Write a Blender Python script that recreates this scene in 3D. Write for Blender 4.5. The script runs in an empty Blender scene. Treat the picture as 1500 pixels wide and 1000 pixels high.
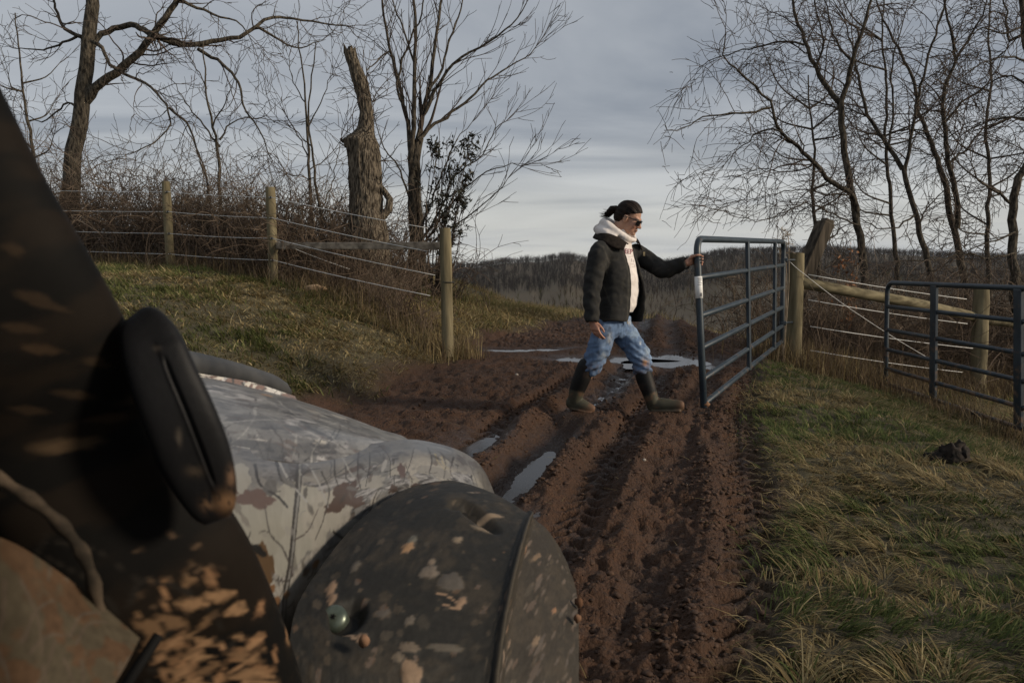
import bpy, math, random
import numpy as np
from mathutils import Vector, Matrix, Quaternion

random.seed(7)
RNG = np.random.default_rng(11)
SC = bpy.context.scene
COL = SC.collection

# ------------------------------------------------------------------ camera
CAM_H = 1.25
F = 1167.0                       # focal length in pixels of the 1500 px wide photograph
PITCH = math.atan(135.0 / F)     # camera looks slightly down
cam_d = bpy.data.cameras.new('camera')
cam_d.sensor_width = 36.0
cam_d.lens = 36.0 * F / 1500.0
cam_d.clip_start = 0.02
cam_d.clip_end = 4000.0
cam_d.dof.use_dof = True
cam_d.dof.focus_distance = 6.2
cam_d.dof.aperture_fstop = 10.0
cam = bpy.data.objects.new('camera', cam_d)
COL.objects.link(cam)
cam.location = (0, 0, CAM_H)
cam.rotation_euler = (math.pi / 2 - PITCH, 0, 0)
SC.camera = cam

# ------------------------------------------------------------------ sky and sun
SUN_ELEV = math.radians(21)
SUN_AZ = math.radians(104)       # clockwise from +Y: to the right and a little behind the camera
w = bpy.data.worlds.new('World')
SC.world = w
w.use_nodes = True
nt = w.node_tree
nt.nodes.clear()
N = nt.nodes.new
L = nt.links.new
def mth(nt_, op, a, b=None):
    n = nt_.nodes.new('ShaderNodeMath'); n.operation = op
    for i, v in enumerate((a, b)):
        if v is None: continue
        if isinstance(v, (int, float)): n.inputs[i].default_value = v
        else: nt_.links.new(v, n.inputs[i])
    return n.outputs[0]
sky = N('ShaderNodeTexSky')
sky.sky_type = 'NISHITA'
sky.sun_disc = False
sky.sun_elevation = SUN_ELEV
sky.sun_rotation = SUN_AZ
sky.air_density = 1.0
sky.dust_density = 2.0
tc = N('ShaderNodeTexCoord')
sep = N('ShaderNodeSeparateXYZ'); L(tc.outputs['Generated'], sep.inputs[0])
zc = mth(nt, 'MAXIMUM', sep.outputs[2], 0.0)
den = mth(nt, 'ADD', zc, 0.10)
u = mth(nt, 'DIVIDE', sep.outputs[0], den)
v = mth(nt, 'DIVIDE', sep.outputs[1], den)
cmb = N('ShaderNodeCombineXYZ'); L(u, cmb.inputs[0]); L(v, cmb.inputs[1])
mp = N('ShaderNodeMapping'); mp.inputs['Rotation'].default_value = (0, 0, math.radians(-14)); mp.inputs['Scale'].default_value = (0.6, 1.0, 1)
L(cmb.outputs[0], mp.inputs[0])
n1 = N('ShaderNodeTexNoise'); n1.inputs['Scale'].default_value = 0.62; n1.inputs['Detail'].default_value = 7; n1.inputs['Roughness'].default_value = 0.5
n1.inputs['Distortion'].default_value = 0.9
L(mp.outputs[0], n1.inputs['Vector'])
r1 = N('ShaderNodeValToRGB')
e = r1.color_ramp.elements
e[0].position = 0.34; e[0].color = (2.6, 2.92, 3.45, 1)
e[1].position = 0.66; e[1].color = (5.5, 5.75, 6.05, 1)
L(n1.outputs['Fac'], r1.inputs[0])
# the low band of brighter, warmer sky above the hills
r2 = N('ShaderNodeValToRGB')
e = r2.color_ramp.elements
e[0].position = 0.0; e[0].color = (1, 1, 1, 1)
e[1].position = 0.14; e[1].color = (0, 0, 0, 1)
L(zc, r2.inputs[0])
mpb = N('ShaderNodeMapping'); mpb.inputs['Scale'].default_value = (1.2, 1.2, 16); L(tc.outputs['Generated'], mpb.inputs[0])
n2 = N('ShaderNodeTexNoise'); n2.inputs['Scale'].default_value = 1.4; n2.inputs['Detail'].default_value = 4; L(mpb.outputs[0], n2.inputs['Vector'])
rb = N('ShaderNodeMapRange'); rb.inputs['From Min'].default_value = 0.38; rb.inputs['From Max'].default_value = 0.60; L(n2.outputs['Fac'], rb.inputs['Value'])
band = mth(nt, 'MULTIPLY', r2.outputs[0], mth(nt, 'ADD', mth(nt, 'MULTIPLY', rb.outputs[0], 0.75), 0.2))
mx = N('ShaderNodeMix'); mx.data_type = 'RGBA'
L(band, mx.inputs['Factor']); L(r1.outputs[0], mx.inputs['A']); mx.inputs['B'].default_value = (7.0, 7.0, 6.6, 1)
# thin cloud lets a little of the clear sky through
mx2 = N('ShaderNodeMix'); mx2.data_type = 'RGBA'; mx2.inputs['Factor'].default_value = 0.93
L(sky.outputs[0], mx2.inputs['A']); L(mx.outputs['Result'], mx2.inputs['B'])
bg = N('ShaderNodeBackground'); bg.inputs['Strength'].default_value = 0.1
L(mx2.outputs['Result'], bg.inputs['Color'])
out = N('ShaderNodeOutputWorld'); L(bg.outputs[0], out.inputs['Surface'])

sun_d = bpy.data.lights.new('sun', 'SUN')
sun_d.energy = 3.8
sun_d.angle = math.radians(10)
sun_d.color = (1.0, 0.86, 0.68)
sun = bpy.data.objects.new('sun', sun_d)
COL.objects.link(sun)
sdir = Vector((math.sin(SUN_AZ) * math.cos(SUN_ELEV), math.cos(SUN_AZ) * math.cos(SUN_ELEV), math.sin(SUN_ELEV)))
sun.rotation_euler = sdir.to_track_quat('Z', 'Y').to_euler()
sun.location = (8, -6, 12)

vs = SC.view_settings
vs.view_transform = 'Standard'
vs.look = 'None'
vs.gamma = 1.0
vs.exposure = -0.05
vs.use_curve_mapping = False

# ------------------------------------------------------------------ helpers
CP, SP = math.cos(PITCH), math.sin(PITCH)
def P(px, py, d):
    """World point seen at a photograph pixel, d metres along the optical axis."""
    xc = (px - 750.0) / F * d
    yc = (500.0 - py) / F * d
    return Vector((xc, d * CP + yc * SP, CAM_H - d * SP + yc * CP))

def tag(o, label=None, cat=None, group=None, kind=None):
    if label: o['label'] = label
    if cat: o['category'] = cat
    if group: o['group'] = group
    if kind: o['kind'] = kind
    return o

def empty(name, loc, label, cat, group=None):
    o = bpy.data.objects.new(name, None)
    COL.objects.link(o)
    o.location = loc
    o.empty_display_size = 0.1
    tag(o, label, cat, group)
    return o

def parent_to(o, par):
    if par is not None:
        o.parent = par
        M = Matrix.Identity(4); q = par
        chain = []
        while q is not None:
            chain.append(q.matrix_basis.copy() if q.parent is None else (q.matrix_parent_inverse @ q.matrix_basis))
            q = q.parent
        for m in reversed(chain): M = M @ m
        o.matrix_parent_inverse = M.inverted()

def link_mesh(name, me, mat, par=None, smooth=True):
    o = bpy.data.objects.new(name, me)
    COL.objects.link(o)
    if mat is not None and len(me.materials) == 0: me.materials.append(mat)
    if smooth and len(me.polygons):
        me.polygons.foreach_set('use_smooth', np.ones(len(me.polygons), bool))
    parent_to(o, par)
    return o

def np_mesh(name, V, quads=None, tris=None, col=None, extra=None):
    """Mesh from numpy arrays: vertices, quads, triangles, a colour per vertex."""
    V = np.asarray(V, np.float32)
    me = bpy.data.meshes.new(name)
    nq = 0 if quads is None else len(quads)
    ntr = 0 if tris is None else len(tris)
    me.vertices.add(len(V)); me.vertices.foreach_set('co', V.ravel())
    loops = []
    if nq: loops.append(np.asarray(quads, np.int32).ravel())
    if ntr: loops.append(np.asarray(tris, np.int32).ravel())
    loops = np.concatenate(loops)
    me.loops.add(len(loops)); me.loops.foreach_set('vertex_index', loops)
    me.polygons.add(nq + ntr)
    st = np.concatenate([np.arange(nq) * 4, nq * 4 + np.arange(ntr) * 3]).astype(np.int32)
    me.polygons.foreach_set('loop_start', st)
    me.update(calc_edges=True)
    me.validate()
    if col is not None:
        col = np.asarray(col, np.float32)
        c4 = np.ones((len(V), 4), np.float32); c4[:, :3] = col[:, :3]
        at = me.color_attributes.new('Col', 'FLOAT_COLOR', 'POINT')
        at.data.foreach_set('color', c4.ravel())
    if extra:
        for k, a in extra.items():
            at = me.attributes.new(k, 'FLOAT', 'POINT')
            at.data.foreach_set('value', np.asarray(a, np.float32))
    return me

def to_px(V):
    """photograph pixel of each point"""
    V = np.asarray(V); y_ = V[..., 1]; z_ = V[..., 2] - CAM_H
    d = y_ * CP - z_ * SP; yc = y_ * SP + z_ * CP
    return 750 + V[..., 0] / d * F, 500 - yc / d * F

# ---- numpy noise
def _hash(ix, iy, seed):
    h = (ix.astype(np.int64) * 374761393 + iy.astype(np.int64) * 668265263 + seed * 1442695041) & 0xffffffff
    h = ((h ^ (h >> 13)) * 1274126177) & 0xffffffff
    h = h ^ (h >> 16)
    return (h & 0xffffff) / float(0xffffff)
def vnoise(x, y, seed=0):
    x = np.asarray(x, float); y = np.asarray(y, float)
    ix = np.floor(x); iy = np.floor(y); fx = x - ix; fy = y - iy
    fx = fx * fx * fx * (fx * (fx * 6 - 15) + 10); fy = fy * fy * fy * (fy * (fy * 6 - 15) + 10)
    a = _hash(ix, iy, seed); b = _hash(ix + 1, iy, seed); c = _hash(ix, iy + 1, seed); d = _hash(ix + 1, iy + 1, seed)
    return (a * (1 - fx) + b * fx) * (1 - fy) + (c * (1 - fx) + d * fx) * fy
def fbm(x, y, oct=4, seed=0, gain=0.5):
    s = 0; a = 1; t = 0
    for i in range(oct):
        s = s + a * vnoise(np.asarray(x) * 2 ** i + 17.3 * i, np.asarray(y) * 2 ** i - 9.1 * i, seed + i); t += a; a *= gain
    return s / t          # 0..1
def sst(a, b, x):
    t = np.clip((np.asarray(x, float) - a) / (b - a), 0, 1)
    return t * t * (3 - 2 * t)

# ---- tubes, many at once
def tubes_arrays(polys, sides=5, cap=False):
    """polys: list of (pts[n,3], rad[n]) -> V, quads, index of poly per vertex"""
    groups = {}
    for i, (p, r) in enumerate(polys):
        groups.setdefault(len(p), []).append(i)
    Vs, Qs, Is = [], [], []
    off = 0
    for n, idx in groups.items():
        Pn = np.array([polys[i][0] for i in idx], float)       # m,n,3
        Rn = np.array([polys[i][1] for i in idx], float)       # m,n
        T = np.empty_like(Pn)
        T[:, 1:-1] = Pn[:, 2:] - Pn[:, :-2]; T[:, 0] = Pn[:, 1] - Pn[:, 0]; T[:, -1] = Pn[:, -1] - Pn[:, -2]
        T /= np.linalg.norm(T, axis=2, keepdims=True) + 1e-12
        mt = np.abs(T).mean(axis=1)
        ref = np.eye(3)[np.argmin(mt, axis=1)]
        U = np.cross(T, ref[:, None, :]); U /= np.linalg.norm(U, axis=2, keepdims=True) + 1e-12
        W = np.cross(T, U)
        ang = np.arange(sides) * 2 * math.pi / sides
        ca, sa = np.cos(ang), np.sin(ang)
        V = Pn[:, :, None, :] + Rn[:, :, None, None] * (U[:, :, None, :] * ca[None, None, :, None] + W[:, :, None, :] * sa[None, None, :, None])
        m = len(idx)
        base = (np.arange(m)[:, None, None] * n + np.arange(n - 1)[None, :, None]) * sides
        k = np.arange(sides)[None, None, :]; k2 = (k + 1) % sides
        q = np.stack([base + k, base + k2, base + sides + k2, base + sides + k], axis=-1).reshape(-1, 4) + off
        Vs.append(V.reshape(-1, 3)); Qs.append(q)
        Is.append(np.repeat(np.array(idx), n * sides))
        off += m * n * sides
    return np.concatenate(Vs), np.concatenate(Qs), np.concatenate(Is)

def tubes_obj(name, polys, mat, par=None, sides=5, cols=None, smooth=True):
    V, Q, I = tubes_arrays(polys, sides)
    c = None if cols is None else np.asarray(cols)[I]
    return link_mesh(name, np_mesh(name, V, Q, col=c), mat, par, smooth)

def resample(pts, step):
    """Catmull-Rom through pts (list of Vectors or (n,k) array) at about `step` spacing on the first three coordinates."""
    A = np.array([list(p) for p in pts], float)
    if len(A) == 2:
        n = max(2, int(np.linalg.norm(A[1, :3] - A[0, :3]) / step) + 1)
        t = np.linspace(0, 1, n)[:, None]
        return A[0] * (1 - t) + A[1] * t
    E = np.vstack([2 * A[0] - A[1], A, 2 * A[-1] - A[-2]])
    out_ = []
    for i in range(1, len(E) - 2):
        p0, p1, p2, p3 = E[i - 1], E[i], E[i + 1], E[i + 2]
        n = max(1, int(round(np.linalg.norm(p2[:3] - p1[:3]) / step)))
        t = (np.arange(n) / n)[:, None]
        out_.append(0.5 * ((2 * p1) + (-p0 + p2) * t + (2 * p0 - 5 * p1 + 4 * p2 - p3) * t ** 2 + (-p0 + 3 * p1 - 3 * p2 + p3) * t ** 3))
    out_.append(E[-2][None, :])
    return np.vstack(out_)

def capped_tube(name, pts, rad, mat, par=None, sides=12, bev=True, col=None):
    """One closed round bar along pts with end caps."""
    pts = np.array([list(p) for p in pts], float); rad = np.broadcast_to(np.asarray(rad, float), (len(pts),)).copy()
    if bev:
        t0 = pts[0] - pts[1]; t0 /= np.linalg.norm(t0); t1 = pts[-1] - pts[-2]; t1 /= np.linalg.norm(t1)
        b0, b1 = rad[0] * 0.12, rad[-1] * 0.12
        pts = np.vstack([pts[0] + t0 * b0, pts, pts[-1] + t1 * b1]); rad = np.concatenate([[rad[0] * 0.88], rad, [rad[-1] * 0.88]])
    V, Q, _ = tubes_arrays([(pts, rad)], sides)
    n = len(pts); nv = len(V)
    V = np.vstack([V, pts[0], pts[-1]])
    tris = []
    for k in range(sides):
        tris.append((nv, (k + 1) % sides, k)); tris.append((nv + 1, (n - 1) * sides + k, (n - 1) * sides + (k + 1) % sides))
    me = np_mesh(name, V, Q, np.array(tris))
    o = link_mesh(name, me, mat, par)
    return o

class MB:
    def __init__(s): s.v = []; s.q = []; s.t = []
    def box(s, c, size, R=None, bev=0.0):
        c = Vector(c); hx, hy, hz = size[0] / 2, size[1] / 2, size[2] / 2
        b = min(bev, hx * .9, hy * .9, hz * .9)
        base = len(s.v)
        if b <= 0:
            for sx in (-1, 1):
                for sy in (-1, 1):
                    for sz in (-1, 1):
                        p = Vector((sx * hx, sy * hy, sz * hz)); s.v.append(c + (R @ p if R else p))
            for f in ((0, 1, 3, 2), (4, 6, 7, 5), (0, 4, 5, 1), (2, 3, 7, 6), (0, 2, 6, 4), (1, 5, 7, 3)):
                s.q.append(tuple(base + i for i in f))
            return
        idx = {}
        for sx in (-1, 1):
            for sy in (-1, 1):
                for sz in (-1, 1):
                    for a in range(3):
                        p = Vector((sx * (hx - (b if a != 0 else 0)), sy * (hy - (b if a != 1 else 0)), sz * (hz - (b if a != 2 else 0))))
                        idx[(sx, sy, sz, a)] = len(s.v); s.v.append(c + (R @ p if R else p))
        for sg in (-1, 1):
            for a in range(3):
                o1, o2 = [i for i in range(3) if i != a]
                f = []
                for (i, j) in ((-1, -1), (1, -1), (1, 1), (-1, 1)):
                    k = [0, 0, 0]; k[a] = sg; k[o1] = i; k[o2] = j; f.append(idx[(*k, a)])
                flip = (sg > 0) == (a == 1)
                s.q.append(tuple(reversed(f)) if flip else tuple(f))
        for a in range(3):
            o1, o2 = [i for i in range(3) if i != a]
            for i in (-1, 1):
                for j in (-1, 1):
                    k0 = [0, 0, 0]; k0[a] = -1; k0[o1] = i; k0[o2] = j
                    k1 = list(k0); k1[a] = 1
                    s.q.append((idx[(*k0, o1)], idx[(*k1, o1)], idx[(*k1, o2)], idx[(*k0, o2)]))
        for sx in (-1, 1):
            for sy in (-1, 1):
                for sz in (-1, 1):
                    s.t.append(tuple(idx[(sx, sy, sz, a)] for a in range(3)))
    def build(s, name, mat, par=None, smooth=False):
        me = bpy.data.meshes.new(name)
        me.from_pydata([tuple(v) for v in s.v], [], s.q + s.t)
        import bmesh
        bm = bmesh.new(); bm.from_mesh(me); bmesh.ops.recalc_face_normals(bm, faces=bm.faces); bm.to_mesh(me); bm.free()
        return link_mesh(name, me, mat, par, smooth)

# ------------------------------------------------------------------ materials
def mat_base(name, rough=0.7, spec=0.3, color=(0.5, 0.5, 0.5), metallic=0.0):
    m = bpy.data.materials.new(name); m.use_nodes = True
    b = m.node_tree.nodes['Principled BSDF']
    b.inputs['Base Color'].default_value = (*color, 1)
    b.inputs['Roughness'].default_value = rough
    b.inputs['Specular IOR Level'].default_value = spec
    b.inputs['Metallic'].default_value = metallic
    return m, m.node_tree, b

def add_noise_color(nt, b, c1, c2, scale, stretch=(1, 1, 1), detail=6, lo=0.35, hi=0.65, coord='Object'):
    tc = nt.nodes.new('ShaderNodeTexCoord'); mp = nt.nodes.new('ShaderNodeMapping')
    mp.inputs['Scale'].default_value = stretch
    nt.links.new(tc.outputs[coord], mp.inputs[0])
    n = nt.nodes.new('ShaderNodeTexNoise'); n.inputs['Scale'].default_value = scale; n.inputs['Detail'].default_value = detail
    nt.links.new(mp.outputs[0], n.inputs['Vector'])
    r = nt.nodes.new('ShaderNodeValToRGB'); e = r.color_ramp.elements
    e[0].position = lo; e[0].color = (*c1, 1); e[1].position = hi; e[1].color = (*c2, 1)
    nt.links.new(n.outputs['Fac'], r.inputs[0])
    if b is not None: nt.links.new(r.outputs[0], b.inputs['Base Color'])
    return r.outputs[0], n.outputs['Fac'], mp.outputs[0]

def add_bump(nt, b, fac, strength=0.5, dist=0.01):
    bp = nt.nodes.new('ShaderNodeBump'); bp.inputs['Strength'].default_value = strength; bp.inputs['Distance'].default_value = dist
    nt.links.new(fac, bp.inputs['Height']); nt.links.new(bp.outputs[0], b.inputs['Normal'])
    return bp

def noise_mat(name, c1, c2, scale, rough=0.8, spec=0.2, stretch=(1, 1, 1), bump=0.4, dist=0.01, detail=6, lo=0.35, hi=0.65, metallic=0.0):
    m, nt, b = mat_base(name, rough, spec, metallic=metallic)
    _, f, _ = add_noise_color(nt, b, c1, c2, scale, stretch, detail, lo, hi)
    if bump: add_bump(nt, b, f, bump, dist)
    return m

def attr_mat(name, rough=0.8, spec=0.2, nscale=0, amount=0.3, bump=0, dist=0.005, transl=0.0):
    m, nt, b = mat_base(name, rough, spec)
    at = nt.nodes.new('ShaderNodeAttribute'); at.attribute_name = 'Col'
    c = at.outputs['Color']
    if nscale:
        tc = nt.nodes.new('ShaderNodeTexCoord')
        n = nt.nodes.new('ShaderNodeTexNoise'); n.inputs['Scale'].default_value = nscale; n.inputs['Detail'].default_value = 8; n.inputs['Roughness'].default_value = 0.65
        nt.links.new(tc.outputs['Object'], n.inputs['Vector'])
        k = mth(nt, 'ADD', mth(nt, 'MULTIPLY', mth(nt, 'SUBTRACT', n.outputs['Fac'], 0.5), amount * 4), 1.0)
        vm = nt.nodes.new('ShaderNodeVectorMath'); vm.operation = 'SCALE'
        nt.links.new(c, vm.inputs[0]); nt.links.new(k, vm.inputs['Scale'])
        c = vm.outputs[0]
        if bump: add_bump(nt, b, n.outputs['Fac'], bump, dist)
    nt.links.new(c, b.inputs['Base Color'])
    if transl:
        t = nt.nodes.new('ShaderNodeBsdfTranslucent'); nt.links.new(c, t.inputs['Color'])
        ms = nt.nodes.new('ShaderNodeMixShader'); ms.inputs[0].default_value = transl
        nt.links.new(b.outputs[0], ms.inputs[1]); nt.links.new(t.outputs[0], ms.inputs[2])
        nt.links.new(ms.outputs[0], nt.nodes['Material Output'].inputs['Surface'])
    return m
# ------------------------------------------------------------------ terrain
def road_axis(y):                    # where the wheel tracks run
    y = np.asarray(y, float)
    return 0.29 * np.minimum(y, 9) + 0.20 * np.clip(y - 9, 0, None)
LE_Y = np.array([-5, 2.0, 6.0, 7.6, 9.2, 9.9, 11.5, 12.5, 16.0, 25.0]); LE_X = np.array([-2.6, -2.3, -1.55, -1.15, -0.85, -0.70, -0.25, 0.35, 1.45, 3.5])
RE_Y = np.array([-5, 0.0, 2.3, 4.35, 6.8, 8.4, 10.0, 12.5, 16.0, 25.0]); RE_X = np.array([-0.8, 0.2, 0.84, 1.55, 2.15, 2.75, 3.9, 5.2, 5.8, 8.0])
RIDGE_PX = [-400, 0, 300, 560, 690, 740, 790, 830, 870, 920, 985, 1010, 1060, 1120, 1200, 1300, 1400, 1500, 1900]
RIDGE_PY = [372, 370, 372, 378, 380, 373, 370, 361, 370, 374, 371, 366, 355, 354, 351, 356, 361, 363, 366]
def left_edge(y): return np.interp(y, LE_Y, LE_X)
def right_edge(y): return np.interp(y, RE_Y, RE_X)

def ground_base(x, y):
    x = np.asarray(x, float); y = np.asarray(y, float)
    ds = left_edge(np.minimum(y, 18)) - x
    bank = np.where(ds > -0.5, 1.06 * (1 - np.exp(-np.clip(ds + 0.15, 0, None) / 2.0)), 0.0)
    z = bank * (1 - 0.9 * sst(13, 60, y)) * sst(-4, 3, y) * (1 - 0.6 * sst(10, 15, y) * (1 - sst(1.2, 3.6, ds)))
    dr = np.clip(x - (2.9 + 0.02 * (y - 9)), 0, None)
    z = z - 0.62 * (1 - np.exp(-dr / 1.5)) - 0.035 * np.clip(dr - 1, 0, 40)
    # beyond the crest the ground falls into the valley and rises to the far ridge
    t = np.clip(y - 13.0, 0, None)
    drop = np.where(t < 14, 0.012 * t * t, 0.012 * 196 + 0.336 * (t - 14))
    drop = 31 * (1 - np.exp(-drop / 31))
    a = 750 + 1167 * x / np.maximum(y, 1.0)
    # far ridge: its crest seen from the track, less the height of its trees
    crest = 1.25 + (365 - np.interp(a, RIDGE_PX, RIDGE_PY)) / 1167 * 700 - 8.0
    r = sst(300, 700, y)
    rise = (crest + 31) * r
    hills = 5.0 * (fbm(x / 120, y / 150, 3, 5) - 0.5) * sst(150, 300, y) * (1 - sst(560, 700, y)) + 9 * (fbm(x / 70, y / 400, 3, 8) - .5) * sst(330, 450, y) * (1 - sst(560, 700, y))
    back = -30 * sst(720, 1000, y)
    return z - drop + rise + hills + back

RUTS = [(0.04, 0.150, 0.038, True), (-0.80, 0.120, 0.042, True), (-1.28, 0.15, 0.085, False), (-1.72, 0.10, 0.024, True),
        (-0.33, 0.16, 0.026, False)]
# puddles: centre x, y, half length along, half width, angle of the long axis from +Y (radians), depth
PUDDLES = [('rut', 0.16, 4.90, 0.85, 0.135, 0.30, 0.075), ('far', 1.05, 9.20, 0.26, 0.52, 0.10, 0.055), ('far', 1.75, 9.10, 0.48, 0.32, 0.5, 0.055),
           ('strip', 0.0, 9.80, 0.10, 0.56, 0.0, 0.055), ('gate', 2.25, 8.9, 0.34, 0.16, 0.5, 0.06),
           ('track', 0.98, 7.25, 0.75, 0.10, 0.28, 0.03), ('side', -0.24, 5.15, 0.42, 0.16, 0.35, 0.075), ('rut', -0.02, 3.3, 0.35, 0.05, 0.27, 0.02)]
def puddle_local(x, y, p):
    _, cx, cy, hl, hw, a, dep = p
    dx, dy = x - cx, y - cy
    al = dx * math.sin(a) + dy * math.cos(a); ac = dx * math.cos(a) - dy * math.sin(a)
    if p[0] == 'strip': al = al - 0.36 * (ac ** 2) + 0.05
    return np.sqrt((al / hl) ** 2 + (ac / hw) ** 2)
FEET = []
FLATL = {'strip': 0.028, 'far': -0.012}       # ground these puddles lie in
def mud_mask(x, y):
    e = 0.45 * (fbm(x * 1.1, y * 0.9, 4, 41) - 0.5) * 2
    m = sst(-0.25, 0.25, x - left_edge(y) + e) * sst(-0.20, 0.25, right_edge(y) - x + e * 0.7)
    return m * (1 - sst(16.5, 19, y))
def ground_z(x, y, detail=True):
    x = np.asarray(x, float); y = np.asarray(y, float)
    z = ground_base(x, y)
    near = 1 - sst(22, 40, y)
    m = mud_mask(x, y)
    wv = x - road_axis(y) + 0.05 * (fbm(x * 0 + 3.1, y * 0.5, 3, 3) - 0.5) * 4 * 0.5
    rz = 0
    quiet = 1.0
    for k, (c, hw, dep, tread) in enumerate(RUTS):
        q = (wv - c - 0.10 * (vnoise(y * 0.9, y * 0 + k, 77) - 0.5)) / hw
        rut = np.exp(-q ** 4)
        rim = np.exp(-((np.abs(q) - 1.55) / 0.42) ** 2)
        rough = 0.6 + 0.8 * vnoise(y * 7, wv * 9, 90 + k)
        rz = rz - dep * rut * (0.55 + 0.9 * vnoise(y * 0.8 + 9, y * 0 + k * 3, 79)) + dep * 0.60 * rim * rough * (0.1 + 1.3 * vnoise(y * 1.7, wv * 2 + k, 83))
        if tread and detail:
            ph = y * 7.4 + np.abs(q) * 1.1 + k * 0.37
            pit = sst(.0, .55, np.sin((ph + np.where(q > 0, .5, 0) + .12 * (vnoise(y * 4, wv * 0 + k, 131) - .5)) * 2 * math.pi)) * np.exp(-((np.abs(q) - .50) / .40) ** 6)
            rz = rz - (0.068 if k == 0 else 0.050) * pit * (0.75 + 0.45 * vnoise(y * 5, wv * 7, 130 + k)) * (1 - sst(6.5, 10, y))
            quiet = quiet * (1 - 0.6 * np.exp(-np.abs(q) ** 4 * .5))
    z = z + rz * m * near * (1 - 0.35 * sst(8, 13, y))
    cl = fbm(x * 6, y * 6, 4, 21, 0.55) - 0.5
    ridged = 1 - np.abs(2 * fbm(x * 9, y * 9, 3, 31) - 1)
    calm = quiet
    for p in PUDDLES:
        if p[0] in ('far', 'strip', 'rut', 'gate', 'side'): calm = calm * (1 - 0.72 * np.exp(-np.clip(puddle_local(x, y, p) / 1.5, 0, 3) ** 4))
    lump_ = np.abs(2 * fbm(x * 11, y * 9, 3, 33, 0.6) - 1)
    z = z + near * m * calm * (0.080 * cl * (0.5 + 1.0 * fbm(x * 0.7, y * 0.7, 2, 61)) + 0.030 * (ridged - 0.6) - 0.045 * (lump_ - 0.22) * sst(0.35, 0.65, fbm(x * 1.6, y * 1.1, 3, 35)))
    if detail:
        fine = fbm(x * 34, y * 34, 3, 51, 0.6) - 0.5
        z = z + near * m * calm * 0.042 * fine * (0.5 + 1.2 * fbm(x * 2.3, y * 2.3, 2, 57))
    z = z + near * (1 - m) * (0.09 * (fbm(x * 1.3, y * 1.3, 4, 12) - 0.5) + 0.03 * (fbm(x * 9, y * 9, 2, 14) - 0.5))
    grv = 1 - np.abs(2 * fbm(wv * 13 + 5, y * .55, 3, 151) - 1)
    z = z + near * m * calm * (1 - sst(9, 13, y)) * (0.030 * (grv - .6) * sst(-1.5, -1.0, wv))
    for p in PUDDLES:
        r = puddle_local(x, y, p)
        if p[0] in FLATL:
            k_ = np.exp(-np.clip(r / (2.6 if p[0] == 'strip' else 1.7), 0, 3) ** 4)
            z = z * (1 - k_) + (FLATL[p[0]] + 0.022 * (fbm(x * 7, y * 7, 3, 161) - .5)) * k_
        z = z - p[6] * np.exp(-np.clip(r, 0, 4) ** 2 * 0.9) * near
    for (fx, fy, fz, rad) in FEET:
        g = np.exp(-(((x - fx) ** 2 + (y - fy) ** 2) / rad ** 2) ** 2)
        z = z * (1 - g) + fz * g
    return z
def gz(x, y): return float(ground_z(np.array([x]), np.array([y]))[0])

# feet and posts press the ground to the height at which they stand
for (px, py, d) in ((850, 604, 6.12), (972, 606, 6.05)):
    q = P(px, py, d); FEET.append((q.x, q.y, q.z + 0.020, 0.2))

def geo(a, b, r):
    o = [a]
    while o[-1] < b: o.append(o[-1] * r)
    return o
ys = [-40, -25, -15, -9, -6, -4, -2.5, -1.5, -0.7, -0.2, 0.3, 0.6, 0.85] + geo(1.05, 14, 1.0062)[0:] 
ys = ys + geo(ys[-1] * 1.01, 30, 1.016) + geo(31, 1100, 1.035)
dense = list(np.concatenate([np.arange(-2.6, -0.1, 0.025), np.arange(-0.1, 1.8, 0.0145), np.arange(1.8, 3.6, 0.028)]))
def side(a, b, s0, r):
    o = []; x = a; s = s0
    while x < b: x += s; s *= r; o.append(x)
    return o
xs = sorted([-q for q in side(2.6, 1000, 0.035, 1.075)] + dense + side(3.6, 1000, 0.035, 1.075))
X, Y = np.meshgrid(np.array(xs), np.array(ys))
Z = ground_z(X, Y)
ny, nx = X.shape
ii = np.arange(ny * nx).reshape(ny, nx)
Qg = np.stack([ii[:-1, :-1], ii[:-1, 1:], ii[1:, 1:], ii[1:, :-1]], -1).reshape(-1, 4)
M_ = mud_mask(X, Y)
hl = ground_z(X, Y, False) - ground_base(X, Y)
wet = np.zeros_like(X)
for p in PUDDLES:
    wet = np.maximum(wet, np.exp(-np.clip(puddle_local(X, Y, p) - 0.8, 0, 9) ** 2 / 0.5))
wet = np.maximum(wet, 0.75 * sst(-0.005, -0.07, hl)) * M_
nz = fbm(X * 2.2, Y * 2.2, 4, 71)[..., None]
c_mud = np.array([0.047, 0.0205, 0.0090]) * (0.75 + 0.5 * nz) 
c_dry = np.array([0.074, 0.036, 0.0170])
c_mud = c_mud * (1 - 0.35 * nz) + c_dry * 0.35 * nz
c_mud = c_mud * (1 - 0.42 * wet[..., None])
c_soil = np.array([0.055, 0.043, 0.023]) * (0.6 + 0.8 * nz)
gn = fbm(X * 0.8, Y * 0.8, 3, 81)[..., None]
c_sod = c_soil * (1 - 0.5 * gn) + np.array([0.105, 0.095, 0.042]) * 0.5 * gn
C = c_mud * M_[..., None] + c_sod * (1 - M_[..., None])
c_val = np.array([0.056, 0.043, 0.025]) * (0.75 + 0.5 * fbm(X / 30, Y / 40, 4, 91)[..., None])
fa = sst(18, 45, Y)[..., None]
C = C * (1 - fa) + c_val * fa
me = np_mesh('ground', np.stack([X, Y, Z], -1).reshape(-1, 3), Qg, col=C.reshape(-1, 3), extra={'wet': wet.ravel(), 'mud': M_.ravel()})
m_ground, nt, b = mat_base('ground_soil', 0.8, 0.35)
at = nt.nodes.new('ShaderNodeAttribute'); at.attribute_name = 'Col'
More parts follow.
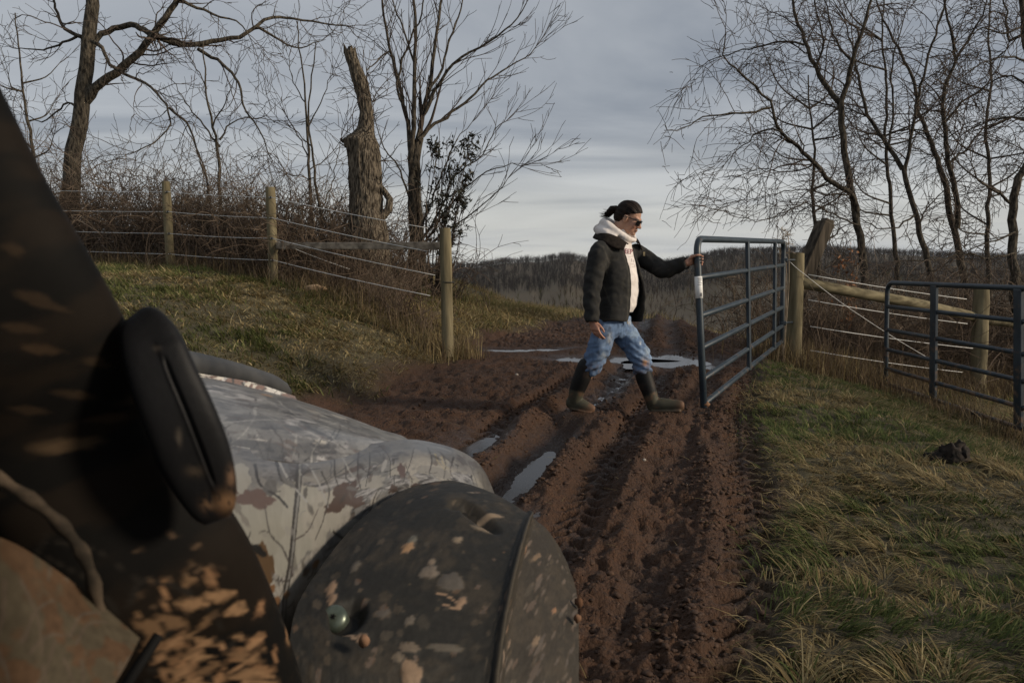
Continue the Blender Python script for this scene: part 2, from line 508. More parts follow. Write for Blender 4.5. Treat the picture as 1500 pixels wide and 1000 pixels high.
aw = nt.nodes.new('ShaderNodeAttribute'); aw.attribute_name = 'wet'
tcg = nt.nodes.new('ShaderNodeTexCoord')
ng = nt.nodes.new('ShaderNodeTexNoise'); ng.inputs['Scale'].default_value = 46; ng.inputs['Detail'].default_value = 8; ng.inputs['Roughness'].default_value = 0.68
nt.links.new(tcg.outputs['Object'], ng.inputs['Vector'])
k = mth(nt, 'ADD', mth(nt, 'MULTIPLY', mth(nt, 'SUBTRACT', ng.outputs['Fac'], 0.5), 1.9), 1.0)
vmm = nt.nodes.new('ShaderNodeVectorMath'); vmm.operation = 'SCALE'
nt.links.new(at.outputs['Color'], vmm.inputs[0]); nt.links.new(k, vmm.inputs['Scale']); nt.links.new(vmm.outputs[0], b.inputs['Base Color'])
ng2 = nt.nodes.new('ShaderNodeTexNoise'); ng2.inputs['Scale'].default_value = 9; ng2.inputs['Detail'].default_value = 5
nt.links.new(tcg.outputs['Object'], ng2.inputs['Vector'])
rr = mth(nt, 'SUBTRACT', 0.84, mth(nt, 'MULTIPLY', aw.outputs['Fac'], mth(nt, 'MULTIPLY', ng2.outputs['Fac'], 0.95)))
nt.links.new(rr, b.inputs['Roughness'])
vor = nt.nodes.new('ShaderNodeTexVoronoi'); vor.inputs['Scale'].default_value = 70; nt.links.new(tcg.outputs['Object'], vor.inputs['Vector'])
hsum = mth(nt, 'SUBTRACT', ng.outputs['Fac'], mth(nt, 'MULTIPLY', vor.outputs['Distance'], 0.45))
add_bump(nt, b, hsum, 1.0, 0.022)
g = link_mesh('ground', me, m_ground)
tag(g, kind='structure')

m_water, nt, b = mat_base('puddle_water', 0.09, 0.5, (0.030, 0.019, 0.012))
b.inputs['IOR'].default_value = 1.33
_, f, _ = add_noise_color(nt, None, (0, 0, 0), (1, 1, 1), 7)
add_bump(nt, b, f, 0.03, 0.01)
for p in PUDDLES:
    _, cx, cy, hl_, hw_, a, dep = p
    nr, na = 6, 40
    vs_, tr = [(cx, cy)], []
    for i in range(1, nr + 1):
        for j in range(na):
            t = j * 2 * math.pi / na
            rr_ = i / nr * (1.35 + 0.25 * math.sin(3 * t + cx * 9) + 0.15 * math.sin(7 * t + cy))
            al, ac = rr_ * hl_ * math.cos(t), rr_ * hw_ * math.sin(t)
            if p[0] == 'strip': al += 0.36 * ac ** 2 - 0.05
            vs_.append((cx + al * math.sin(a) + ac * math.cos(a), cy + al * math.cos(a) - ac * math.sin(a)))
    vs_ = np.array(vs_)
    inside = puddle_local(vs_[:, 0], vs_[:, 1], p) < 0.9
    lev = np.percentile(ground_z(vs_[inside, 0], vs_[inside, 1]), {'far': 86, 'rut': 66, 'strip': 95, 'track': 15, 'side': 72}.get(p[0], 45))
    if p[0] in FLATL: lev = FLATL[p[0]] - 0.020
    for j in range(na):
        tr.append((0, 1 + j, 1 + (j + 1) % na))
    qd = []
    for i in range(nr - 1):
        for j in range(na):
            a0 = 1 + i * na; qd.append((a0 + j, a0 + na + j, a0 + na + (j + 1) % na, a0 + (j + 1) % na))
    V3 = np.column_stack([vs_, np.full(len(vs_), lev)])
    o = link_mesh('puddle', np_mesh('puddle', V3, np.array(qd), np.array(tr)), m_water)
    tag(o, kind='structure')

# crumbs of mud thrown up along the ruts
m_crumb = noise_mat('mud_crumb', (0.028, 0.013, 0.0065), (0.066, 0.034, 0.018), 30, 0.8, 0.35, bump=0.6, dist=0.006)
ico_v = []; 
def crumb_field(n):
    y = 1.6 * np.exp(RNG.random(n) * math.log(12.5 / 1.6)); x = road_axis(y) + RNG.uniform(-2.6, 1.6, n)
    wv = x - road_axis(y)
    dens = 0.12 + 0 * x
    for c, hw, dep, tread in RUTS:
        q = np.abs((wv - c) / hw); dens = dens + 0.9 * np.exp(-((q - 1.5) / .5) ** 2) * (dep > .025) + .10 * np.exp(-q ** 4)
    for p in PUDDLES: dens = dens * sst(1.0, 1.35, puddle_local(x, y, p))
    k = (RNG.random(n) < dens * mud_mask(x, y) * (0.15 + sst(.42, .62, fbm(x * 1.8, y * 1.8, 3, 45))))
    x, y = x[k], y[k]; n = len(x)
    r = (0.003 + 0.010 * RNG.random(n) ** 3.2) * (1 + .07 * y); z = ground_z(x, y) + r * .05
    a = 0.5257; b_ = 0.8507
    iv = np.array([(-a, b_, 0), (a, b_, 0), (-a, -b_, 0), (a, -b_, 0), (0, -a, b_), (0, a, b_), (0, -a, -b_), (0, a, -b_), (b_, 0, -a), (b_, 0, a), (-b_, 0, -a), (-b_, 0, a)])
    it = np.array([(0, 11, 5), (0, 5, 1), (0, 1, 7), (0, 7, 10), (0, 10, 11), (1, 5, 9), (5, 11, 4), (11, 10, 2), (10, 7, 6), (7, 1, 8), (3, 9, 4), (3, 4, 2), (3, 2, 6), (3, 6, 8), (3, 8, 9), (4, 9, 5), (2, 4, 11), (6, 2, 10), (8, 6, 7), (9, 8, 1)])
    V = iv[None] * (r[:, None] * np.ones(12))[:, :, None] * (0.65 + 0.7 * RNG.random((n, 12, 1))) * np.stack([0.7 + .7 * RNG.random(n), 0.7 + .7 * RNG.random(n), 0.4 + .3 * RNG.random(n)], -1)[:, None, :]
    th = RNG.uniform(0, 6.28, n); ca, sa = np.cos(th)[:, None], np.sin(th)[:, None]
    V = np.stack([V[..., 0] * ca - V[..., 1] * sa + x[:, None], V[..., 0] * sa + V[..., 1] * ca + y[:, None], V[..., 2] + z[:, None]], -1)
    T = (np.arange(n) * 12)[:, None, None] + it[None]
    # small or distant crumbs: the same lump with fewer faces
    small = (r / y < .0026)
    i8 = np.array([(4, 9, 5), (5, 11, 4), (1, 5, 9), (5, 1, 11), (8, 9, 4), (4, 11, 10), (9, 8, 1), (4, 10, 8)])
    T8 = (np.arange(n)[small] * 12)[:, None, None] + i8[None]
    T = np.concatenate([T[~small].reshape(-1, 3), T8.reshape(-1, 3)])
    o = link_mesh('mud_crumbs', np_mesh('mud_crumbs', V.reshape(-1, 3), None, T), m_crumb)
    tag(o, kind='stuff')
crumb_field(90000)
# ------------------------------------------------------------------ grass and undergrowth
m_grass = attr_mat('grass_blade', 0.75, 0.12, transl=0.25)
GREEN = np.array([[0.078, 0.092, 0.028], [0.110, 0.118, 0.040], [0.058, 0.070, 0.024], [0.130, 0.132, 0.050]])
STRAW = np.array([[0.30, 0.235, 0.115], [0.22, 0.165, 0.080], [0.37, 0.30, 0.16], [0.155, 0.115, 0.058], [0.26, 0.19, 0.085]])
RUST = np.array([[0.105, 0.072, 0.044], [0.15, 0.108, 0.068], [0.075, 0.053, 0.036], [0.20, 0.155, 0.10]])

def blades(name, x, y, h, wid, lean, az, pal, curl=0.5, kind='stuff', par=None, z0=None, label=None, spread=0.35, near_y=0.0):
    """Blades of grass as three-rib strips. h, wid, lean (0 upright .. 1 flat) and az are arrays."""
    n = len(x)
    z = ground_z(x, y) if z0 is None else z0
    az = az + RNG.normal(0, spread, n)
    dx, dy = np.sin(az), np.cos(az)
    wa = az + math.pi / 2 + RNG.normal(0, 0.5, n)
    wx, wy = np.sin(wa) * wid / 2, np.cos(wa) * wid / 2
    V = np.zeros((n, 7, 3))
    lean0 = np.clip(lean * (1 - curl), 0, 0.98); lean1 = np.clip(lean, 0, 0.99); lean2 = np.clip(lean * (1 + curl), 0, 1.25)
    px, py, pz = x.copy(), y.copy(), z - 0.008
    row = 0
    for i, (ln, fr) in enumerate(((lean0, 0.0), (lean0, 0.38), (lean1, 0.34), (lean2, 0.28))):
        a = ln * math.pi / 2
        px = px + dx * np.sin(a) * h * fr; py = py + dy * np.sin(a) * h * fr; pz = pz + np.cos(a) * h * fr
        k = (1.0, 0.95, 0.6, 0)[i]
        if i < 3:
            V[:, row, 0] = px - wx * k; V[:, row, 1] = py - wy * k; V[:, row, 2] = pz
            V[:, row + 1, 0] = px + wx * k; V[:, row + 1, 1] = py + wy * k; V[:, row + 1, 2] = pz
            row += 2
        else:
            V[:, 6, 0] = px; V[:, 6, 1] = py; V[:, 6, 2] = pz
    b0 = (np.arange(n) * 7)[:, None]
    cl_ = (y < near_y)[:, None][:, 0]          # near blades bend twice, the rest once
    Q = np.concatenate([b0[cl_] + np.array([0, 1, 3, 2]), b0[cl_] + np.array([2, 3, 5, 4]), b0[~cl_] + np.array([0, 1, 3, 2])])
    T = np.concatenate([b0[cl_] + np.array([4, 5, 6]), b0[~cl_] + np.array([2, 3, 6])])
    c = pal * (0.75 + 0.5 * RNG.random((n, 1)))
    Cc = np.repeat(c[:, None, :], 7, 1)
    me = np_mesh(name, V.reshape(-1, 3), Q, T, col=Cc.reshape(-1, 3))
    o = link_mesh(name, me, m_grass, par, False)
    if kind: o['kind'] = kind
    return o

def choose(mask, a, b):
    n = len(mask)
    A = a[RNG.integers(0, len(a), n)]; B = b[RNG.integers(0, len(b), n)]
    return np.where(mask[:, None], A, B)

def scatter(n, x0, x1, y0, y1, dens):
    """n tries, kept where dens(x, y) beats a random number; thinner with distance."""
    x = RNG.uniform(x0, x1, n); y = RNG.uniform(y0, y1, n)
    keep = RNG.random(n) < dens(x, y)
    return x[keep], y[keep]
def infov(x, y, m=0.12):
    return (np.abs(x) < (0.643 + m) * y + 0.5) & (y > 0.6)

# right verge: long matted grass, straw over green
def d_right(x, y):
    mm = mud_mask(x, y)
    patch = sst(0.30, 0.50, fbm(x * 1.7, y * 1.7, 4, 201))
    return (1 - mm) ** 1.5 * infov(x, y) * (x > 0) * (0.5 + 0.5 * patch) * np.clip(4.2 / np.maximum(y, 2.4), 0.25, 1.0)
x, y = scatter(390000, 0.4, 6.5, 1.6, 10.0, d_right)
n = len(x)
# gathered into tufts that fall outward
def tufts(x, y, cell, pull, sd):
    cx_ = (np.floor(x / cell) + .5 + (_hash(np.floor(x / cell), np.floor(y / cell), 5) - .5) * .9) * cell
    cy_ = (np.floor(y / cell) + .5 + (_hash(np.floor(x / cell), np.floor(y / cell), 6) - .5) * .9) * cell
    rt = _hash(np.floor(x / cell), np.floor(y / cell), 7)
    x2 = x + (cx_ - x) * pull; y2 = y + (cy_ - y) * pull
    return x2, y2, np.arctan2(x2 - cx_, y2 - cy_), rt
x, y, taz, trt = tufts(x, y, 0.15, 0.22, 0.05)
fl = fbm(x * 0.55, y * 0.55, 3, 211) * 9.0 + 2.4
fl = np.where(trt < .36, taz, fl) 
pn = fbm(x * 0.9, y * 0.9, 3, 221); clump = fbm(x * 5, y * 5, 2, 231)
green = RNG.random(n) < np.clip(0.43 + 2.4 * (pn - 0.49) + 0.16 * (y > 4.5) + .8 * (trt - .5), 0.05, 0.9)
h = (0.036 + 0.076 * clump) * (0.6 + 0.7 * RNG.random(n)) * np.where(green, .95, 1.5) * (.6 + .8 * _hash(np.floor(trt * 1e4), np.floor(trt * 1e4), 9))
lean = np.where(green, 0.68, 0.93) + RNG.normal(0, 0.15, n)
o = blades('verge_grass', x, y, h, np.where(green, 0.0034, 0.0034) * (0.7 + 0.8 * RNG.random(n)) * (1 + 0.07 * y), np.clip(lean, 0, 0.97), fl, choose(green, GREEN * np.array([.82, .92, .85]), STRAW * .80), 0.3, spread=0.55, near_y=3.6)

# left bank: shorter, green with straw thatch
def d_left(x, y):
    mm = mud_mask(x, y)
    return (1 - mm) ** 1.5 * infov(x, y) * (x < left_edge(y) + 0.5) * np.clip(7 / np.maximum(y, 4), 0.4, 1.0) * (0.5 + 0.5 * sst(0.3, 0.5, fbm(x * 1.4, y * 1.4, 4, 301)))
x, y = scatter(290000, -8.5, 1.5, 4.0, 15.5, d_left)
x, y, taz, trt = tufts(x, y, 0.20, 0.14, 0.05)
n = len(x)
pn = fbm(x * 0.75, y * 0.75, 4, 321); clump = fbm(x * 3.5, y * 3.5, 2, 331)
de = left_edge(y) - x
green = RNG.random(n) < np.clip(0.36 + 2.8 * (pn - 0.5) + .7 * (trt - .5) - 0.3 * (de < 0.7) - 0.35 * (y > 9.8) * (x > -1.2), 0.05, 0.92)
h = (0.03 + 0.085 * clump) * (0.6 + 0.8 * RNG.random(n)) * np.where(green, 1.0, 1.5) * (.5 + trt)
lean = np.where(green, 0.58, 0.88) + RNG.normal(0, 0.15, n)
fl = np.where(trt < .5, taz, fbm(x * 0.5, y * 0.5, 3, 311) * 8.0)
o = blades('bank_grass', x, y, h, 0.0048 * (0.7 + 0.8 * RNG.random(n)) * (1 + 0.09 * y), np.clip(lean, 0, 0.95), fl + 0.5, choose(green, GREEN, STRAW), 0.3, spread=0.9)

# straw-coloured grass on the crest of the track and beside it
def d_crest(x, y):
    mm = mud_mask(x, y)
    strip = sst(14.0, 15.2, y) * (1 - sst(18.5, 20, y)) * 0.8
    return infov(x, y) * np.clip(strip * (1 - mm * 0.75) + (1 - mm) * 0.5, 0, 1) * (x > -2)
x, y = scatter(42000, -2, 14, 9.0, 20, d_crest)
n = len(x)
green = RNG.random(n) < 0.22
h = (0.08 + 0.14 * fbm(x * 2, y * 2, 2, 341)) * (0.6 + 0.8 * RNG.random(n))
o = blades('crest_grass', x, y, h, 0.007 * (0.7 + 0.8 * RNG.random(n)), np.clip(0.45 + RNG.normal(0, 0.2, n), 0, 0.95), fbm(x, y, 2, 351) * 9, choose(green, GREEN, STRAW), 0.5)

# bits of straw and grass trodden into the mud
x, y = scatter(5200, -2, 4, 2.0, 13, lambda x, y: mud_mask(x, y) * infov(x, y) * (0.10 + 0.9 * sst(0.6, 0.0, right_edge(y) - x) + 0.25 * sst(0.55, 0.7, fbm(x * 2, y * 2, 3, 361))))
n = len(x)
green = RNG.random(n) < 0.15
o = blades('straw_litter', x, y, 0.03 + 0.09 * RNG.random(n), np.full(n, 0.003), np.full(n, 0.93), RNG.uniform(0, 6.28, n), choose(green, GREEN, STRAW * 0.8), 0.06, z0=ground_z(x, y) + 0.012)

# dead stalks: fence lines, round the posts, in the thicket
def stalk_field(name, pts, hmin, hmax, wid, pal, lean=0.22, spr=3.1, kind='stuff', par=None):
    x, y = pts; n = len(x)
    h = hmin + (hmax - hmin) * RNG.random(n) ** 1.6
    return blades(name, x, y, h, np.full(n, wid) * (0.6 + 0.8 * RNG.random(n)), np.abs(RNG.normal(lean, 0.22, n)).clip(0, 0.9), RNG.uniform(0, 6.28, n), pal[RNG.integers(0, len(pal), n)], 0.7, kind, par)
def along(pts, n, sd):
    A = np.array(pts, float); sl = np.linalg.norm(np.diff(A, axis=0), axis=1); c = np.concatenate([[0], np.cumsum(sl)])
    t = RNG.uniform(0, c[-1], n)
    return np.interp(t, c, A[:, 0]) + RNG.normal(0, sd, n), np.interp(t, c, A[:, 1]) + RNG.normal(0, sd, n)
def xy(px, py, d): q = P(px, py, d); return (q.x, q.y)
POST_A = P(656, 503, 9.0); POST_B = P(401, 414, 10.9); POST_C = P(249, 396, 11.9)
HINGE = P(1164, 522, 9.35); FARP = P(1433, 566, 10.5)
pal = np.vstack([RUST, STRAW[[1, 3]]])
stalk_field('fence_line_stalks', along([(-9, 13.2), (POST_C.x, POST_C.y + .25), (POST_B.x, POST_B.y + .35), (POST_A.x - .2, POST_A.y + .3)], 7000, 0.26), 0.08, 0.42, 0.0055, pal, 0.38)
stalk_field('post_foot_stalks', along([(POST_A.x - .25, POST_A.y - .1), (POST_A.x + .2, POST_A.y + .2), (POST_A.x - 0.1, POST_A.y + .5)], 1300, 0.13), 0.08, 0.36, 0.0055, np.vstack([RUST, STRAW]))
stalk_field('hinge_foot_stalks', along([(HINGE.x - .22, HINGE.y - .05), (HINGE.x + .25, HINGE.y), (HINGE.x + .9, HINGE.y + .1)], 3400, 0.17), 0.10, 0.52, 0.0055, np.vstack([RUST, RUST, STRAW]))
stalk_field('right_fence_stalks', along([(HINGE.x, HINGE.y + .3), (FARP.x, FARP.y + .1), (FARP.x + 4, FARP.y + .8)], 9500, 0.45), 0.12, 0.62, 0.005, np.vstack([RUST, RUST * .7, RUST * .8, STRAW[[1, 3]]]), 0.42)
stalk_field('gate_foot_stalks', along([(4.35, 9.6), (4.55, 7.1), (4.7, 4.9)], 3800, 0.22), 0.10, 0.42, 0.0045, np.vstack([RUST, RUST * .7, STRAW[[1, 3]]]), 0.45)
# rough field between the right fence and the trees
x, y = scatter(26000, 2.5, 17, 10.2, 22, lambda x, y: infov(x, y) * (x > HINGE.x + (y - HINGE.y) * 0.3) * 0.7)
stalk_field('rough_field_grass', (x, y), 0.10, 0.5, 0.008, np.vstack([RUST, RUST * .7, STRAW[[1, 3]], GREEN[[0, 2]]]), 0.5)
# bank shoulder between the left fence end and the valley
x, y = scatter(52000, -2.6, 2.2, 9.2, 17.5, lambda x, y: infov(x, y) * sst(-0.12, 0.30, left_edge(y) - x + .25 * (fbm(x * 2, y * 2, 2, 371) - .5)) * (left_edge(y) - x < 2.2))
n = len(x); green = RNG.random(n) < np.clip(.04 + 1.2 * (fbm(x * .9, y * .9, 3, 372) - .52) + .3 * sst(1.0, 1.9, left_edge(y) - x), .02, .8)
h = (.05 + .12 * fbm(x * 2.5, y * 2.5, 2, 373)) * (.6 + .8 * RNG.random(n)) * np.where(green, .9, 1.2)
blades('shoulder_grass', x, y, h, .0075 * (.7 + .8 * RNG.random(n)), np.clip(np.where(green, .5, .84) + RNG.normal(0, .16, n), 0, .95), 2.1 + 2.5 * (fbm(x * .8, y * .8, 2, 374) - .5), choose(green, GREEN, STRAW * 1.3), .4, spread=.7)

# ------------------------------------------------------------------ trees
m_bark = noise_mat('bark', (0.022, 0.019, 0.015), (0.125, 0.105, 0.078), 24, 0.9, 0.1, (1, 1, 0.30), 1.0, 0.05, detail=9, lo=.36, hi=.66)
m_bark_dark = noise_mat('bark_dark', (0.022, 0.019, 0.015), (0.105, 0.088, 0.066), 30, 0.9, 0.1, (1, 1, 0.35), 1.0, 0.03, detail=8, lo=.36, hi=.66)
m_twig = noise_mat('twig', (0.046, 0.035, 0.028), (0.095, 0.072, 0.056), 3, 0.85, 0.1, bump=0)
m_twig_red = noise_mat('cane', (0.060, 0.044, 0.033), (0.17, 0.125, 0.090), 3, 0.85, 0.1, bump=0)

def rnd(a, b): return a + (b - a) * random.random()
def rot_dir(d, ang):
    """a direction at `ang` from d, at a random azimuth"""
    ax = d.orthogonal().normalized()
    ax = Quaternion(d, random.random() * 6.283) @ ax
    return (Quaternion(ax, ang) @ d).normalized()

def grow(out_, p, d, L_, r, lvl, S):
    """A wandering shoot with its side shoots; S holds the habit of the tree."""
    step = S['step'][min(lvl, len(S['step']) - 1)]
    n = max(3, int(L_ / step + 0.5)); st = L_ / n
    pts = [tuple(p)]; rad = [r]
    wig = S['wig']; trop = S['trop'][min(lvl, len(S['trop']) - 1)]
    q = p.copy(); dd = d.copy()
    rend = max(S['rmin'] * 0.7, r * 0.25)
    for i in range(n):
        dd = dd + Vector((random.gauss(0, wig), random.gauss(0, wig), random.gauss(0, wig) + trop))
        dd.normalize()
        q = q + dd * st
        t = (i + 1) / n
        rr = r + (rend - r) * t
        pts.append(tuple(q)); rad.append(rr)
        if lvl < S['levels'] and t > 0.12:
            k = S['dens'][min(lvl, len(S['dens']) - 1)] * st
            while random.random() < k:
                k -= 1
                cl = S['len'][min(lvl, len(S['len']) - 1)] * rnd(0.4, 1.15) * (1.15 - 0.65 * t)
                grow(out_, q, rot_dir(dd, rnd(*S['ang'])), cl, max(S['rmin'], rr * rnd(0.45, 0.7)), lvl + 1, S)
    out_.append((np.array(pts), np.array(rad)))

def dress(out_, path, rad, S, lvl=0, t0=0.0, dens=None):
    """side shoots along a hand-laid limb"""
    n = len(path)
    for i in range(1, n):
        if i / n < t0: continue
        a = Vector(path[i - 1]); b_ = Vector(path[i]); dd = b_ - a; st = dd.length
        if st < 1e-6: continue
        dd.normalize()
        k = (dens if dens is not None else S['dens'][0]) * st
        while random.random() < k:
            k -= 1
            cl = S['len'][0] * rnd(0.35, 1.2) * (1.1 - 0.5 * i / n)
            dr = rot_dir(dd, rnd(*S['ang']))
            grow(out_, a.lerp(b_, random.random()), dr, cl, max(S['rmin'], min(rad[i] * 0.5, S.get('rtw', 0.012))), lvl + 1, S)
    # the limb runs out into a spray
    d_end = (Vector(path[-1]) - Vector(path[-3])).normalized()
    for k in range(S.get('spray', 3)):
        grow(out_, Vector(path[-1]), rot_dir(d_end, rnd(0.05, 0.5)), S['len'][0] * rnd(0.6, 1.2), max(S['rmin'], rad[-1] * 0.8), lvl + 1, S)

def limb(pts, d, r0, r1, step=0.16, dz=None, wob=0.012):
    """pts: pixels of a limb; the limb also wanders in depth by dz (end minus start)."""
    n = len(pts)
    W = [P(px, py, d + (0 if dz is None else (dz[i] if isinstance(dz, (list, tuple)) else dz * i / (n - 1)))) for i, (px, py) in enumerate(pts)]
    A = resample(W, step)
    m = len(A)
    A[1:] += RNG.normal(0, wob, (m - 1, 3))
    r0, r1 = r0 * .84, r1 * .84
    R = r0 + (r1 - r0) * np.linspace(0, 1, m) ** 0.85
    return A, R

def make_tree(label, trunk, limbs, S, mat, group=None, name='bare_tree', dens_l=None, t0=0.05, sink=0.5, twig=None, flare=1.0, trunk_dens=0.0, cat='tree', keep=None):
    base = Vector(trunk[0][0])
    g0 = gz(base.x, base.y)
    root = empty(name, (base.x, base.y, g0), label, cat, group)
    A, R = trunk
    if base.z > g0 - 0.05:
        A = np.vstack([[base.x, base.y, g0 - 0.15], A]); R = np.concatenate([[R[0] * flare], R])
    sides = 14 if R.max() > 0.12 else 8
    tubes_obj('trunk', [(A, R)], mat, root, sides)
    out_ = []
    for (a, r) in limbs:
        tubes_obj('limb', [(a, r)], mat, root, 9 if r.max() > 0.05 else 6)
        dress(out_, a, r, S, 0, t0, dens_l)
    if trunk_dens: dress(out_, A, R, S, 0, 0.3, trunk_dens)
    if keep is not None: out_ = [p for p in out_ if keep(*to_px(p[0][len(p[0]) // 2][None]))]
    if out_:
        c = tubes_obj('crown', out_, twig or m_twig, root, 3, smooth=False)
        c['kind'] = 'stuff'
    return root, out_

# big leaning tree at the upper left
D = 15.5
S_big = dict(step=[0.12, 0.10, 0.08], wig=0.20, trop=[0.02, 0.01, 0.0], rmin=0.0055, levels=3, dens=[3.0, 3.8, 3.6], len=[1.25, 0.66, 0.36], ang=(0.5, 1.15), rtw=0.022, spray=3)
trunk = limb([(98, 330), (105, 265), (112, 200), (121, 140), (127, 100), (132, 40), (138, -30), (146, -120), (150, -230)], D, 0.205, 0.105, 0.25)
trunk[1][:3] *= 1.12
LM = [limb([(124, 150), (140, 128), (170, 106), (205, 76), (232, 42), (250, 15), (272, -20), (300, -80)], D, 0.115, 0.045, 0.2, -0.6),
      limb([(136, 68), (150, 50), (168, 41), (192, 38), (212, 44), (226, 52)], D, 0.068, 0.064, 0.15, [0, .1, .2, .1, -.1, -.35]),
      limb([(226, 52), (245, 60), (270, 66), (310, 60), (352, 55), (376, 38), (398, 25), (430, 28), (470, 33), (505, 38)], D - 0.35, 0.074, 0.014, 0.16, 0.9),
      limb([(134, 60), (150, 72), (162, 95), (182, 108), (212, 122), (236, 145), (248, 172), (246, 190), (226, 210), (198, 222)], D - 0.2, 0.048, 0.012, 0.15, -1.0),
      limb([(248, 158), (272, 180), (288, 215), (300, 250), (306, 285)], D - 0.9, 0.03, 0.010, 0.14, -0.4),
      limb([(290, 72), (318, 88), (338, 105), (352, 130), (356, 155), (372, 178), (386, 205), (398, 235)], D - 0.2, 0.042, 0.010, 0.14, -0.5),
      limb([(135, 62), (112, 52), (96, 42), (84, 20), (76, -5), (70, -40)], D, 0.055, 0.018, 0.15, 0.4),
      limb([(112, 54), (92, 62), (70, 72), (45, 72), (18, 70)], D, 0.032, 0.010, 0.14, 0.6),
      limb([(378, 40), (400, 52), (420, 66), (440, 70), (470, 60)], D + 0.1, 0.035, 0.010, 0.14, 0.5),
      limb([(118, 160), (100, 150), (82, 165), (62, 178), (40, 168)], D, 0.03, 0.009, 0.14, 0.8),
      limb([(265, 0), (290, 12), (322, 25), (345, 30), (362, 48)], D - 0.5, 0.04, 0.012, 0.14, 0.4)]
make_tree('large tree with a thick grey trunk and a heavy limb reaching right, at upper left', trunk, LM, S_big, m_bark, t0=0.12, flare=1.1)

# young trees along the left fence
S_sap = dict(step=[0.12, 0.10, 0.08], wig=0.13, trop=[0.05, 0.03, 0.02], rmin=0.0048, levels=3, dens=[3.2, 3.4, 3.0], len=[0.95, 0.5, 0.27], ang=(0.5, 1.0), rtw=0.012, spray=3)
trunk = limb([(350, 372), (326, 325), (322, 270), (318, 215), (308, 170), (301, 120), (296, 60)], 13.2, 0.05, 0.012, 0.2)
LM = [limb([(322, 205), (340, 180), (372, 172), (398, 176)], 13.2, 0.02, 0.007, 0.12, .4), limb([(322, 215), (298, 185), (272, 150), (252, 120)], 13.2, 0.022, 0.007, 0.12, .5),
      limb([(308, 300), (300, 255), (285, 210), (262, 172)], 13.2, 0.022, 0.007, 0.12, .4), limb([(312, 185), (330, 150), (345, 110)], 13.2, 0.018, 0.006, 0.12, -.4),
      limb([(303, 130), (285, 95), (270, 70)], 13.2, 0.013, 0.006, 0.12, .3)]
make_tree('thin crooked sapling with a pale bent foot, right of the middle fence post of the hilltop', trunk, LM, S_sap, m_bark_dark, 'bare saplings along the left fence', 'sapling', sink=.2)
bpy.data.objects['sapling']['label'] = 'thin sapling with a pale bent foot, between the two farther posts of the left fence'
trunk = limb([(455, 375), (455, 330), (454, 270), (451, 205), (447, 140), (440, 85), (436, 30)], 13.0, 0.042, 0.010, 0.2)
LM = [limb([(452, 230), (436, 200), (418, 165)], 13, 0.015, 0.006, 0.12, .3), limb([(450, 190), (470, 150), (486, 110)], 13, 0.016, 0.006, 0.12, -.3), limb([(447, 150), (430, 120), (422, 85)], 13, 0.013, 0.006, .12, .2), limb([(452, 250), (478, 232), (498, 208)], 13, 0.013, 0.006, .12, .2)]
make_tree('straight upright sapling left of the dead snag, just right of a fence post', trunk, LM, S_sap, m_bark_dark, 'bare saplings along the left fence', 'sapling')
trunk = limb([(478, 380), (474, 345), (470, 310), (463, 265), (457, 215), (452, 170), (458, 110), (462, 60)], 12.6, 0.036, 0.009, 0.2)
LM = [limb([(470, 305), (484, 275), (492, 240), (500, 200)], 12.6, 0.014, 0.006, .12, .3), limb([(462, 260), (440, 262), (420, 255), (408, 240)], 12.6, 0.013, 0.006, .12, .3), limb([(457, 215), (430, 190), (410, 178)], 12.6, 0.012, 0.006, .12, .3)]
make_tree('slightly bent sapling nearest the left side of the dead snag', trunk, LM, S_sap, m_bark_dark, 'bare saplings along the left fence', 'sapling')

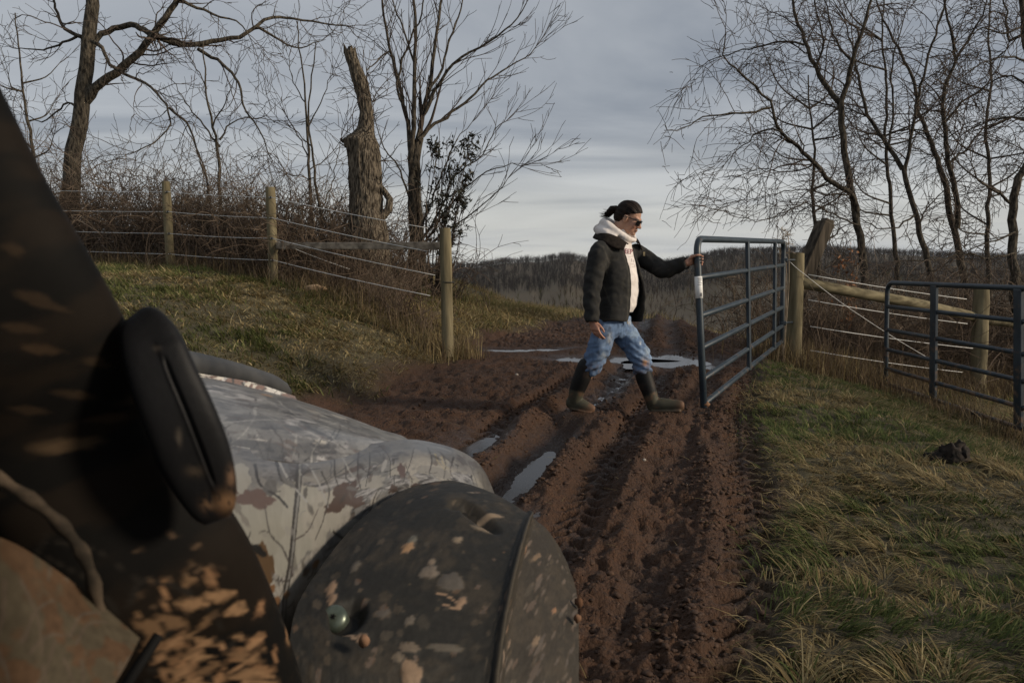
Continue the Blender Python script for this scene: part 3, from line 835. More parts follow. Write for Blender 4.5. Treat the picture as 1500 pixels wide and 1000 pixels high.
# multi-stemmed tree right of the snag
D = 13.4
S_ms = dict(step=[0.14, 0.12, 0.10], wig=0.07, trop=[0.07, 0.06, 0.04], rmin=0.0052, levels=3, dens=[4.0, 3.0, 2.0], len=[1.15, 0.55, 0.30], ang=(0.3, 0.7), rtw=0.012, spray=4)
trunk = limb([(606, 400), (605, 345), (603, 300), (603, 250), (603, 215)], D, 0.10, 0.065, 0.2)
LM = [limb([(602, 230), (597, 180), (589, 140), (579, 103), (571, 70), (562, 25), (556, -40)], D, 0.055, 0.018, .2, .5),
      limb([(603, 225), (606, 170), (608, 122), (609, 60), (608, 0), (606, -60)], D, 0.055, 0.02, .2, -.3),
      limb([(606, 250), (612, 210), (620, 165), (628, 130), (635, 90), (640, 45), (650, -10), (662, -60)], D, 0.062, 0.018, .2, .4),
      limb([(613, 205), (628, 190), (652, 172), (688, 143), (722, 112), (758, 92), (786, 70)], D, 0.04, 0.009, .16, .6),
      limb([(622, 165), (636, 135), (655, 105), (676, 84), (716, 61), (750, 36), (772, 2)], D, 0.038, 0.009, .16, -.6),
      limb([(628, 130), (648, 100), (658, 60), (672, 25), (684, -20)], D, 0.03, 0.012, .16, .5),
      limb([(603, 300), (585, 250), (562, 215), (551, 180)], D, 0.026, 0.008, .16, -.5),
      limb([(572, 75), (556, 85), (540, 100), (535, 108)], D, 0.02, 0.01, .14, -.8),
      limb([(596, 170), (582, 120), (600, 60), (618, 20), (625, -30)], D, 0.03, 0.012, .16, -.5),
      limb([(612, 372), (640, 325), (662, 295), (690, 268), (725, 246), (762, 242)], D - .3, 0.026, 0.007, .14, -.3),
      limb([(612, 360), (648, 300), (664, 260), (706, 228), (725, 190), (742, 178)], D - .3, 0.028, 0.007, .14, .3),
      limb([(612, 380), (645, 345), (690, 312), (725, 285), (745, 262)], D - .3, 0.024, 0.006, .14, -.5),
      limb([(610, 350), (636, 285), (655, 235), (668, 205), (690, 180)], D - .3, 0.025, 0.007, .14, .5),
      limb([(606, 90), (590, 40), (575, 0), (566, -50)], D, 0.025, 0.01, .16, .5)]
LM.append(limb([(617, 404), (617, 350), (614, 310), (612, 270), (613, 235), (616, 200)], D + .1, 0.085, 0.055, .2))
make_tree('many-stemmed bare tree fanning upward, immediately right of the dead snag', trunk, LM, S_ms, m_bark_dark, t0=0.10, flare=1.2)

# brush of far left trees behind the roof post
S_br = dict(step=[0.14, 0.12, 0.1], wig=0.13, trop=[0.06, 0.04, 0.02], rmin=0.006, levels=2, dens=[2.4, 2.4], len=[0.8, 0.42], ang=(0.4, 0.9), rtw=0.012, spray=3)
for k, (pp, lb) in enumerate(((([(60, 300), (48, 220), (36, 150), (28, 80), (22, 20)],), 'slim bare tree at the far left edge, partly behind the vehicle post'),
                              (([(15, 260), (8, 180), (-6, 110), (-14, 40)],), 'bare tree cut by the left edge of the picture, above the vehicle post'))):
    trunk = limb(pp[0], 17.5 + k, 0.06, 0.014, .22)
    LM = []
    for q in range(7):
        t = rnd(0.15, 0.85); i = int(t * (len(trunk[0]) - 1)); b_ = Vector(trunk[0][i])
        s = random.choice((-1, 1)); e_ = b_ + Vector((s * rnd(.35, .8), rnd(-.5, .5), rnd(.3, .9)))
        A = resample([b_, b_.lerp(e_, .5) + Vector((s * .1, 0, -.08)), e_], .14); LM.append((A, np.linspace(.022, .008, len(A))))
    make_tree(lb, trunk, LM, S_br, m_bark_dark, 'bare trees at the far left', 'bare_tree')

# ---- right-hand trees
S_rt = dict(step=[0.11, 0.09, 0.08], wig=0.15, trop=[0.0, -0.035, -0.04], rmin=0.0048, levels=3, dens=[6.6, 5.4, 3.6], len=[1.30, 0.66, 0.34], ang=(0.45, 1.15), rtw=0.014, spray=3)
GR = 'bare trees beyond the right fence'
D = 12.8
trunk = limb([(1272, 520), (1268, 450), (1265, 390), (1260, 345), (1248, 295), (1241, 245), (1235, 200), (1231, 150)], D, 0.088, 0.060, .2)
LM = [limb([(1231, 152), (1220, 138), (1206, 120), (1194, 98), (1184, 72), (1176, 48), (1164, 18), (1158, -30)], D, 0.055, 0.02, .16, .5),
      limb([(1231, 152), (1240, 132), (1246, 108), (1249, 85), (1262, 50), (1274, 10), (1282, -40)], D, 0.055, 0.02, .16, -.4),
      limb([(1256, 318), (1250, 288), (1232, 275), (1210, 260), (1192, 240), (1176, 222), (1160, 208), (1146, 195), (1134, 172), (1126, 148), (1108, 128), (1084, 108), (1068, 92), (1058, 80), (1064, 52)], D, 0.058, 0.010, .15, -1.2),
      limb([(1128, 158), (1108, 162), (1086, 166), (1058, 166), (1030, 172), (1008, 184), (990, 191), (972, 190)], D - .9, 0.024, 0.006, .13, -.3),
      limb([(1150, 198), (1132, 190), (1112, 192), (1096, 205), (1080, 222), (1062, 240)], D - .8, 0.02, 0.006, .13, .4),
      limb([(1178, 66), (1150, 62), (1120, 66), (1098, 72), (1068, 80), (1040, 88), (1020, 108)], D, 0.022, 0.006, .13, .3),
      limb([(1190, 242), (1168, 252), (1140, 250), (1112, 246), (1086, 256)], D - .5, 0.018, 0.006, .13, .3),
      limb([(1228, 160), (1206, 152), (1180, 145), (1160, 130), (1150, 112)], D, 0.018, 0.006, .13, .4),
      limb([(1245, 285), (1214, 284), (1180, 278), (1150, 280), (1120, 288), (1092, 290)], D - .2, 0.018, 0.006, .13, -.4),
      limb([(1258, 330), (1230, 318), (1190, 300), (1160, 305), (1120, 322), (1082, 320)], D - .2, 0.018, 0.006, .13, -.6),
      limb([(1249, 90), (1226, 60), (1214, 20), (1206, -20)], D, 0.025, 0.01, .14, .5),
      limb([(1194, 100), (1206, 60), (1196, 20), (1190, -20)], D, 0.025, 0.01, .14, -.4)]
make_tree('bare tree with a trunk forked in a Y, first beyond the right fence', trunk, LM, S_rt, m_bark_dark, GR, t0=0.08,
          keep=lambda a, b_: a[0] > 968 and not (a[0] < 1150 and random.random() < (1150 - a[0]) / 300) and not (b_[0] > 330 and a[0] < 1130))
D = 13.8
trunk = limb([(1372, 500), (1366, 440), (1360, 385), (1348, 340), (1336, 298), (1327, 262), (1322, 245)], D, 0.075, 0.05, .2)
LM = [limb([(1322, 248), (1308, 226), (1294, 204), (1280, 182), (1270, 170), (1262, 135), (1257, 110), (1250, 80), (1242, 40)], D, 0.05, 0.014, .15, .5),
      limb([(1325, 256), (1332, 220), (1338, 180), (1345, 140), (1356, 95), (1372, 50), (1385, 0), (1392, -40)], D, 0.045, 0.014, .15, -.5),
      limb([(1270, 170), (1240, 158), (1210, 152)], D + .4, 0.02, 0.007, .13, .4),
      limb([(1300, 215), (1308, 170), (1305, 120), (1312, 70), (1326, 20)], D, 0.026, 0.01, .14, .4),
      limb([(1340, 315), (1316, 332), (1284, 334), (1262, 322), (1232, 322)], D - .5, 0.022, 0.006, .13, -.4),
      limb([(1344, 330), (1362, 300), (1392, 268), (1412, 248)], D, 0.02, 0.006, .13, .4)]
make_tree('bare tree leaning left with a bare fork, second beyond the right fence', trunk, LM, S_rt, m_bark_dark, GR, t0=0.08)
D = 14.4
trunk = limb([(1420, 500), (1414, 430), (1406, 372), (1400, 340), (1392, 310), (1384, 275), (1380, 255)], D, 0.09, 0.06, .2)
LM = [limb([(1381, 258), (1368, 222), (1358, 192), (1345, 165), (1338, 120), (1320, 80), (1300, 40), (1284, 0)], D, 0.058, 0.016, .15, .6),
      limb([(1402, 335), (1404, 300), (1396, 262), (1388, 222), (1383, 180), (1381, 152), (1390, 110), (1400, 88), (1390, 40), (1382, -10)], D - .2, 0.065, 0.018, .15, -.5),
      limb([(1400, 88), (1424, 50), (1444, 10), (1460, -30)], D - .4, 0.03, 0.01, .14, -.4),
      limb([(1384, 180), (1410, 150), (1440, 130), (1462, 100), (1480, 60)], D - .3, 0.03, 0.008, .14, -.3),
      limb([(1390, 240), (1418, 215), (1440, 190), (1470, 175), (1500, 172)], D - .3, 0.028, 0.008, .14, .4),
      limb([(1360, 195), (1340, 190), (1316, 196), (1296, 190)], D, 0.02, 0.007, .13, .3)]
make_tree('bare tree with two close stems, third beyond the right fence', trunk, LM, S_rt, m_bark_dark, GR, t0=0.08)
D = 12.2
trunk = limb([(1486, 560), (1486, 470), (1486, 400), (1484, 340), (1484, 290), (1492, 262), (1506, 235), (1516, 190), (1510, 120), (1500, 50), (1494, -20)], D, 0.10, 0.045, .2)
LM = [limb([(1484, 300), (1466, 284), (1446, 272), (1430, 262), (1424, 238)], D, 0.035, 0.010, .14, -.3),
      limb([(1500, 50), (1480, 60), (1474, 30), (1468, -10)], D, 0.03, 0.012, .14, .3),
      limb([(1512, 180), (1482, 170), (1450, 178), (1424, 186), (1404, 205)], D, 0.028, 0.007, .14, .3),
      limb([(1512, 130), (1484, 112), (1456, 118), (1426, 140)], D, 0.026, 0.007, .14, .4),
      limb([(1506, 90), (1476, 84), (1440, 92), (1414, 110)], D, 0.022, 0.007, .14, -.4),
      limb([(1496, 40), (1472, 50), (1440, 40), (1420, 60)], D, 0.022, 0.007, .14, -.4),
      limb([(1490, 262), (1520, 220), (1540, 170)], D, 0.04, 0.01, .14, .4),
      limb([(1486, 340), (1460, 352), (1428, 362), (1390, 380)], D - .3, 0.02, 0.006, .14, -.5),
      limb([(1486, 370), (1452, 378), (1420, 372), (1370, 380), (1320, 382)], D - .3, 0.018, 0.005, .14, -.8)]
S_v = dict(S_rt); S_v['dens'] = [6.0, 5.6, 4.0]; S_v['trop'] = [-0.02, -0.05, -0.06]
make_tree('dark tree hung with dense vines at the right edge of the picture', trunk, LM, S_v, m_bark_dark, GR, t0=0.05)

# two slimmer trees standing farther off behind these
S_bk = dict(S_rt, dens=[4.5, 4.0, 2.5], rmin=0.0058)
for (pp, lb) in (([(1318, 470), (1314, 400), (1308, 330), (1302, 270), (1296, 200), (1300, 130), (1292, 60), (1296, -20)], 'slim straight tree standing farther back, between the first two trees beyond the fence'),
                 ([(1452, 480), (1448, 400), (1446, 330), (1450, 260), (1444, 190), (1452, 120), (1448, 50), (1452, -20)], 'slim tree standing farther back, between the two-stemmed tree and the vine-hung one'),
                 ([(1204, 460), (1200, 400), (1196, 340), (1190, 280), (1194, 220), (1186, 160), (1184, 110)], 'thin sapling standing farther back, behind the leaning timber')):
    trunk = limb(pp, 17.5, 0.075, 0.018, .22); LM = []
    for q in range(9):
        t = rnd(0.25, 0.9); i = int(t * (len(trunk[0]) - 1)); b_ = Vector(trunk[0][i]); s = random.choice((-1, 1))
        e_ = b_ + Vector((s * rnd(.6, 1.3), rnd(-.8, .8), rnd(.3, 1.3))); A = resample([b_, b_.lerp(e_, .5) + Vector((s * .15, 0, -.1)), e_], .14); LM.append((A, np.linspace(.024, .008, len(A))))
    make_tree(lb, trunk, LM, S_bk, m_bark_dark, GR, t0=0.1)

# ---- dead snag
m_snag = noise_mat('weathered_wood', (0.026, 0.021, 0.016), (0.19, 0.158, 0.118), 52, 0.92, 0.06, (1, 1, 0.14), 1.0, 0.05, detail=10, lo=0.38, hi=0.64)
prof = [(430, 496, 578), (400, 503, 574), (370, 508, 572), (340, 509, 569), (310, 511, 561), (280, 512, 560), (250, 511, 559), (230, 510, 558), (214, 506, 555), (204, 502, 551), (198, 514, 549),
        (188, 523, 548), (165, 527, 546), (140, 522, 543), (120, 516, 539), (100, 511, 530), (84, 506, 524), (72, 503, 521)]
D = 11.7
rings = []
NA = 110
prf = np.array([[p[0], (p[1] + p[2]) / 2, (p[2] - p[1]) / 2] for p in prof], float)
yy = np.linspace(prf[0, 0], prf[-1, 0], 130)
cx = np.interp(-yy, -prf[:, 0], prf[:, 1]); hw = np.interp(-yy, -prf[:, 0], prf[:, 2])
ang = np.linspace(0, 2 * math.pi, NA, endpoint=False)
V = np.zeros((len(yy), NA, 3))
for i, (y_, c_, h_) in enumerate(zip(yy, cx, hw)):
    cw = P(c_, y_, D); rw = h_ / F * D
    ridges = (np.abs(2 * fbm(ang / 6.283 * 22 + .6 * math.sin(i * .11), np.full(NA, i * 0.10), 3, 401) - 1) - .25) * 1.5
    ridges = ridges * sst(0, .25, np.minimum(ang, 6.283 - ang)) 
    rr = rw * (1 + 0.10 * ridges) + 0.012 * (vnoise(ang * 3, np.full(NA, i * 0.3), 411) - .5)
    V[i, :, 0] = cw.x + rr * np.cos(ang); V[i, :, 1] = cw.y + rr * np.sin(ang) * 0.85; V[i, :, 2] = cw.z
V[-1, :, 2] += 0.16 * (vnoise(ang * 2.2, ang * 0, 421) - 0.45)
V[-2, :, 2] += 0.05 * (vnoise(ang * 2.2, ang * 0, 421) - 0.45)
ii = np.arange(len(yy) * NA).reshape(len(yy), NA); jj = np.roll(ii, -1, 1)
Qs = np.stack([ii[:-1], jj[:-1], jj[1:], ii[1:]], -1).reshape(-1, 4)
top = len(yy) * NA
Vv = np.vstack([V.reshape(-1, 3), V[-1].mean(0) - np.array([0, 0, .07])])
Ts = np.array([(ii[-1, k], ii[-1, (k + 1) % NA], top) for k in range(NA)])
b0 = P(537, 420, D)
snag = empty('dead_tree_snag', (b0.x, b0.y, gz(b0.x, b0.y)), 'broken dead tree trunk, grey and weathered, standing behind the left fence board', 'dead tree')
link_mesh('trunk', np_mesh('trunk', Vv, Qs, Ts), m_snag, snag)
A, R = limb([(554, 322), (566, 314), (571, 300), (568, 286), (560, 276), (552, 272)], D - .05, 0.085, 0.045, .06); tubes_obj('bark_loop', [(A, R)], m_snag, snag, 10)
A, R = limb([(508, 214), (502, 206), (499, 202)], D, 0.05, 0.02, .04); tubes_obj('bark_spur', [(A, R)], m_snag, snag, 8)
out_ = []
for (px_, py_) in ((545, 240), (543, 170), (510, 215), (546, 150), (520, 200), (548, 280)):
    for k in range(4): grow(out_, P(px_, py_, D), Vector((rnd(-.6, 1), rnd(-.4, .4), rnd(.1, .8))).normalized(), rnd(.35, .8), .009, 1, S_sap)
o = tubes_obj('twigs', out_, m_twig, snag, 3, smooth=False); o['kind'] = 'stuff'

# ---- tangles of canes and brambles (nobody could count these)
def thicket(name, spots, n, hmin, hmax, mat, droop=0.10, sd=0.4, r=0.0055, up=0.9):
    polys = []
    A = np.array(spots, float)
    for k in range(n):
        t = random.random() * (len(A) - 1); i = int(t); f_ = t - i
        c = A[i] * (1 - f_) + A[i + 1] * f_
        x_, y_ = c[0] + random.gauss(0, sd), c[1] + random.gauss(0, sd)
        hm = (c[2] if len(c) > 2 else 1.0)
        polys.append([x_, y_, rnd(hmin, hmax) * hm])
    pz = ground_z(np.array([p[0] for p in polys]), np.array([p[1] for p in polys]))
    res = []
    for p, z_ in zip(polys, pz):
        q = Vector((p[0], p[1], z_ - .03)); L_ = p[2] * 1.5
        az = random.random() * 6.283
        d = Vector((math.cos(az) * rnd(.1, .8), math.sin(az) * rnd(.1, .8), up)).normalized()
        m = max(5, int(L_ / 0.13)); st = L_ / m
        pts = [tuple(q)]; rad = [r * 1.2]
        for i in range(m):
            d = (d + Vector((random.gauss(0, .16), random.gauss(0, .16), random.gauss(0, .12) - droop * i / m * 2.2))).normalized()
            q = q + d * st; pts.append(tuple(q)); rad.append(r * (1.2 - 0.6 * (i + 1) / m))
            if random.random() < 0.42:
                dd = rot_dir(d, rnd(.5, 1.2)); a = Vector(pts[-1]); ln = rnd(.12, .38)
                res.append((np.array([tuple(a), tuple(a + dd * ln * .5 + Vector((0, 0, random.gauss(0, .02)))), tuple(a + dd * ln + Vector((random.gauss(0, .05), random.gauss(0, .05), random.gauss(0, .04))))]), np.array([r * .75, r * .65, r * .5])))
        res.append((np.array(pts), np.array(rad)))
    o = tubes_obj(name, res, mat, None, 3, smooth=False)
    tag(o, kind='stuff')
    return o
thicket('left_brambles', [(-11.5, 16.0, 1.5), (-8.2, 14.9, 1.45), (-6.0, 13.9, 1.2), (-4.2, 12.9, 1.0), (-2.8, 12.1, 0.85), (-1.9, 11.8, .65)], 1900, 0.5, 1.3, m_twig_red, sd=0.5)
thicket('back_brambles', [(-12.5, 17.5, 1.5), (-9, 16.5, 1.5), (-6, 15.5, 1.2), (-3.2, 14.6, 1.0), (-1.6, 13.6, .9)], 750, 0.7, 1.5, m_twig, sd=0.6, r=.0065)
thicket('fence_foot_brambles', [(-4.4, 12.0, .5), (-2.6, 11.1, .55), (-1.7, 10.5, .55), (-1.1, 9.8, .45)], 380, 0.4, 1.0, m_twig_red, sd=0.2, r=.0045)
thicket('right_brambles', [(3.5, 10.2, .7), (4.6, 11.0, .8), (6.2, 11.6, 1.0), (8.0, 12.2, 1.2), (9.5, 12.6, 1.4)], 1050, 0.5, 1.15, m_twig_red, sd=0.45, r=.005)
thicket('tree_foot_brambles', [(4.5, 13.0, .9), (6.8, 14.0, 1.1), (9.0, 14.2, 1.3), (11.5, 14.5, 1.5)], 650, 0.7, 1.4, m_twig, sd=0.8, r=.006)

thicket('tall_canes', [(-10.5, 15.5, 1.2), (-7.5, 14.4, 1.15), (-5.5, 13.5, 1.0), (-3.6, 12.5, .85), (-2.0, 12.0, .7)], 330, 0.9, 1.75, noise_mat('pale_cane', (0.085, 0.063, 0.046), (0.20, 0.155, 0.115), 3, .85, .1, bump=0), sd=0.45, r=.0062, droop=.04, up=2.2)
thicket('scrub_canes', [(4.2, 11.5, .9), (6.5, 12.2, 1.1), (8.8, 12.6, 1.3), (11, 13, 1.3)], 420, 0.8, 1.6, bpy.data.materials['pale_cane'], sd=0.6, r=.0056, droop=.10, up=1.4)

# ---- evergreen-leaved shrub against the many-stemmed tree
m_leaf = noise_mat('dark_leaf', (0.016, 0.018, 0.012), (0.040, 0.038, 0.024), 8, 0.5, 0.3, bump=0)
def leaf_mesh(name, polys, n, size, mat, par):
    c = np.array([p[0][random.randrange(len(p[0]) // 2, len(p[0]))] for p in (random.choice(polys) for _ in range(n))])
    c = c + RNG.normal(0, .025, c.shape)
    a = RNG.normal(0, 1, (n, 3)); a /= np.linalg.norm(a, axis=1, keepdims=True)
    b_ = np.cross(a, RNG.normal(0, 1, (n, 3))); b_ /= np.linalg.norm(b_, axis=1, keepdims=True)
    s = size * (0.6 + 0.8 * RNG.random((n, 1)))
    V = np.stack([c - a * s, c + b_ * s * .38, c + a * s, c - b_ * s * .38], 1)
    Q = (np.arange(n) * 4)[:, None] + np.arange(4)
    o = link_mesh(name, np_mesh(name, V.reshape(-1, 3), Q), mat, par, False); o['kind'] = 'stuff'
    return o
b0 = P(640, 385, 13.0)
sh = empty('leafy_shrub', (b0.x, b0.y, gz(b0.x, b0.y)), 'dark-leaved evergreen shrub against the foot of the many-stemmed tree', 'shrub')
out_ = []
for k in range(16):
    e_ = P(rnd(628, 688), rnd(222, 320), 12.9 + rnd(-.3, .3)); s = Vector((b0.x + rnd(-.1, .1), b0.y, gz(b0.x, b0.y) - .05))
    A = resample([s, s.lerp(e_, .5) + Vector((rnd(-.15, .1), 0, .1)), e_], .15)
    out_.append((A, np.linspace(.014, .005, len(A)))); dress(out_, A, np.linspace(.014, .005, len(A)), dict(S_sap, len=[.35, .2, .1], dens=[3, 2, 1], levels=2), 0, .4)
o = tubes_obj('stems', out_, m_twig, sh, 4, smooth=False); o['kind'] = 'stuff'
leaf_mesh('foliage', [p for p in out_ if p[0][:, 2].max() > gz(b0.x, b0.y) + .7], 1500, 0.038, m_leaf, sh)

# orange dead leaves hanging right of the hinge post, and the pale plume beside it
m_dead = noise_mat('dead_leaf', (0.15, 0.070, 0.035), (0.30, 0.155, 0.085), 10, 0.8, 0.1, bump=0)
b0 = P(1238, 500, 10.4); g0 = gz(b0.x, b0.y)
t = empty('weed_stalk', (b0.x, b0.y, g0), 'tall weed hung with rusty dead leaves behind the right fence rail', 'dead weed')
out_ = []
for k in range(9):
    e_ = P(rnd(1226, 1256), rnd(352, 450), 10.4 + rnd(-.15, .15)); s = Vector((b0.x + rnd(-.08, .08), b0.y, g0 - .04))
    A = resample([s, s.lerp(e_, .6) + Vector((rnd(-.06, .06), 0, .06)), e_, e_ + Vector((rnd(-.15, .15), 0, -.08))], .1); out_.append((A, np.linspace(.006, .0035, len(A))))
o = tubes_obj('stems', out_, m_twig_red, t, 4, smooth=False); o['kind'] = 'stuff'
leaf_mesh('dead_leaves', out_, 170, 0.032, m_dead, t)
m_plume = noise_mat('plume', (0.22, 0.17, 0.12), (0.40, 0.33, 0.25), 12, 0.85, 0.1, bump=0)
b0 = P(1147, 522, 9.2); g0 = gz(b0.x, b0.y)
t = empty('plume_weed', (b0.x, b0.y, g0), 'tall dry weed with a pale feathery head, at the hinge end of the gate', 'dead weed')
out_ = []; fl_ = []
for (ex, ey) in ((1147, 338), (1155, 345), (1140, 352), (1150, 360)):
    e_ = P(ex, ey, 9.2); s = Vector((b0.x, b0.y, g0 - .04))
    A = resample([s, s.lerp(e_, .6) + Vector((.03, 0, 0)), e_], .1); out_.append((A, np.linspace(.006, .003, len(A))))
    for k in range(46):
        i = random.randrange(int(len(A) * .82), len(A)); a = Vector(A[i]); d = Vector((random.gauss(0, 1), random.gauss(0, 1), random.gauss(.5, .6))).normalized(); ln = rnd(.03, .10)
        fl_.append((np.array([tuple(a), tuple(a + d * ln * .6), tuple(a + d * ln + Vector((0, 0, -.012)))]), np.array([.0022, .003, .0016])))
o = tubes_obj('stems', out_, m_plume, t, 4, smooth=False); o['kind'] = 'stuff'
o = tubes_obj('plume', fl_, m_plume, t, 3, smooth=False); o['kind'] = 'stuff'

# ---- far woods in the valley and on the ridge: bare crowns as fans of fine sticks
m_far = attr_mat('far_wood', 0.95, 0.05)
def far_trees(name, x, y, h, wd, pal, ns=14):
    n = len(x); z = ground_base(x, y) - .3
    ang_ = RNG.uniform(0, 6.283, (n, ns)); sp = RNG.random((n, ns)) ** .7
    low = RNG.uniform(0.12, 0.55, (n, ns))
    bx = x[:, None] + 0 * sp; by = y[:, None] + 0 * sp; bz = z[:, None] + h[:, None] * low
    tx = x[:, None] + np.cos(ang_) * sp * wd[:, None]; ty = y[:, None] + np.sin(ang_) * sp * wd[:, None]
    tz = z[:, None] + h[:, None] * np.minimum(1, low + RNG.uniform(.25, .62, (n, ns)) * (1.05 - .35 * sp))
    sw = RNG.uniform(.05, .14, (n, ns)) * h[:, None] * .15
    base = np.stack([bx, by, bz], -1); tip = np.stack([tx, ty, tz], -1)
    off = np.stack([sw, sw * 0, sw * 0], -1)
    V = np.stack([base - off * .6, base + off * .6, tip], 2)             # n, ns, 3, 3
    # trunk
    tw = h * .012
    o3 = np.stack([tw, tw * 0, tw * 0], -1)
    b3 = np.stack([x, y, z], -1); t3 = np.stack([x, y, z + h * .8], -1)
    Vt = np.stack([b3 - o3, b3 + o3, t3], 1)                              # n,3,3
    c = pal[RNG.integers(0, len(pal), n)] * (0.7 + .6 * RNG.random((n, 1)))
    Va = np.concatenate([V.reshape(-1, 3), Vt.reshape(-1, 3)])
    Ca = np.concatenate([np.repeat(c, ns * 3, 0), np.repeat(c * 1.3, 3, 0)])
    T = np.arange(len(Va)).reshape(-1, 3)
    o = link_mesh(name, np_mesh(name, Va, None, T, col=Ca), m_far, None, False)
    tag(o, kind='stuff'); return o
FP = np.array([[0.078, 0.062, 0.048], [0.092, 0.072, 0.052], [0.066, 0.055, 0.046], [0.105, 0.085, 0.060]])
n = 18000
y = 470 * np.exp(RNG.uniform(0, 1, n) * math.log(790 / 470)); x = RNG.uniform(-.95, .95, n) * y
far_trees('ridge_woods', x, y, 6 + 3 * RNG.random(n), 3.8 + 2.2 * RNG.random(n), np.array([[0.032, 0.029, 0.028], [0.038, 0.033, 0.031], [0.027, 0.026, 0.026], [0.041, 0.036, 0.033]]))
n = 8500
y = 200 * np.exp(RNG.uniform(0, 1, n) * math.log(500 / 200)); x = RNG.uniform(-.95, .95, n) * y
k = RNG.random(n) < (0.10 + 0.80 * sst(.46, .58, fbm(x / 40, y / 60, 3, 501)))
x, y = x[k], y[k]; n = len(x)
far_trees('valley_woods', x, y, 4 + 7 * RNG.random(n) ** 1.4, 2.2 + 1.8 * RNG.random(n), .72 * np.vstack([FP, [[0.085, 0.08, 0.04], [0.12, 0.10, 0.07]]]), 20)
# ------------------------------------------------------------------ fences and gates
m_post = noise_mat('post_wood', (0.075, 0.062, 0.036), (0.22, 0.185, 0.112), 14, 0.85, 0.15, (1, 1, 0.10), 0.7, 0.008, lo=0.3, hi=0.72)
m_old = noise_mat('old_wood', (0.022, 0.018, 0.014), (0.11, 0.09, 0.068), 16, 0.9, 0.1, (1, 1, 0.12), 0.8, 0.01)
m_board = noise_mat('board_wood', (0.13, 0.105, 0.080), (0.36, 0.30, 0.23), 14, 0.9, 0.1, (0.09, 1, 1), 0.8, 0.006)
m_wire, _, _ = mat_base('fence_wire', 0.6, 0.3, (0.66, 0.66, 0.64))
m_black_plastic, _, _ = mat_base('insulator_plastic', 0.5, 0.4, (0.02, 0.02, 0.02))
m_gate, nt, b = mat_base('gate_paint', 0.42, 0.45)
c, f, _ = add_noise_color(nt, b, (0.011, 0.020, 0.029), (0.025, 0.038, 0.049), 5, detail=8)
add_bump(nt, b, f, 0.15, 0.004)
# dried splashes on the low rails and worn, chalky patches of paint
tcx = nt.nodes.new('ShaderNodeTexCoord'); sx = nt.nodes.new('ShaderNodeSeparateXYZ'); nt.links.new(tcx.outputs['Object'], sx.inputs[0])
nd = nt.nodes.new('ShaderNodeTexNoise'); nd.inputs['Scale'].default_value = 16; nd.inputs['Detail'].default_value = 7; nt.links.new(tcx.outputs['Object'], nd.inputs['Vector'])
hz = nt.nodes.new('ShaderNodeMapRange'); hz.inputs['From Min'].default_value = 0.45; hz.inputs['From Max'].default_value = -0.5; nt.links.new(sx.outputs[2], hz.inputs['Value'])
dm = nt.nodes.new('ShaderNodeMapRange'); dm.inputs['From Min'].default_value = 0.62; dm.inputs['From Max'].default_value = 0.80
nt.links.new(mth(nt, 'ADD', nd.outputs['Fac'], mth(nt, 'MULTIPLY', hz.outputs[0], 0.24)), dm.inputs['Value'])
mxd = nt.nodes.new('ShaderNodeMix'); mxd.data_type = 'RGBA'; nt.links.new(dm.outputs[0], mxd.inputs['Factor']); nt.links.new(c, mxd.inputs['A']); mxd.inputs['B'].default_value = (0.12, 0.075, 0.048, 1)
nt.links.new(mxd.outputs['Result'], b.inputs['Base Color'])
m_gate_mud = noise_mat('gate_mud', (0.10, 0.052, 0.03), (0.20, 0.115, 0.07), 20, 0.9, 0.1)

def round_post(par, foot, top, r, name='post', mat=m_post, sides=16, sink=0.15):
    foot, top = Vector(foot), Vector(top)
    ax = (top - foot)
    n = 9
    pts = [foot + ax * t for t in np.linspace(-sink / ax.length, 1, n)]
    V, Q, _ = tubes_arrays([(np.array([list(p) for p in pts]), np.full(n, r))], sides)
    V = V.reshape(n, sides, 3); cen = np.array([list(p) for p in pts])
    for i in range(n):
        s = 1 + 0.05 * (vnoise(np.arange(sides) * .9, np.full(sides, i * .8 + foot.x * 3), 601) - .5) * 2
        V[i] = cen[i] + (V[i] - cen[i]) * (s * (1.0 if i < n - 1 else 0.96))[:, None]
    axn = np.array(list(ax.normalized()))
    V[-1] += axn * (vnoise(np.arange(sides) * .5, np.arange(sides) * 0 + foot.x, 603)[:, None] - .5) * .012
    Vv = np.vstack([V.reshape(-1, 3), V[-1].mean(0) + axn * .004])
    k = np.arange(sides); b0_ = (n - 1) * sides
    T = np.stack([b0_ + k, b0_ + (k + 1) % sides, np.full(sides, n * sides)], -1)
    me = np_mesh(name, Vv, Q, T)
    o = link_mesh(name, me, mat, par)
    try: me.set_sharp_from_angle(angle=math.radians(50))
    except Exception: pass
    return o

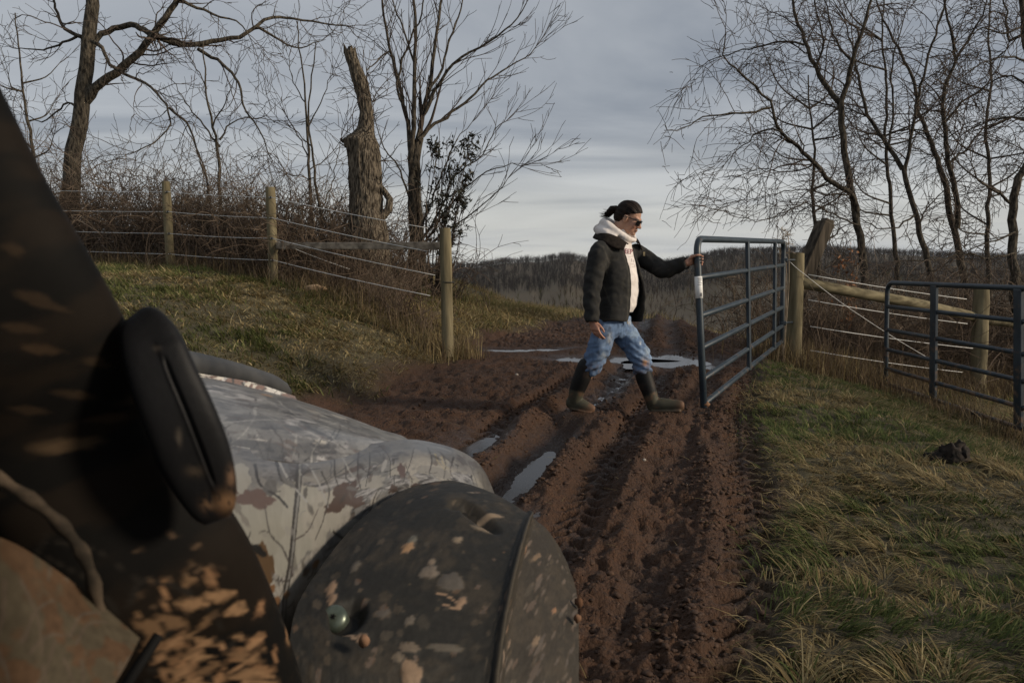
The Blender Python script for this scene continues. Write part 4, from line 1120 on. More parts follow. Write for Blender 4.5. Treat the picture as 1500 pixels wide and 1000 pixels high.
# left fence
lf = empty('wire_fence', (POST_B.x, POST_B.y, gz(POST_B.x, POST_B.y)), 'white-wired fence with round wooden posts and a grey board, climbing the bank on the left', 'fence')
PD = {'a': 9.0, 'b': 10.9, 'c': 11.9}
for (f0, f1, d, r) in (((656, 503), (652, 335), PD['a'], .066), ((401, 414), (396, 275), PD['b'], .066), ((250, 396), (243, 267), PD['c'], .062)):
    round_post(lf, P(*f0, d), P(*f1, d), r)
round_post(lf, P(20, 392, 13.2), P(14, 262, 13.2), .062)
wl = [((14, 277), (245, 281), (397, 289), (626, 334)), ((14, 306), (246, 310), (398, 319), (626, 368)), ((14, 335), (248, 342), (399, 349), (637, 403)), ((14, 362), (249, 372), (400, 381), (630, 433))]
def wire(name, pts, par, r=0.0040, mat=m_wire, sag=0.015):
    A = []
    for i in range(len(pts) - 1):
        a, b_ = Vector(pts[i]), Vector(pts[i + 1]); m = 8
        for k in range(m):
            t = k / m; q = a.lerp(b_, t); q.z -= sag * 4 * t * (1 - t); A.append(q)
    A.append(Vector(pts[-1]))
    return capped_tube(name, A, r, mat, par, 6, bev=False)
for q in wl:
    wire('wire', [P(*q[0], 13.1), P(*q[1], PD['c'] - .07), P(*q[2], PD['b'] - .08), P(*q[3], PD['a'] + .18)], lf)
wire('wire', [P(403, 352, PD['b'] - .05), P(512, 394, PD['b'] - .1)], lf, .003)
for (px_, py_, d) in ((245, 281, 'c'), (246, 310, 'c'), (248, 342, 'c'), (249, 372, 'c'), (397, 289, 'b'), (398, 319, 'b'), (399, 349, 'b'), (400, 381, 'b')):
    q = P(px_, py_, PD[d] - .07); mb = MB(); mb.box(q, (.02, .026, .034), bev=.005); mb.build('insulator', m_black_plastic, lf)
a, b_ = P(402, 360, PD['b'] + .02), P(650, 360, PD['a'] + .05)
mid = (a + b_) / 2; dx = (b_ - a); R = dx.to_track_quat('X', 'Z').to_matrix()
mb = MB(); mb.box(mid, (dx.length, .04, .088), R, .006); mb.build('board', m_board, lf)
A = np.array([list(P(656, 413, 9.0) + Vector((.072 * math.cos(t), .072 * math.sin(t), 0))) for t in np.linspace(0, 6.28, 24)])
tubes_obj('insulator_strap', [(A, np.full(24, .005))], m_black_plastic, lf, 6)

# right fence
rf = empty('wire_fence', (FARP.x, FARP.y, gz(FARP.x, FARP.y)), 'fence with a round wooden rail and white wires, running right from the gate post', 'fence')
round_post(rf, P(1162, 528, 9.35), P(1167, 371, 9.35), .088)
round_post(rf, P(1432, 575, 10.5), P(1438, 423, 10.5), .098)
capped_tube('rail', [P(1172, 414, 9.36), P(1250, 428, 9.7), P(1340, 444, 10.1), P(1436, 466, 10.55)], [.068, .066, .066, .064], noise_mat('rail_wood', (0.075, 0.062, 0.036), (0.21, 0.178, 0.108), 14, 0.85, 0.15, (0.10, 1, 1), 0.6, 0.006), rf, 14)
for q in (((1184, 402), (1416, 438)), ((1184, 439), (1417, 474)), ((1187, 478), (1425, 510)), ((1187, 513), (1410, 545))):
    wire('wire', [P(*q[0], 9.28), P(*q[1], 10.38)], rf)
wire('wire', [P(1150, 375, 9.2), P(1178, 401, 9.24), P(1260, 462, 9.6), P(1374, 532, 10.0)], rf, .003)
capped_tube('rail', [P(1438, 468, 10.55), P(1560, 482, 11.2)], .062, m_post, rf, 14)
round_post(rf, P(1580, 580, 11.2), P(1584, 425, 11.2), .09)

# leaning old timber behind the gate post
a, b_ = P(1134, 508, 9.75), P(1209, 326, 9.75)
lt = empty('leaning_timber', (a.x, a.y, gz(a.x, a.y)), 'old squared timber leaning to the right behind the gate post', 'timber')
ax = (b_ - a); Rm = ax.to_track_quat('Z', 'Y').to_matrix()
mb = MB(); mb.box((a + b_) / 2 - ax.normalized() * .06, (.19, .16, ax.length + .12), Rm, .012); mb.build('beam', m_old, lt)
mb = MB(); mb.box(b_ + Rm @ Vector((-.03, 0, .012)), (.11, .13, .05), Rm, .01); mb.build('splintered_end', m_old, lt)

def farm_gate(label, T0, B0, T1, B1, ext, r_frame, r_rail, fr, stays, stay_sz, extra_mats=None, flat=False):
    """T0/B0: top and bottom of the free stile, T1/B1 of the hinge stile; the gate continues by `ext` beyond."""
    T0, B0, T1, B1 = map(Vector, (T0, B0, T1, B1))
    T1 = T0.lerp(T1, ext); B1 = B0.lerp(B1, ext)
    root = empty('farm_gate', (B1.x, B1.y, gz(B1.x, B1.y)), label, 'gate')
    along_ = (T1 - T0).normalized(); dn0 = (B0 - T0).normalized(); dn1 = (B1 - T1).normalized()
    rc = 0.11
    pts = [B0 - dn0 * rc * .02, B0.lerp(T0, .5), T0 + dn0 * rc]
    for t in np.linspace(0.15, 1, 7)[:-1]:
        a = t * math.pi / 2
        pts.append(T0 + dn0 * rc * (1 - math.sin(a)) + along_ * rc * (1 - math.cos(a)))
    pts += [T0 + along_ * rc, T0.lerp(T1, .5), T1 - along_ * rc]
    for t in np.linspace(0, 1, 7)[1:-1]:
        a = t * math.pi / 2
        pts.append(T1 + dn1 * rc * (1 - math.cos(a)) - along_ * rc * (1 - math.sin(a)))
    pts += [T1 + dn1 * rc, T1.lerp(B1, .5), B1]
    capped_tube('frame', pts, r_frame, m_gate, root, 14)
    for f in fr + [1.0]:
        a = T0.lerp(B0, f); b2 = T1.lerp(B1, f)
        if f == 1.0: a = a - dn0 * r_rail * 1.3; b2 = b2 - dn1 * r_rail
        capped_tube('rail', [a + along_ * r_frame * .6, a.lerp(b2, .33), a.lerp(b2, .66), b2 - along_ * r_frame * .6], r_rail, m_gate, root, 12)
    nrm = along_.cross(dn0).normalized()
    if nrm.y > 0: nrm = -nrm
    for s in stays:
        a = T0.lerp(T1, s); b2 = B0.lerp(B1, s); ln = (b2 - a).length
        xa = along_; za = (a - b2).normalized(); ya = za.cross(xa).normalized()
        Rm = Matrix((xa, ya, za)).transposed()
        mb = MB(); mb.box((a + b2) / 2 + nrm * (r_rail * .55), (stay_sz, r_rail * 1.55, ln - r_frame * .6), Rm, .006)
        mb.build('stay', m_gate, root)
    return root, along_, nrm

gd0, gd1 = 6.02, 9.15
root, al_, nr_ = farm_gate('open blue-grey tube gate held by the person, beside the muddy track', P(1020.5, 350, gd0), P(1031, 597, gd0), P(1148, 354, gd1), P(1145, 503, gd1), 1.0, .0265, .0225, [.23, .455, .645, .83], [.463, .84], .05)
GATE1 = root
for f in (.18, .80):
    q = P(1148, 354, gd1).lerp(P(1145, 503, gd1), f)
    capped_tube('hinge', [q, q + Vector((.06, .06, 0)), Vector((HINGE.x - .05, HINGE.y - .02, q.z))], .012, m_gate, root, 8)
    mb = MB(); mb.box(q + Vector((.012, .01, 0)), (.07, .07, .05), bev=.01); mb.build('hinge_band', m_gate, root)
# white wrap on the free stile, with the print on it
m_tape, _, _ = mat_base('white_label', 0.5, 0.3, (0.74, 0.74, 0.72))
m_print, _, _ = mat_base('label_print', 0.6, 0.2, (0.10, 0.10, 0.11))
T0 = P(1020.5, 350, gd0); B0 = P(1031, 597, gd0)
def on_stile(py): return T0.lerp(B0, (py - 350) / 247)
lab = capped_tube('label', [on_stile(405), on_stile(421), on_stile(437)], .0285, m_tape, root, 24, bev=False)
axs = (B0 - T0).normalized()
for (py, w0, w1, hh) in ((407.5, -.5, .9, .006), (410, -.4, .8, .004), (412, -.5, .5, .004), (414.5, -.4, .9, .004), (417, -.5, .7, .003), (430, .1, .75, .014), (432.5, .0, .7, .012)):
    c = on_stile(py); A = []
    ths = np.linspace(-math.pi / 2 + w0 * .9, -math.pi / 2 + w1 * .9, 8)
    vs_ = []
    for th in ths:
        for s in (-1, 1):
            vs_.append(c + Vector((math.cos(th), math.sin(th), 0)) * .0291 + axs * hh / 2 * s)
    me = np_mesh('label_text', np.array([list(v) for v in vs_]), np.array([(2 * i, 2 * i + 2, 2 * i + 3, 2 * i + 1) for i in range(7)]))
    link_mesh('print', me, m_print, lab)
q = P(1031, 594, gd0)
mb = MB(); mb.box(q + Vector((.01, 0.01, .01)), (.075, .075, .06), bev=.026); mb.build('mud_cake', m_gate_mud, root, True)

farm_gate('dark blue tube gate standing in dry weeds at the right edge', P(1300, 414, 9.3), P(1297, 565, 9.3), P(1494, 422, 7.15), P(1494, 631, 7.15), 1.62, .026, .0225, [.23, .455, .645, .83], [.262, .617], .098)

# dark clod lying in the verge grass
import bmesh
def lump(name, c, size, mat, par=None, seed=0, amp=.35, sub=3, fr=9):
    bm = bmesh.new(); bmesh.ops.create_icosphere(bm, subdivisions=sub, radius=1)
    for v_ in bm.verts:
        n_ = float(fbm(np.array([v_.co.x * fr * .3 + seed]), np.array([v_.co.y * fr * .3 + v_.co.z * fr * .41]), 4, 701 + seed)[0])
        v_.co *= 1 + amp * (n_ - .5) * 2
        v_.co = Vector((v_.co.x * size[0], v_.co.y * size[1], v_.co.z * size[2])) + Vector(c)
    me = bpy.data.meshes.new(name); bm.to_mesh(me); bm.free()
    return link_mesh(name, me, mat, par)
m_clod = noise_mat('dark_clod', (0.008, 0.007, 0.006), (0.035, 0.026, 0.020), 30, 0.85, 0.2, bump=.8, dist=.01)
dd = 5.0
q = P(1398, 672, dd)
z0 = gz(q.x, q.y)
for dd in np.arange(4.2, 7.5, .05):
    q = P(1398, 672, dd)
    if q.z <= gz(q.x, q.y) + .02: break
ck = q
cl = empty('dirt_clod', (ck.x, ck.y, gz(ck.x, ck.y)), 'ragged black clod lying in the green grass of the right verge', 'clod')
s_ = dd / F
lump('lump', ck + Vector((.0, .0, .008)), (20 * s_, .07, 22 * s_), m_clod, cl, 3, .75)
lump('lump', ck + Vector((-26 * s_, .02, -.002)), (17 * s_, .06, 10 * s_), m_clod, cl, 5, .7)
lump('lump', ck + Vector((9 * s_, .0, .028)), (9 * s_, .05, 16 * s_), m_clod, cl, 8, .7)
# pale broken piece of wood by the fence board
q = P(462, 418, 10.4); zz = gz(q.x, q.y)
o = lump('wood_chunk', (q.x, q.y, zz + .05), (.15, .06, .055), noise_mat('pale_wood', (.22, .14, .08), (.42, .30, .19), 12, .9, .1, (.2, 1, 1)), None, 12, .5)
tag(o, 'pale split chunk of rotten wood under the left fence board', 'wood chunk')
# small stones in the track
m_stone = noise_mat('stone', (.20, .17, .14), (.38, .34, .30), 20, .8, .2)
for k, (px_, py_, d, s_) in enumerate(((757, 545, 7.9, .018), (943, 688, 4.6, .012))):
    q = P(px_, py_, d); zz = gz(q.x, q.y)
    o = lump('stone', (q.x, q.y, zz + .006), (s_, s_ * .8, s_ * .7), m_stone, None, 20 + k, .3, 2)
    tag(o, ('small pale stone in the mud left of the person', 'tiny pale stone in the wheel ruts nearest the camera')[k], 'stone', 'pale stones in the mud')
# ------------------------------------------------------------------ the vehicle
PARS = []
def grid_patch(ctrl, n, m):
    """ctrl: rows x cols of (px, py, d) -> n x m x 3 points on a smooth surface through them."""
    A = np.array([[list(P(*c)) for c in row] for row in ctrl], float)
    def spline(B, k):            # along axis 0
        # chord-length knots, so that close rows do not overshoot
        kn = np.concatenate([[0], np.cumsum(np.linalg.norm(np.diff(B, axis=0), axis=-1).mean(axis=1))]); kn /= kn[-1]
        sh = (-1,) + (1,) * (B.ndim - 1)
        h = np.diff(kn); dl = np.diff(B, axis=0) / h.reshape(sh)
        T_ = np.concatenate([dl[:1], (dl[:-1] * h[1:].reshape(sh) + dl[1:] * h[:-1].reshape(sh)) / (h[:-1] + h[1:]).reshape(sh), dl[-1:]])
        t = np.linspace(0, 1, k); i = np.clip(np.searchsorted(kn, t, side='right') - 1, 0, len(B) - 2)
        hh = h[i].reshape(sh); f = ((t - kn[i]) / h[i]).reshape(sh)
        PARS.append((i + (t - kn[i]) / h[i]) / (len(B) - 1))
        return (2 * f ** 3 - 3 * f ** 2 + 1) * B[i] + (f ** 3 - 2 * f ** 2 + f) * hh * T_[i] + (-2 * f ** 3 + 3 * f ** 2) * B[i + 1] + (f ** 3 - f ** 2) * hh * T_[i + 1]
    PARS.clear()
    A = spline(A, n)
    A = spline(A.transpose(1, 0, 2), m).transpose(1, 0, 2)
    return A
def grid_normals(G):
    du = np.gradient(G, axis=1); dv = np.gradient(G, axis=0)
    N_ = np.cross(du, dv); N_ /= np.linalg.norm(N_, axis=2, keepdims=True) + 1e-12
    return N_
def shell_obj(name, G, mat, par, col=None, thick=0.012):
    """A sheet with real thickness: outer skin, inner skin and rim."""
    n, m = G.shape[:2]
    N_ = grid_normals(G)
    view = np.array([0, 0, CAM_H]) - G
    sgn = np.sign((N_ * view).sum(2).mean())
    N_ = N_ * sgn
    I_ = G - N_ * thick
    ri = np.unique(np.linspace(0, n - 1, 24).astype(int)); ci = np.unique(np.linspace(0, m - 1, 24).astype(int))
    I_ = I_[ri][:, ci]
    V = np.concatenate([G.reshape(-1, 3), I_.reshape(-1, 3)])
    ii = np.arange(n * m).reshape(n, m); o_ = n * m
    jj_ = o_ + np.arange(len(ri) * len(ci)).reshape(len(ri), len(ci))
    Q = np.stack([ii[:-1, :-1], ii[:-1, 1:], ii[1:, 1:], ii[1:, :-1]], -1).reshape(-1, 4)
    Q2 = np.stack([jj_[:-1, :-1], jj_[:-1, 1:], jj_[1:, 1:], jj_[1:, :-1]], -1).reshape(-1, 4)
    if sgn < 0: Q, Q2 = Q[:, ::-1], Q2[:, ::-1]
    def rim_of(a): return np.concatenate([a[0, :], a[1:, -1], a[-1, -2::-1], a[-2::-1, 0]])
    rk = rim_of(ii[ri][:, ci]); rj = rim_of(jj_)
    Qr = np.stack([rk[:-1], rk[1:], rj[1:], rj[:-1]], -1)
    if sgn > 0: Qr = Qr[:, ::-1]
    Qa = np.concatenate([Q, Q2[:, ::-1], Qr])
    c = None if col is None else np.concatenate([col.reshape(-1, 3), col[ri][:, ci].reshape(-1, 3) * 0.5])
    return link_mesh(name, np_mesh(name, V, Qa, col=c), mat, par)

# --- painters: camouflage print and dried mud, as colours of the surface itself
def canvas(h, w, c): a = np.empty((h, w, 3), float); a[:] = c; return a
def stroke(C_, pts, w0, w1, col, soft=1.2):
    pts = resample([(p[0], p[1], 0) for p in pts], 4)[:, :2]
    h, w_ = C_.shape[:2]
    for i in range(len(pts) - 1):
        a, b_ = pts[i], pts[i + 1]; r = w0 + (w1 - w0) * i / len(pts)
        x0, x1 = int(max(0, min(a[0], b_[0]) - r - 3)), int(min(w_, max(a[0], b_[0]) + r + 4))
        y0, y1 = int(max(0, min(a[1], b_[1]) - r - 3)), int(min(h, max(a[1], b_[1]) + r + 4))
        if x1 <= x0 or y1 <= y0: continue
        yy_, xx_ = np.mgrid[y0:y1, x0:x1]
        ab = b_ - a; L2 = (ab ** 2).sum() + 1e-9
        t = np.clip(((xx_ - a[0]) * ab[0] + (yy_ - a[1]) * ab[1]) / L2, 0, 1)
        dd_ = np.hypot(xx_ - a[0] - ab[0] * t, yy_ - a[1] - ab[1] * t)
        k_ = np.clip((r - dd_) / soft + .5, 0, 1)[..., None]
        C_[y0:y1, x0:x1] = C_[y0:y1, x0:x1] * (1 - k_) + np.array(col) * k_
def blot(C_, cx_, cy_, rx, ry, rot, col, lobes=0, seed=0, rough=.3, soft=1.5, alpha=1.0, tip=0):
    R_ = max(rx, ry) * 1.6; h, w_ = C_.shape[:2]
    x0, x1, y0, y1 = int(max(0, cx_ - R_)), int(min(w_, cx_ + R_)), int(max(0, cy_ - R_)), int(min(h, cy_ + R_))
    if x1 <= x0 or y1 <= y0: return
    yy_, xx_ = np.mgrid[y0:y1, x0:x1]
    dx_, dy_ = xx_ - cx_, yy_ - cy_
    u_ = (dx_ * math.cos(rot) + dy_ * math.sin(rot)) / rx; v_ = (-dx_ * math.sin(rot) + dy_ * math.cos(rot)) / ry
    th = np.arctan2(v_, u_); rr_ = np.hypot(u_, v_)
    edge = 1 + rough * 2 * (fbm(np.cos(th) * 1.7 + seed, np.sin(th) * 1.7 + seed * 1.7, 3, 800) - .5)
    if lobes: edge = edge * (0.72 + 0.36 * np.abs(np.cos(th * lobes / 2 + .3)) ** .7)
    if tip: edge = edge / (np.abs(np.cos(th)) + tip * np.abs(np.sin(th)) + 1e-6) * .9
    k_ = np.clip((edge - rr_) * min(rx, ry) / soft + .5, 0, 1)[..., None] * alpha
    C_[y0:y1, x0:x1] = C_[y0:y1, x0:x1] * (1 - k_) + np.array(col) * k_
def sample(C_, n, m):
    # paint coordinates run evenly from one control row or column to the next
    h, w_ = C_.shape[:2]
    r = (PARS[0] * (h - 1)).astype(int); c = (PARS[1] * (w_ - 1)).astype(int)
    return C_[r][:, c]
def noisy(C_, sc, amt, seed):
    h, w_ = C_.shape[:2]; yy_, xx_ = np.mgrid[0:h, 0:w_]
    C_ *= (1 + amt * 2 * (fbm(xx_ / sc, yy_ / sc, 4, seed) - .5))[..., None]

def camo(h, w_, seed, base=(0.42, 0.39, 0.34), nbr=34, nleaf=26):
    rs = random.Random(seed)
    C_ = canvas(h, w_, base)
    yy_, xx_ = np.mgrid[0:h, 0:w_]
    bark = fbm(xx_ / 26, yy_ / 9, 5, seed, .6)
    zone = sst(.47, .53, fbm(xx_ / 95, yy_ / 80, 3, seed + 3))[..., None]
    tex = (np.array([.10, .092, .088])[None, None] + np.array([.36, .35, .345])[None, None] * sst(.33, .68, bark)[..., None])
    C_ = C_ * (1 - zone) + tex * zone
    z2 = sst(.57, .61, fbm(xx_ / 60, yy_ / 60, 3, seed + 9))[..., None]
    C_ = C_ * (1 - z2 * .8) + np.array([.24, .235, .225]) * z2 * .8
    for k in range(nleaf):
        c = rs.choice([(.44, .41, .36), (.40, .37, .32), (.13, .085, .068), (.10, .068, .055), (.16, .105, .085), (.46, .44, .41)])
        blot(C_, rs.random() * w_, rs.random() * h, rs.uniform(14, 36), rs.uniform(10, 22), rs.random() * 6, c, rs.choice([0, 5, 7]), rs.random() * 50, .45)
    for k in range(nbr):
        x_, y_ = rs.random() * w_, rs.random() * h; a = rs.gauss(1.45, .5); L_ = rs.uniform(40, 190); pts = [(x_, y_)]
        for i in range(5): a += rs.gauss(0, .22); x_ += math.cos(a) * L_ / 5; y_ += math.sin(a) * L_ / 5; pts.append((x_, y_))
        c = rs.choice([(.05, .045, .04), (.07, .06, .052), (.10, .088, .08), (.055, .05, .045), (.38, .37, .35)])
        stroke(C_, pts, rs.uniform(.9, 3.2), .7, c)
    for k in range(nbr):
        x_, y_ = rs.random() * w_, rs.random() * h; a = rs.random() * 6; L_ = rs.uniform(20, 60); pts = [(x_, y_)]
        for i in range(3): a += rs.gauss(0, .35); x_ += math.cos(a) * L_ / 3; y_ += math.sin(a) * L_ / 3; pts.append((x_, y_))
        stroke(C_, pts, 1.0, .6, rs.choice([(.06, .055, .05), (.08, .07, .065), (.42, .40, .37)]))
    noisy(C_, 5, .25, seed + 20)
    return np.clip(C_, .01, .8)
MUD = (0.25, 0.132, 0.065); MUD_L = (0.31, 0.19, 0.11)

m_camo = attr_mat('camo_plastic', 0.30, 0.5, 60, .06)
m_fend = attr_mat('fender_plastic', 0.62, 0.18, 90, .12, .35, .002)
m_roofpost = attr_mat('post_plastic', 0.7, 0.08, 60, .12)
m_clamp = attr_mat('clamp_plastic', 0.55, 0.16, 80, .15, .3, .002)
m_dark, _, _ = mat_base('black_plastic', 0.75, 0.08, (0.006, 0.006, 0.006))
m_bar = noise_mat('grey_black_bar', (0.022, 0.023, 0.025), (0.05, 0.05, 0.05), 14, .55, .35, bump=.2, dist=.003)
m_tyre = noise_mat('tyre_rubber', (0.012, 0.012, 0.012), (0.05, 0.03, 0.02), 9, .9, .1)
m_rim, _, _ = mat_base('rim_steel', .4, .4, (.05, .05, .05), .6)

utv = empty('utility_vehicle', (-0.55, 1.0, 0.0), 'camouflage utility vehicle splashed with mud, filling the lower left foreground', 'utility vehicle')

# bonnet
ctrl = [[(200, 546, 1.30), (300, 553, 1.42), (370, 568, 1.55), (420, 581, 1.66), (500, 607, 1.80), (556, 628, 1.90), (600, 646, 1.97), (612, 690, 2.03)],
        [(200, 560, 1.20), (300, 575, 1.30), (380, 590, 1.40), (440, 602, 1.50), (510, 624, 1.62), (560, 640, 1.70), (602, 657, 1.80), (610, 700, 1.88)],
        [(200, 600, 1.06), (300, 616, 1.15), (385, 622, 1.24), (448, 632, 1.33), (512, 645, 1.46), (560, 653, 1.56), (602, 668, 1.68), (606, 712, 1.76)],
        [(200, 660, 0.94), (310, 668, 1.04), (385, 672, 1.14), (448, 680, 1.24), (512, 690, 1.36), (560, 700, 1.46), (600, 710, 1.56), (604, 740, 1.66)]]
G = grid_patch(ctrl, 110, 260)
rs = random.Random(77)
cc = camo(330, 760, 31, base=(.17, .165, .16), nbr=60, nleaf=12)
yy_, xx_ = np.mgrid[0:330, 0:760]
bl = (0.55 * sst(.4, .6, fbm(xx_ / 120, yy_ / 22, 4, 66)))[..., None]
cc = cc * (1 - bl) + np.array([.055, .055, .058]) * bl
for (a, b_) in (((60, 120), (300, 250)), ((210, 60), (430, 290)), ((140, 220), (420, 200))): stroke(cc, [a, ((a[0] + b_[0]) / 2 + 20, (a[1] + b_[1]) / 2 - 25), b_], 1.3, .7, (.33, .32, .31))
for k in range(320):
    blot(cc, rs.random() * 760, rs.random() * 330, rs.uniform(8, 30), rs.uniform(2, 7), rs.gauss(.15, .35), rs.choice([(.05, .048, .048), (.09, .085, .082), (.15, .145, .14), (.24, .23, .225), (.33, .32, .31), (.12, .09, .075)]), rs.choice([0, 0, 5]), k, .5, 1.6, alpha=rs.uniform(.3, .75))
blot(cc, 250, 38, 18, 8, 0, MUD_L, 0, 3, .5)
shell_obj('bonnet', G, m_camo, utv, sample(cc * .66, 110, 260), .006)
# rim of the bonnet: light strip under the black bar
ctrl = [[(230, 536, 1.33), (300, 548, 1.46), (370, 560, 1.58), (432, 580, 1.70)], [(230, 552, 1.32), (300, 562, 1.44), (370, 573, 1.56), (436, 588, 1.69)], [(230, 568, 1.30), (300, 576, 1.42), (370, 584, 1.54), (436, 594, 1.68)]]
G = grid_patch(ctrl, 30, 160); shell_obj('cowl_panel', G, m_camo, utv, sample(camo(60, 320, 77), 30, 160), .006)
# side of the bonnet swelling into the front quarter
ctrl = [[(270, 640, 0.98), (330, 650, 1.08), (400, 660, 1.20), (470, 662, 1.34), (534, 652, 1.50), (575, 645, 1.58), (612, 644, 1.65), (676, 661, 1.72), (706, 684, 1.77), (727, 728, 1.82)],
        [(270, 700, 0.90), (335, 705, 1.00), (400, 705, 1.11), (470, 696, 1.25), (534, 682, 1.40), (575, 672, 1.47), (612, 668, 1.53), (668, 680, 1.63), (700, 700, 1.69), (722, 738, 1.75)],
        [(290, 790, 0.88), (350, 785, 0.96), (410, 775, 1.07), (470, 752, 1.20), (534, 724, 1.35), (575, 706, 1.42), (612, 700, 1.49), (660, 706, 1.58), (695, 722, 1.64), (718, 752, 1.70)],
        [(330, 900, 0.90), (372, 890, 0.96), (420, 872, 1.06), (478, 822, 1.20), (540, 775, 1.34), (580, 748, 1.42), (618, 732, 1.49), (664, 730, 1.57), (700, 744, 1.63), (722, 775, 1.68)],
        [(350, 1010, 0.96), (392, 1000, 1.00), (440, 950, 1.12), (500, 890, 1.26), (560, 830, 1.40), (600, 800, 1.47), (636, 780, 1.54), (678, 775, 1.61), (708, 785, 1.66), (726, 805, 1.70)]]
G = grid_patch(ctrl, 190, 330)
H_, W_ = 420, 820
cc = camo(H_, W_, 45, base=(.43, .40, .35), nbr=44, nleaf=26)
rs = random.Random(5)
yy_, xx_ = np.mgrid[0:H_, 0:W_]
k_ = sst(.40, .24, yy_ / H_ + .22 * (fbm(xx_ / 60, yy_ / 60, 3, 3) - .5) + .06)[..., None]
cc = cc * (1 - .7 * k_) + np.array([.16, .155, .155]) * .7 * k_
PXX, PYY = to_px(G)
def uv_at(px_, py_, w_, h_):
    """paint coordinates of the spot on the current sheet seen at a photograph pixel (nearest layer)"""
    e2 = (PXX - px_) ** 2 + (PYY - py_) ** 2
    i, j = np.unravel_index(np.argmin(e2 + 40 * G[..., 1]), e2.shape)
    return PARS[1][j] * (w_ - 1), PARS[0][i] * (h_ - 1)
def on(pts): return [uv_at(a, b_, W_, H_) for a, b_ in pts]
S_ = 1.55
for (px_, py_, rx, ry, ro, lo, c) in ((420, 760, 62, 60, .3, 0, (.44, .42, .36)), (378, 770, 40, 50, .2, 0, (.40, .38, .32)), (470, 755, 30, 44, .3, 0, (.46, .43, .37)), (545, 705, 30, 18, .2, 5, (.40, .38, .34)), (640, 690, 34, 18, .2, 5, (.34, .32, .29)),
                                      (464, 674, 26, 16, .1, 0, (.20, .195, .19)), (505, 724, 19, 30, .25, 7, (.115, .078, .062)), (490, 742, 16, 12, .2, 5, (.12, .08, .065)), (522, 735, 14, 10, .9, 5, (.12, .08, .065)), (374, 729, 26, 18, .3, 5, (.17, .11, .09)), (395, 712, 10, 16, .2, 0, (.15, .14, .13)),
                                      (588, 688, 9, 30, -.2, 5, (.15, .10, .085)), (563, 682, 5, 20, .2, 0, (.46, .44, .41)), (352, 700, 14, 26, .1, 0, (.42, .40, .35)), (650, 676, 8, 18, -.3, 3, (.40, .38, .34)), (690, 690, 12, 16, .2, 3, (.30, .28, .26)), (360, 820, 24, 30, .2, 0, (.42, .40, .34)), (440, 690, 14, 8, .2, 5, (.13, .12, .115))):
    x_, y_ = uv_at(px_, py_, W_, H_); blot(cc, x_, y_, rx * S_, ry * S_ * .8, ro, c, lo, px_ * .1, .35)
grain = 1 + .07 * (fbm(xx_ / 5, yy_ / 40, 4, 37) - .5) * 2; cc *= grain[..., None]
for (pts, w0, w1, c) in (([(440, 662), (437, 696), (435, 729), (430, 780), (424, 830), (415, 905)], 5.6, 6.4, (.075, .068, .062)), ([(441, 662), (438, 696), (436, 729), (431, 780), (425, 830), (416, 905)], 1.8, 2.2, (.30, .29, .27)),
                         ([(341, 650), (381, 660), (404, 672), (417, 692), (433, 716), (450, 735)], 2.2, 1.4, (.46, .45, .43)), ([(425, 662), (450, 680), (465, 704), (480, 742)], 1.7, 1.0, (.46, .45, .43)), ([(500, 668), (512, 690), (530, 712)], 1.2, .8, (.44, .43, .40)),
                         ([(374, 680), (381, 709), (404, 725), (420, 742)], 3.4, 2.2, (.06, .054, .05)), ([(404, 672), (412, 700), (428, 712)], 3.0, 1.4, (.07, .063, .058)), ([(425, 830), (412, 800), (395, 780), (388, 742)], 1.6, 1.0, (.10, .088, .08)), ([(430, 790), (452, 775), (466, 745)], 1.4, .9, (.12, .10, .09)), ([(424, 850), (400, 848), (380, 852)], 1.5, .9, (.09, .078, .07)),
                         ([(470, 690), (482, 720), (474, 760), (462, 790)], 1.6, .9, (.10, .09, .08)), ([(492, 660), (490, 690), (495, 712)], 1.7, 1.0, (.07, .062, .056)), ([(526, 655), (524, 690), (528, 716)], 1.6, .9, (.08, .07, .065)), ([(540, 652), (541, 680), (536, 712)], 2.2, 1.2, (.06, .054, .05)), ([(556, 652), (570, 672), (572, 700)], 1.6, .9, (.07, .063, .057)), ([(606, 655), (600, 680), (590, 706)], 1.7, 1.0, (.08, .07, .062)),
                         ([(626, 655), (632, 675), (628, 700)], 1.7, .9, (.07, .06, .055)), ([(644, 660), (652, 680), (650, 700)], 1.3, .8, (.10, .09, .08)), ([(664, 668), (660, 690), (668, 706)], 1.5, .8, (.07, .06, .055)), ([(684, 674), (694, 694), (700, 714)], 1.5, .8, (.08, .07, .06)), ([(706, 694), (710, 712), (718, 728)], 1.4, .8, (.09, .08, .07)), ([(637, 664), (642, 676), (652, 688)], 1.1, .8, (.50, .42, .25)), ([(646, 668), (650, 680), (656, 686)], 1.1, .8, (.50, .42, .25))):
    stroke(cc, on(pts), w0, w1, c)
for (px_, py_, r_) in ((405, 880, 8), (398, 860, 6), (448, 838, 5), (462, 826, 7), (420, 870, 5)):
    x_, y_ = uv_at(px_, py_, W_, H_); blot(cc, x_, y_, r_ * 1.3, r_, 0, MUD, 0, px_, .5)
x_, y_ = uv_at(386, 826, W_, H_); blot(cc, x_, y_, 24, 30, .2, (.15, .09, .045), 0, 2, .4); blot(cc, x_ - 6, y_ - 22, 18, 7, .5, (.02, .018, .015), 0, 2, .3)
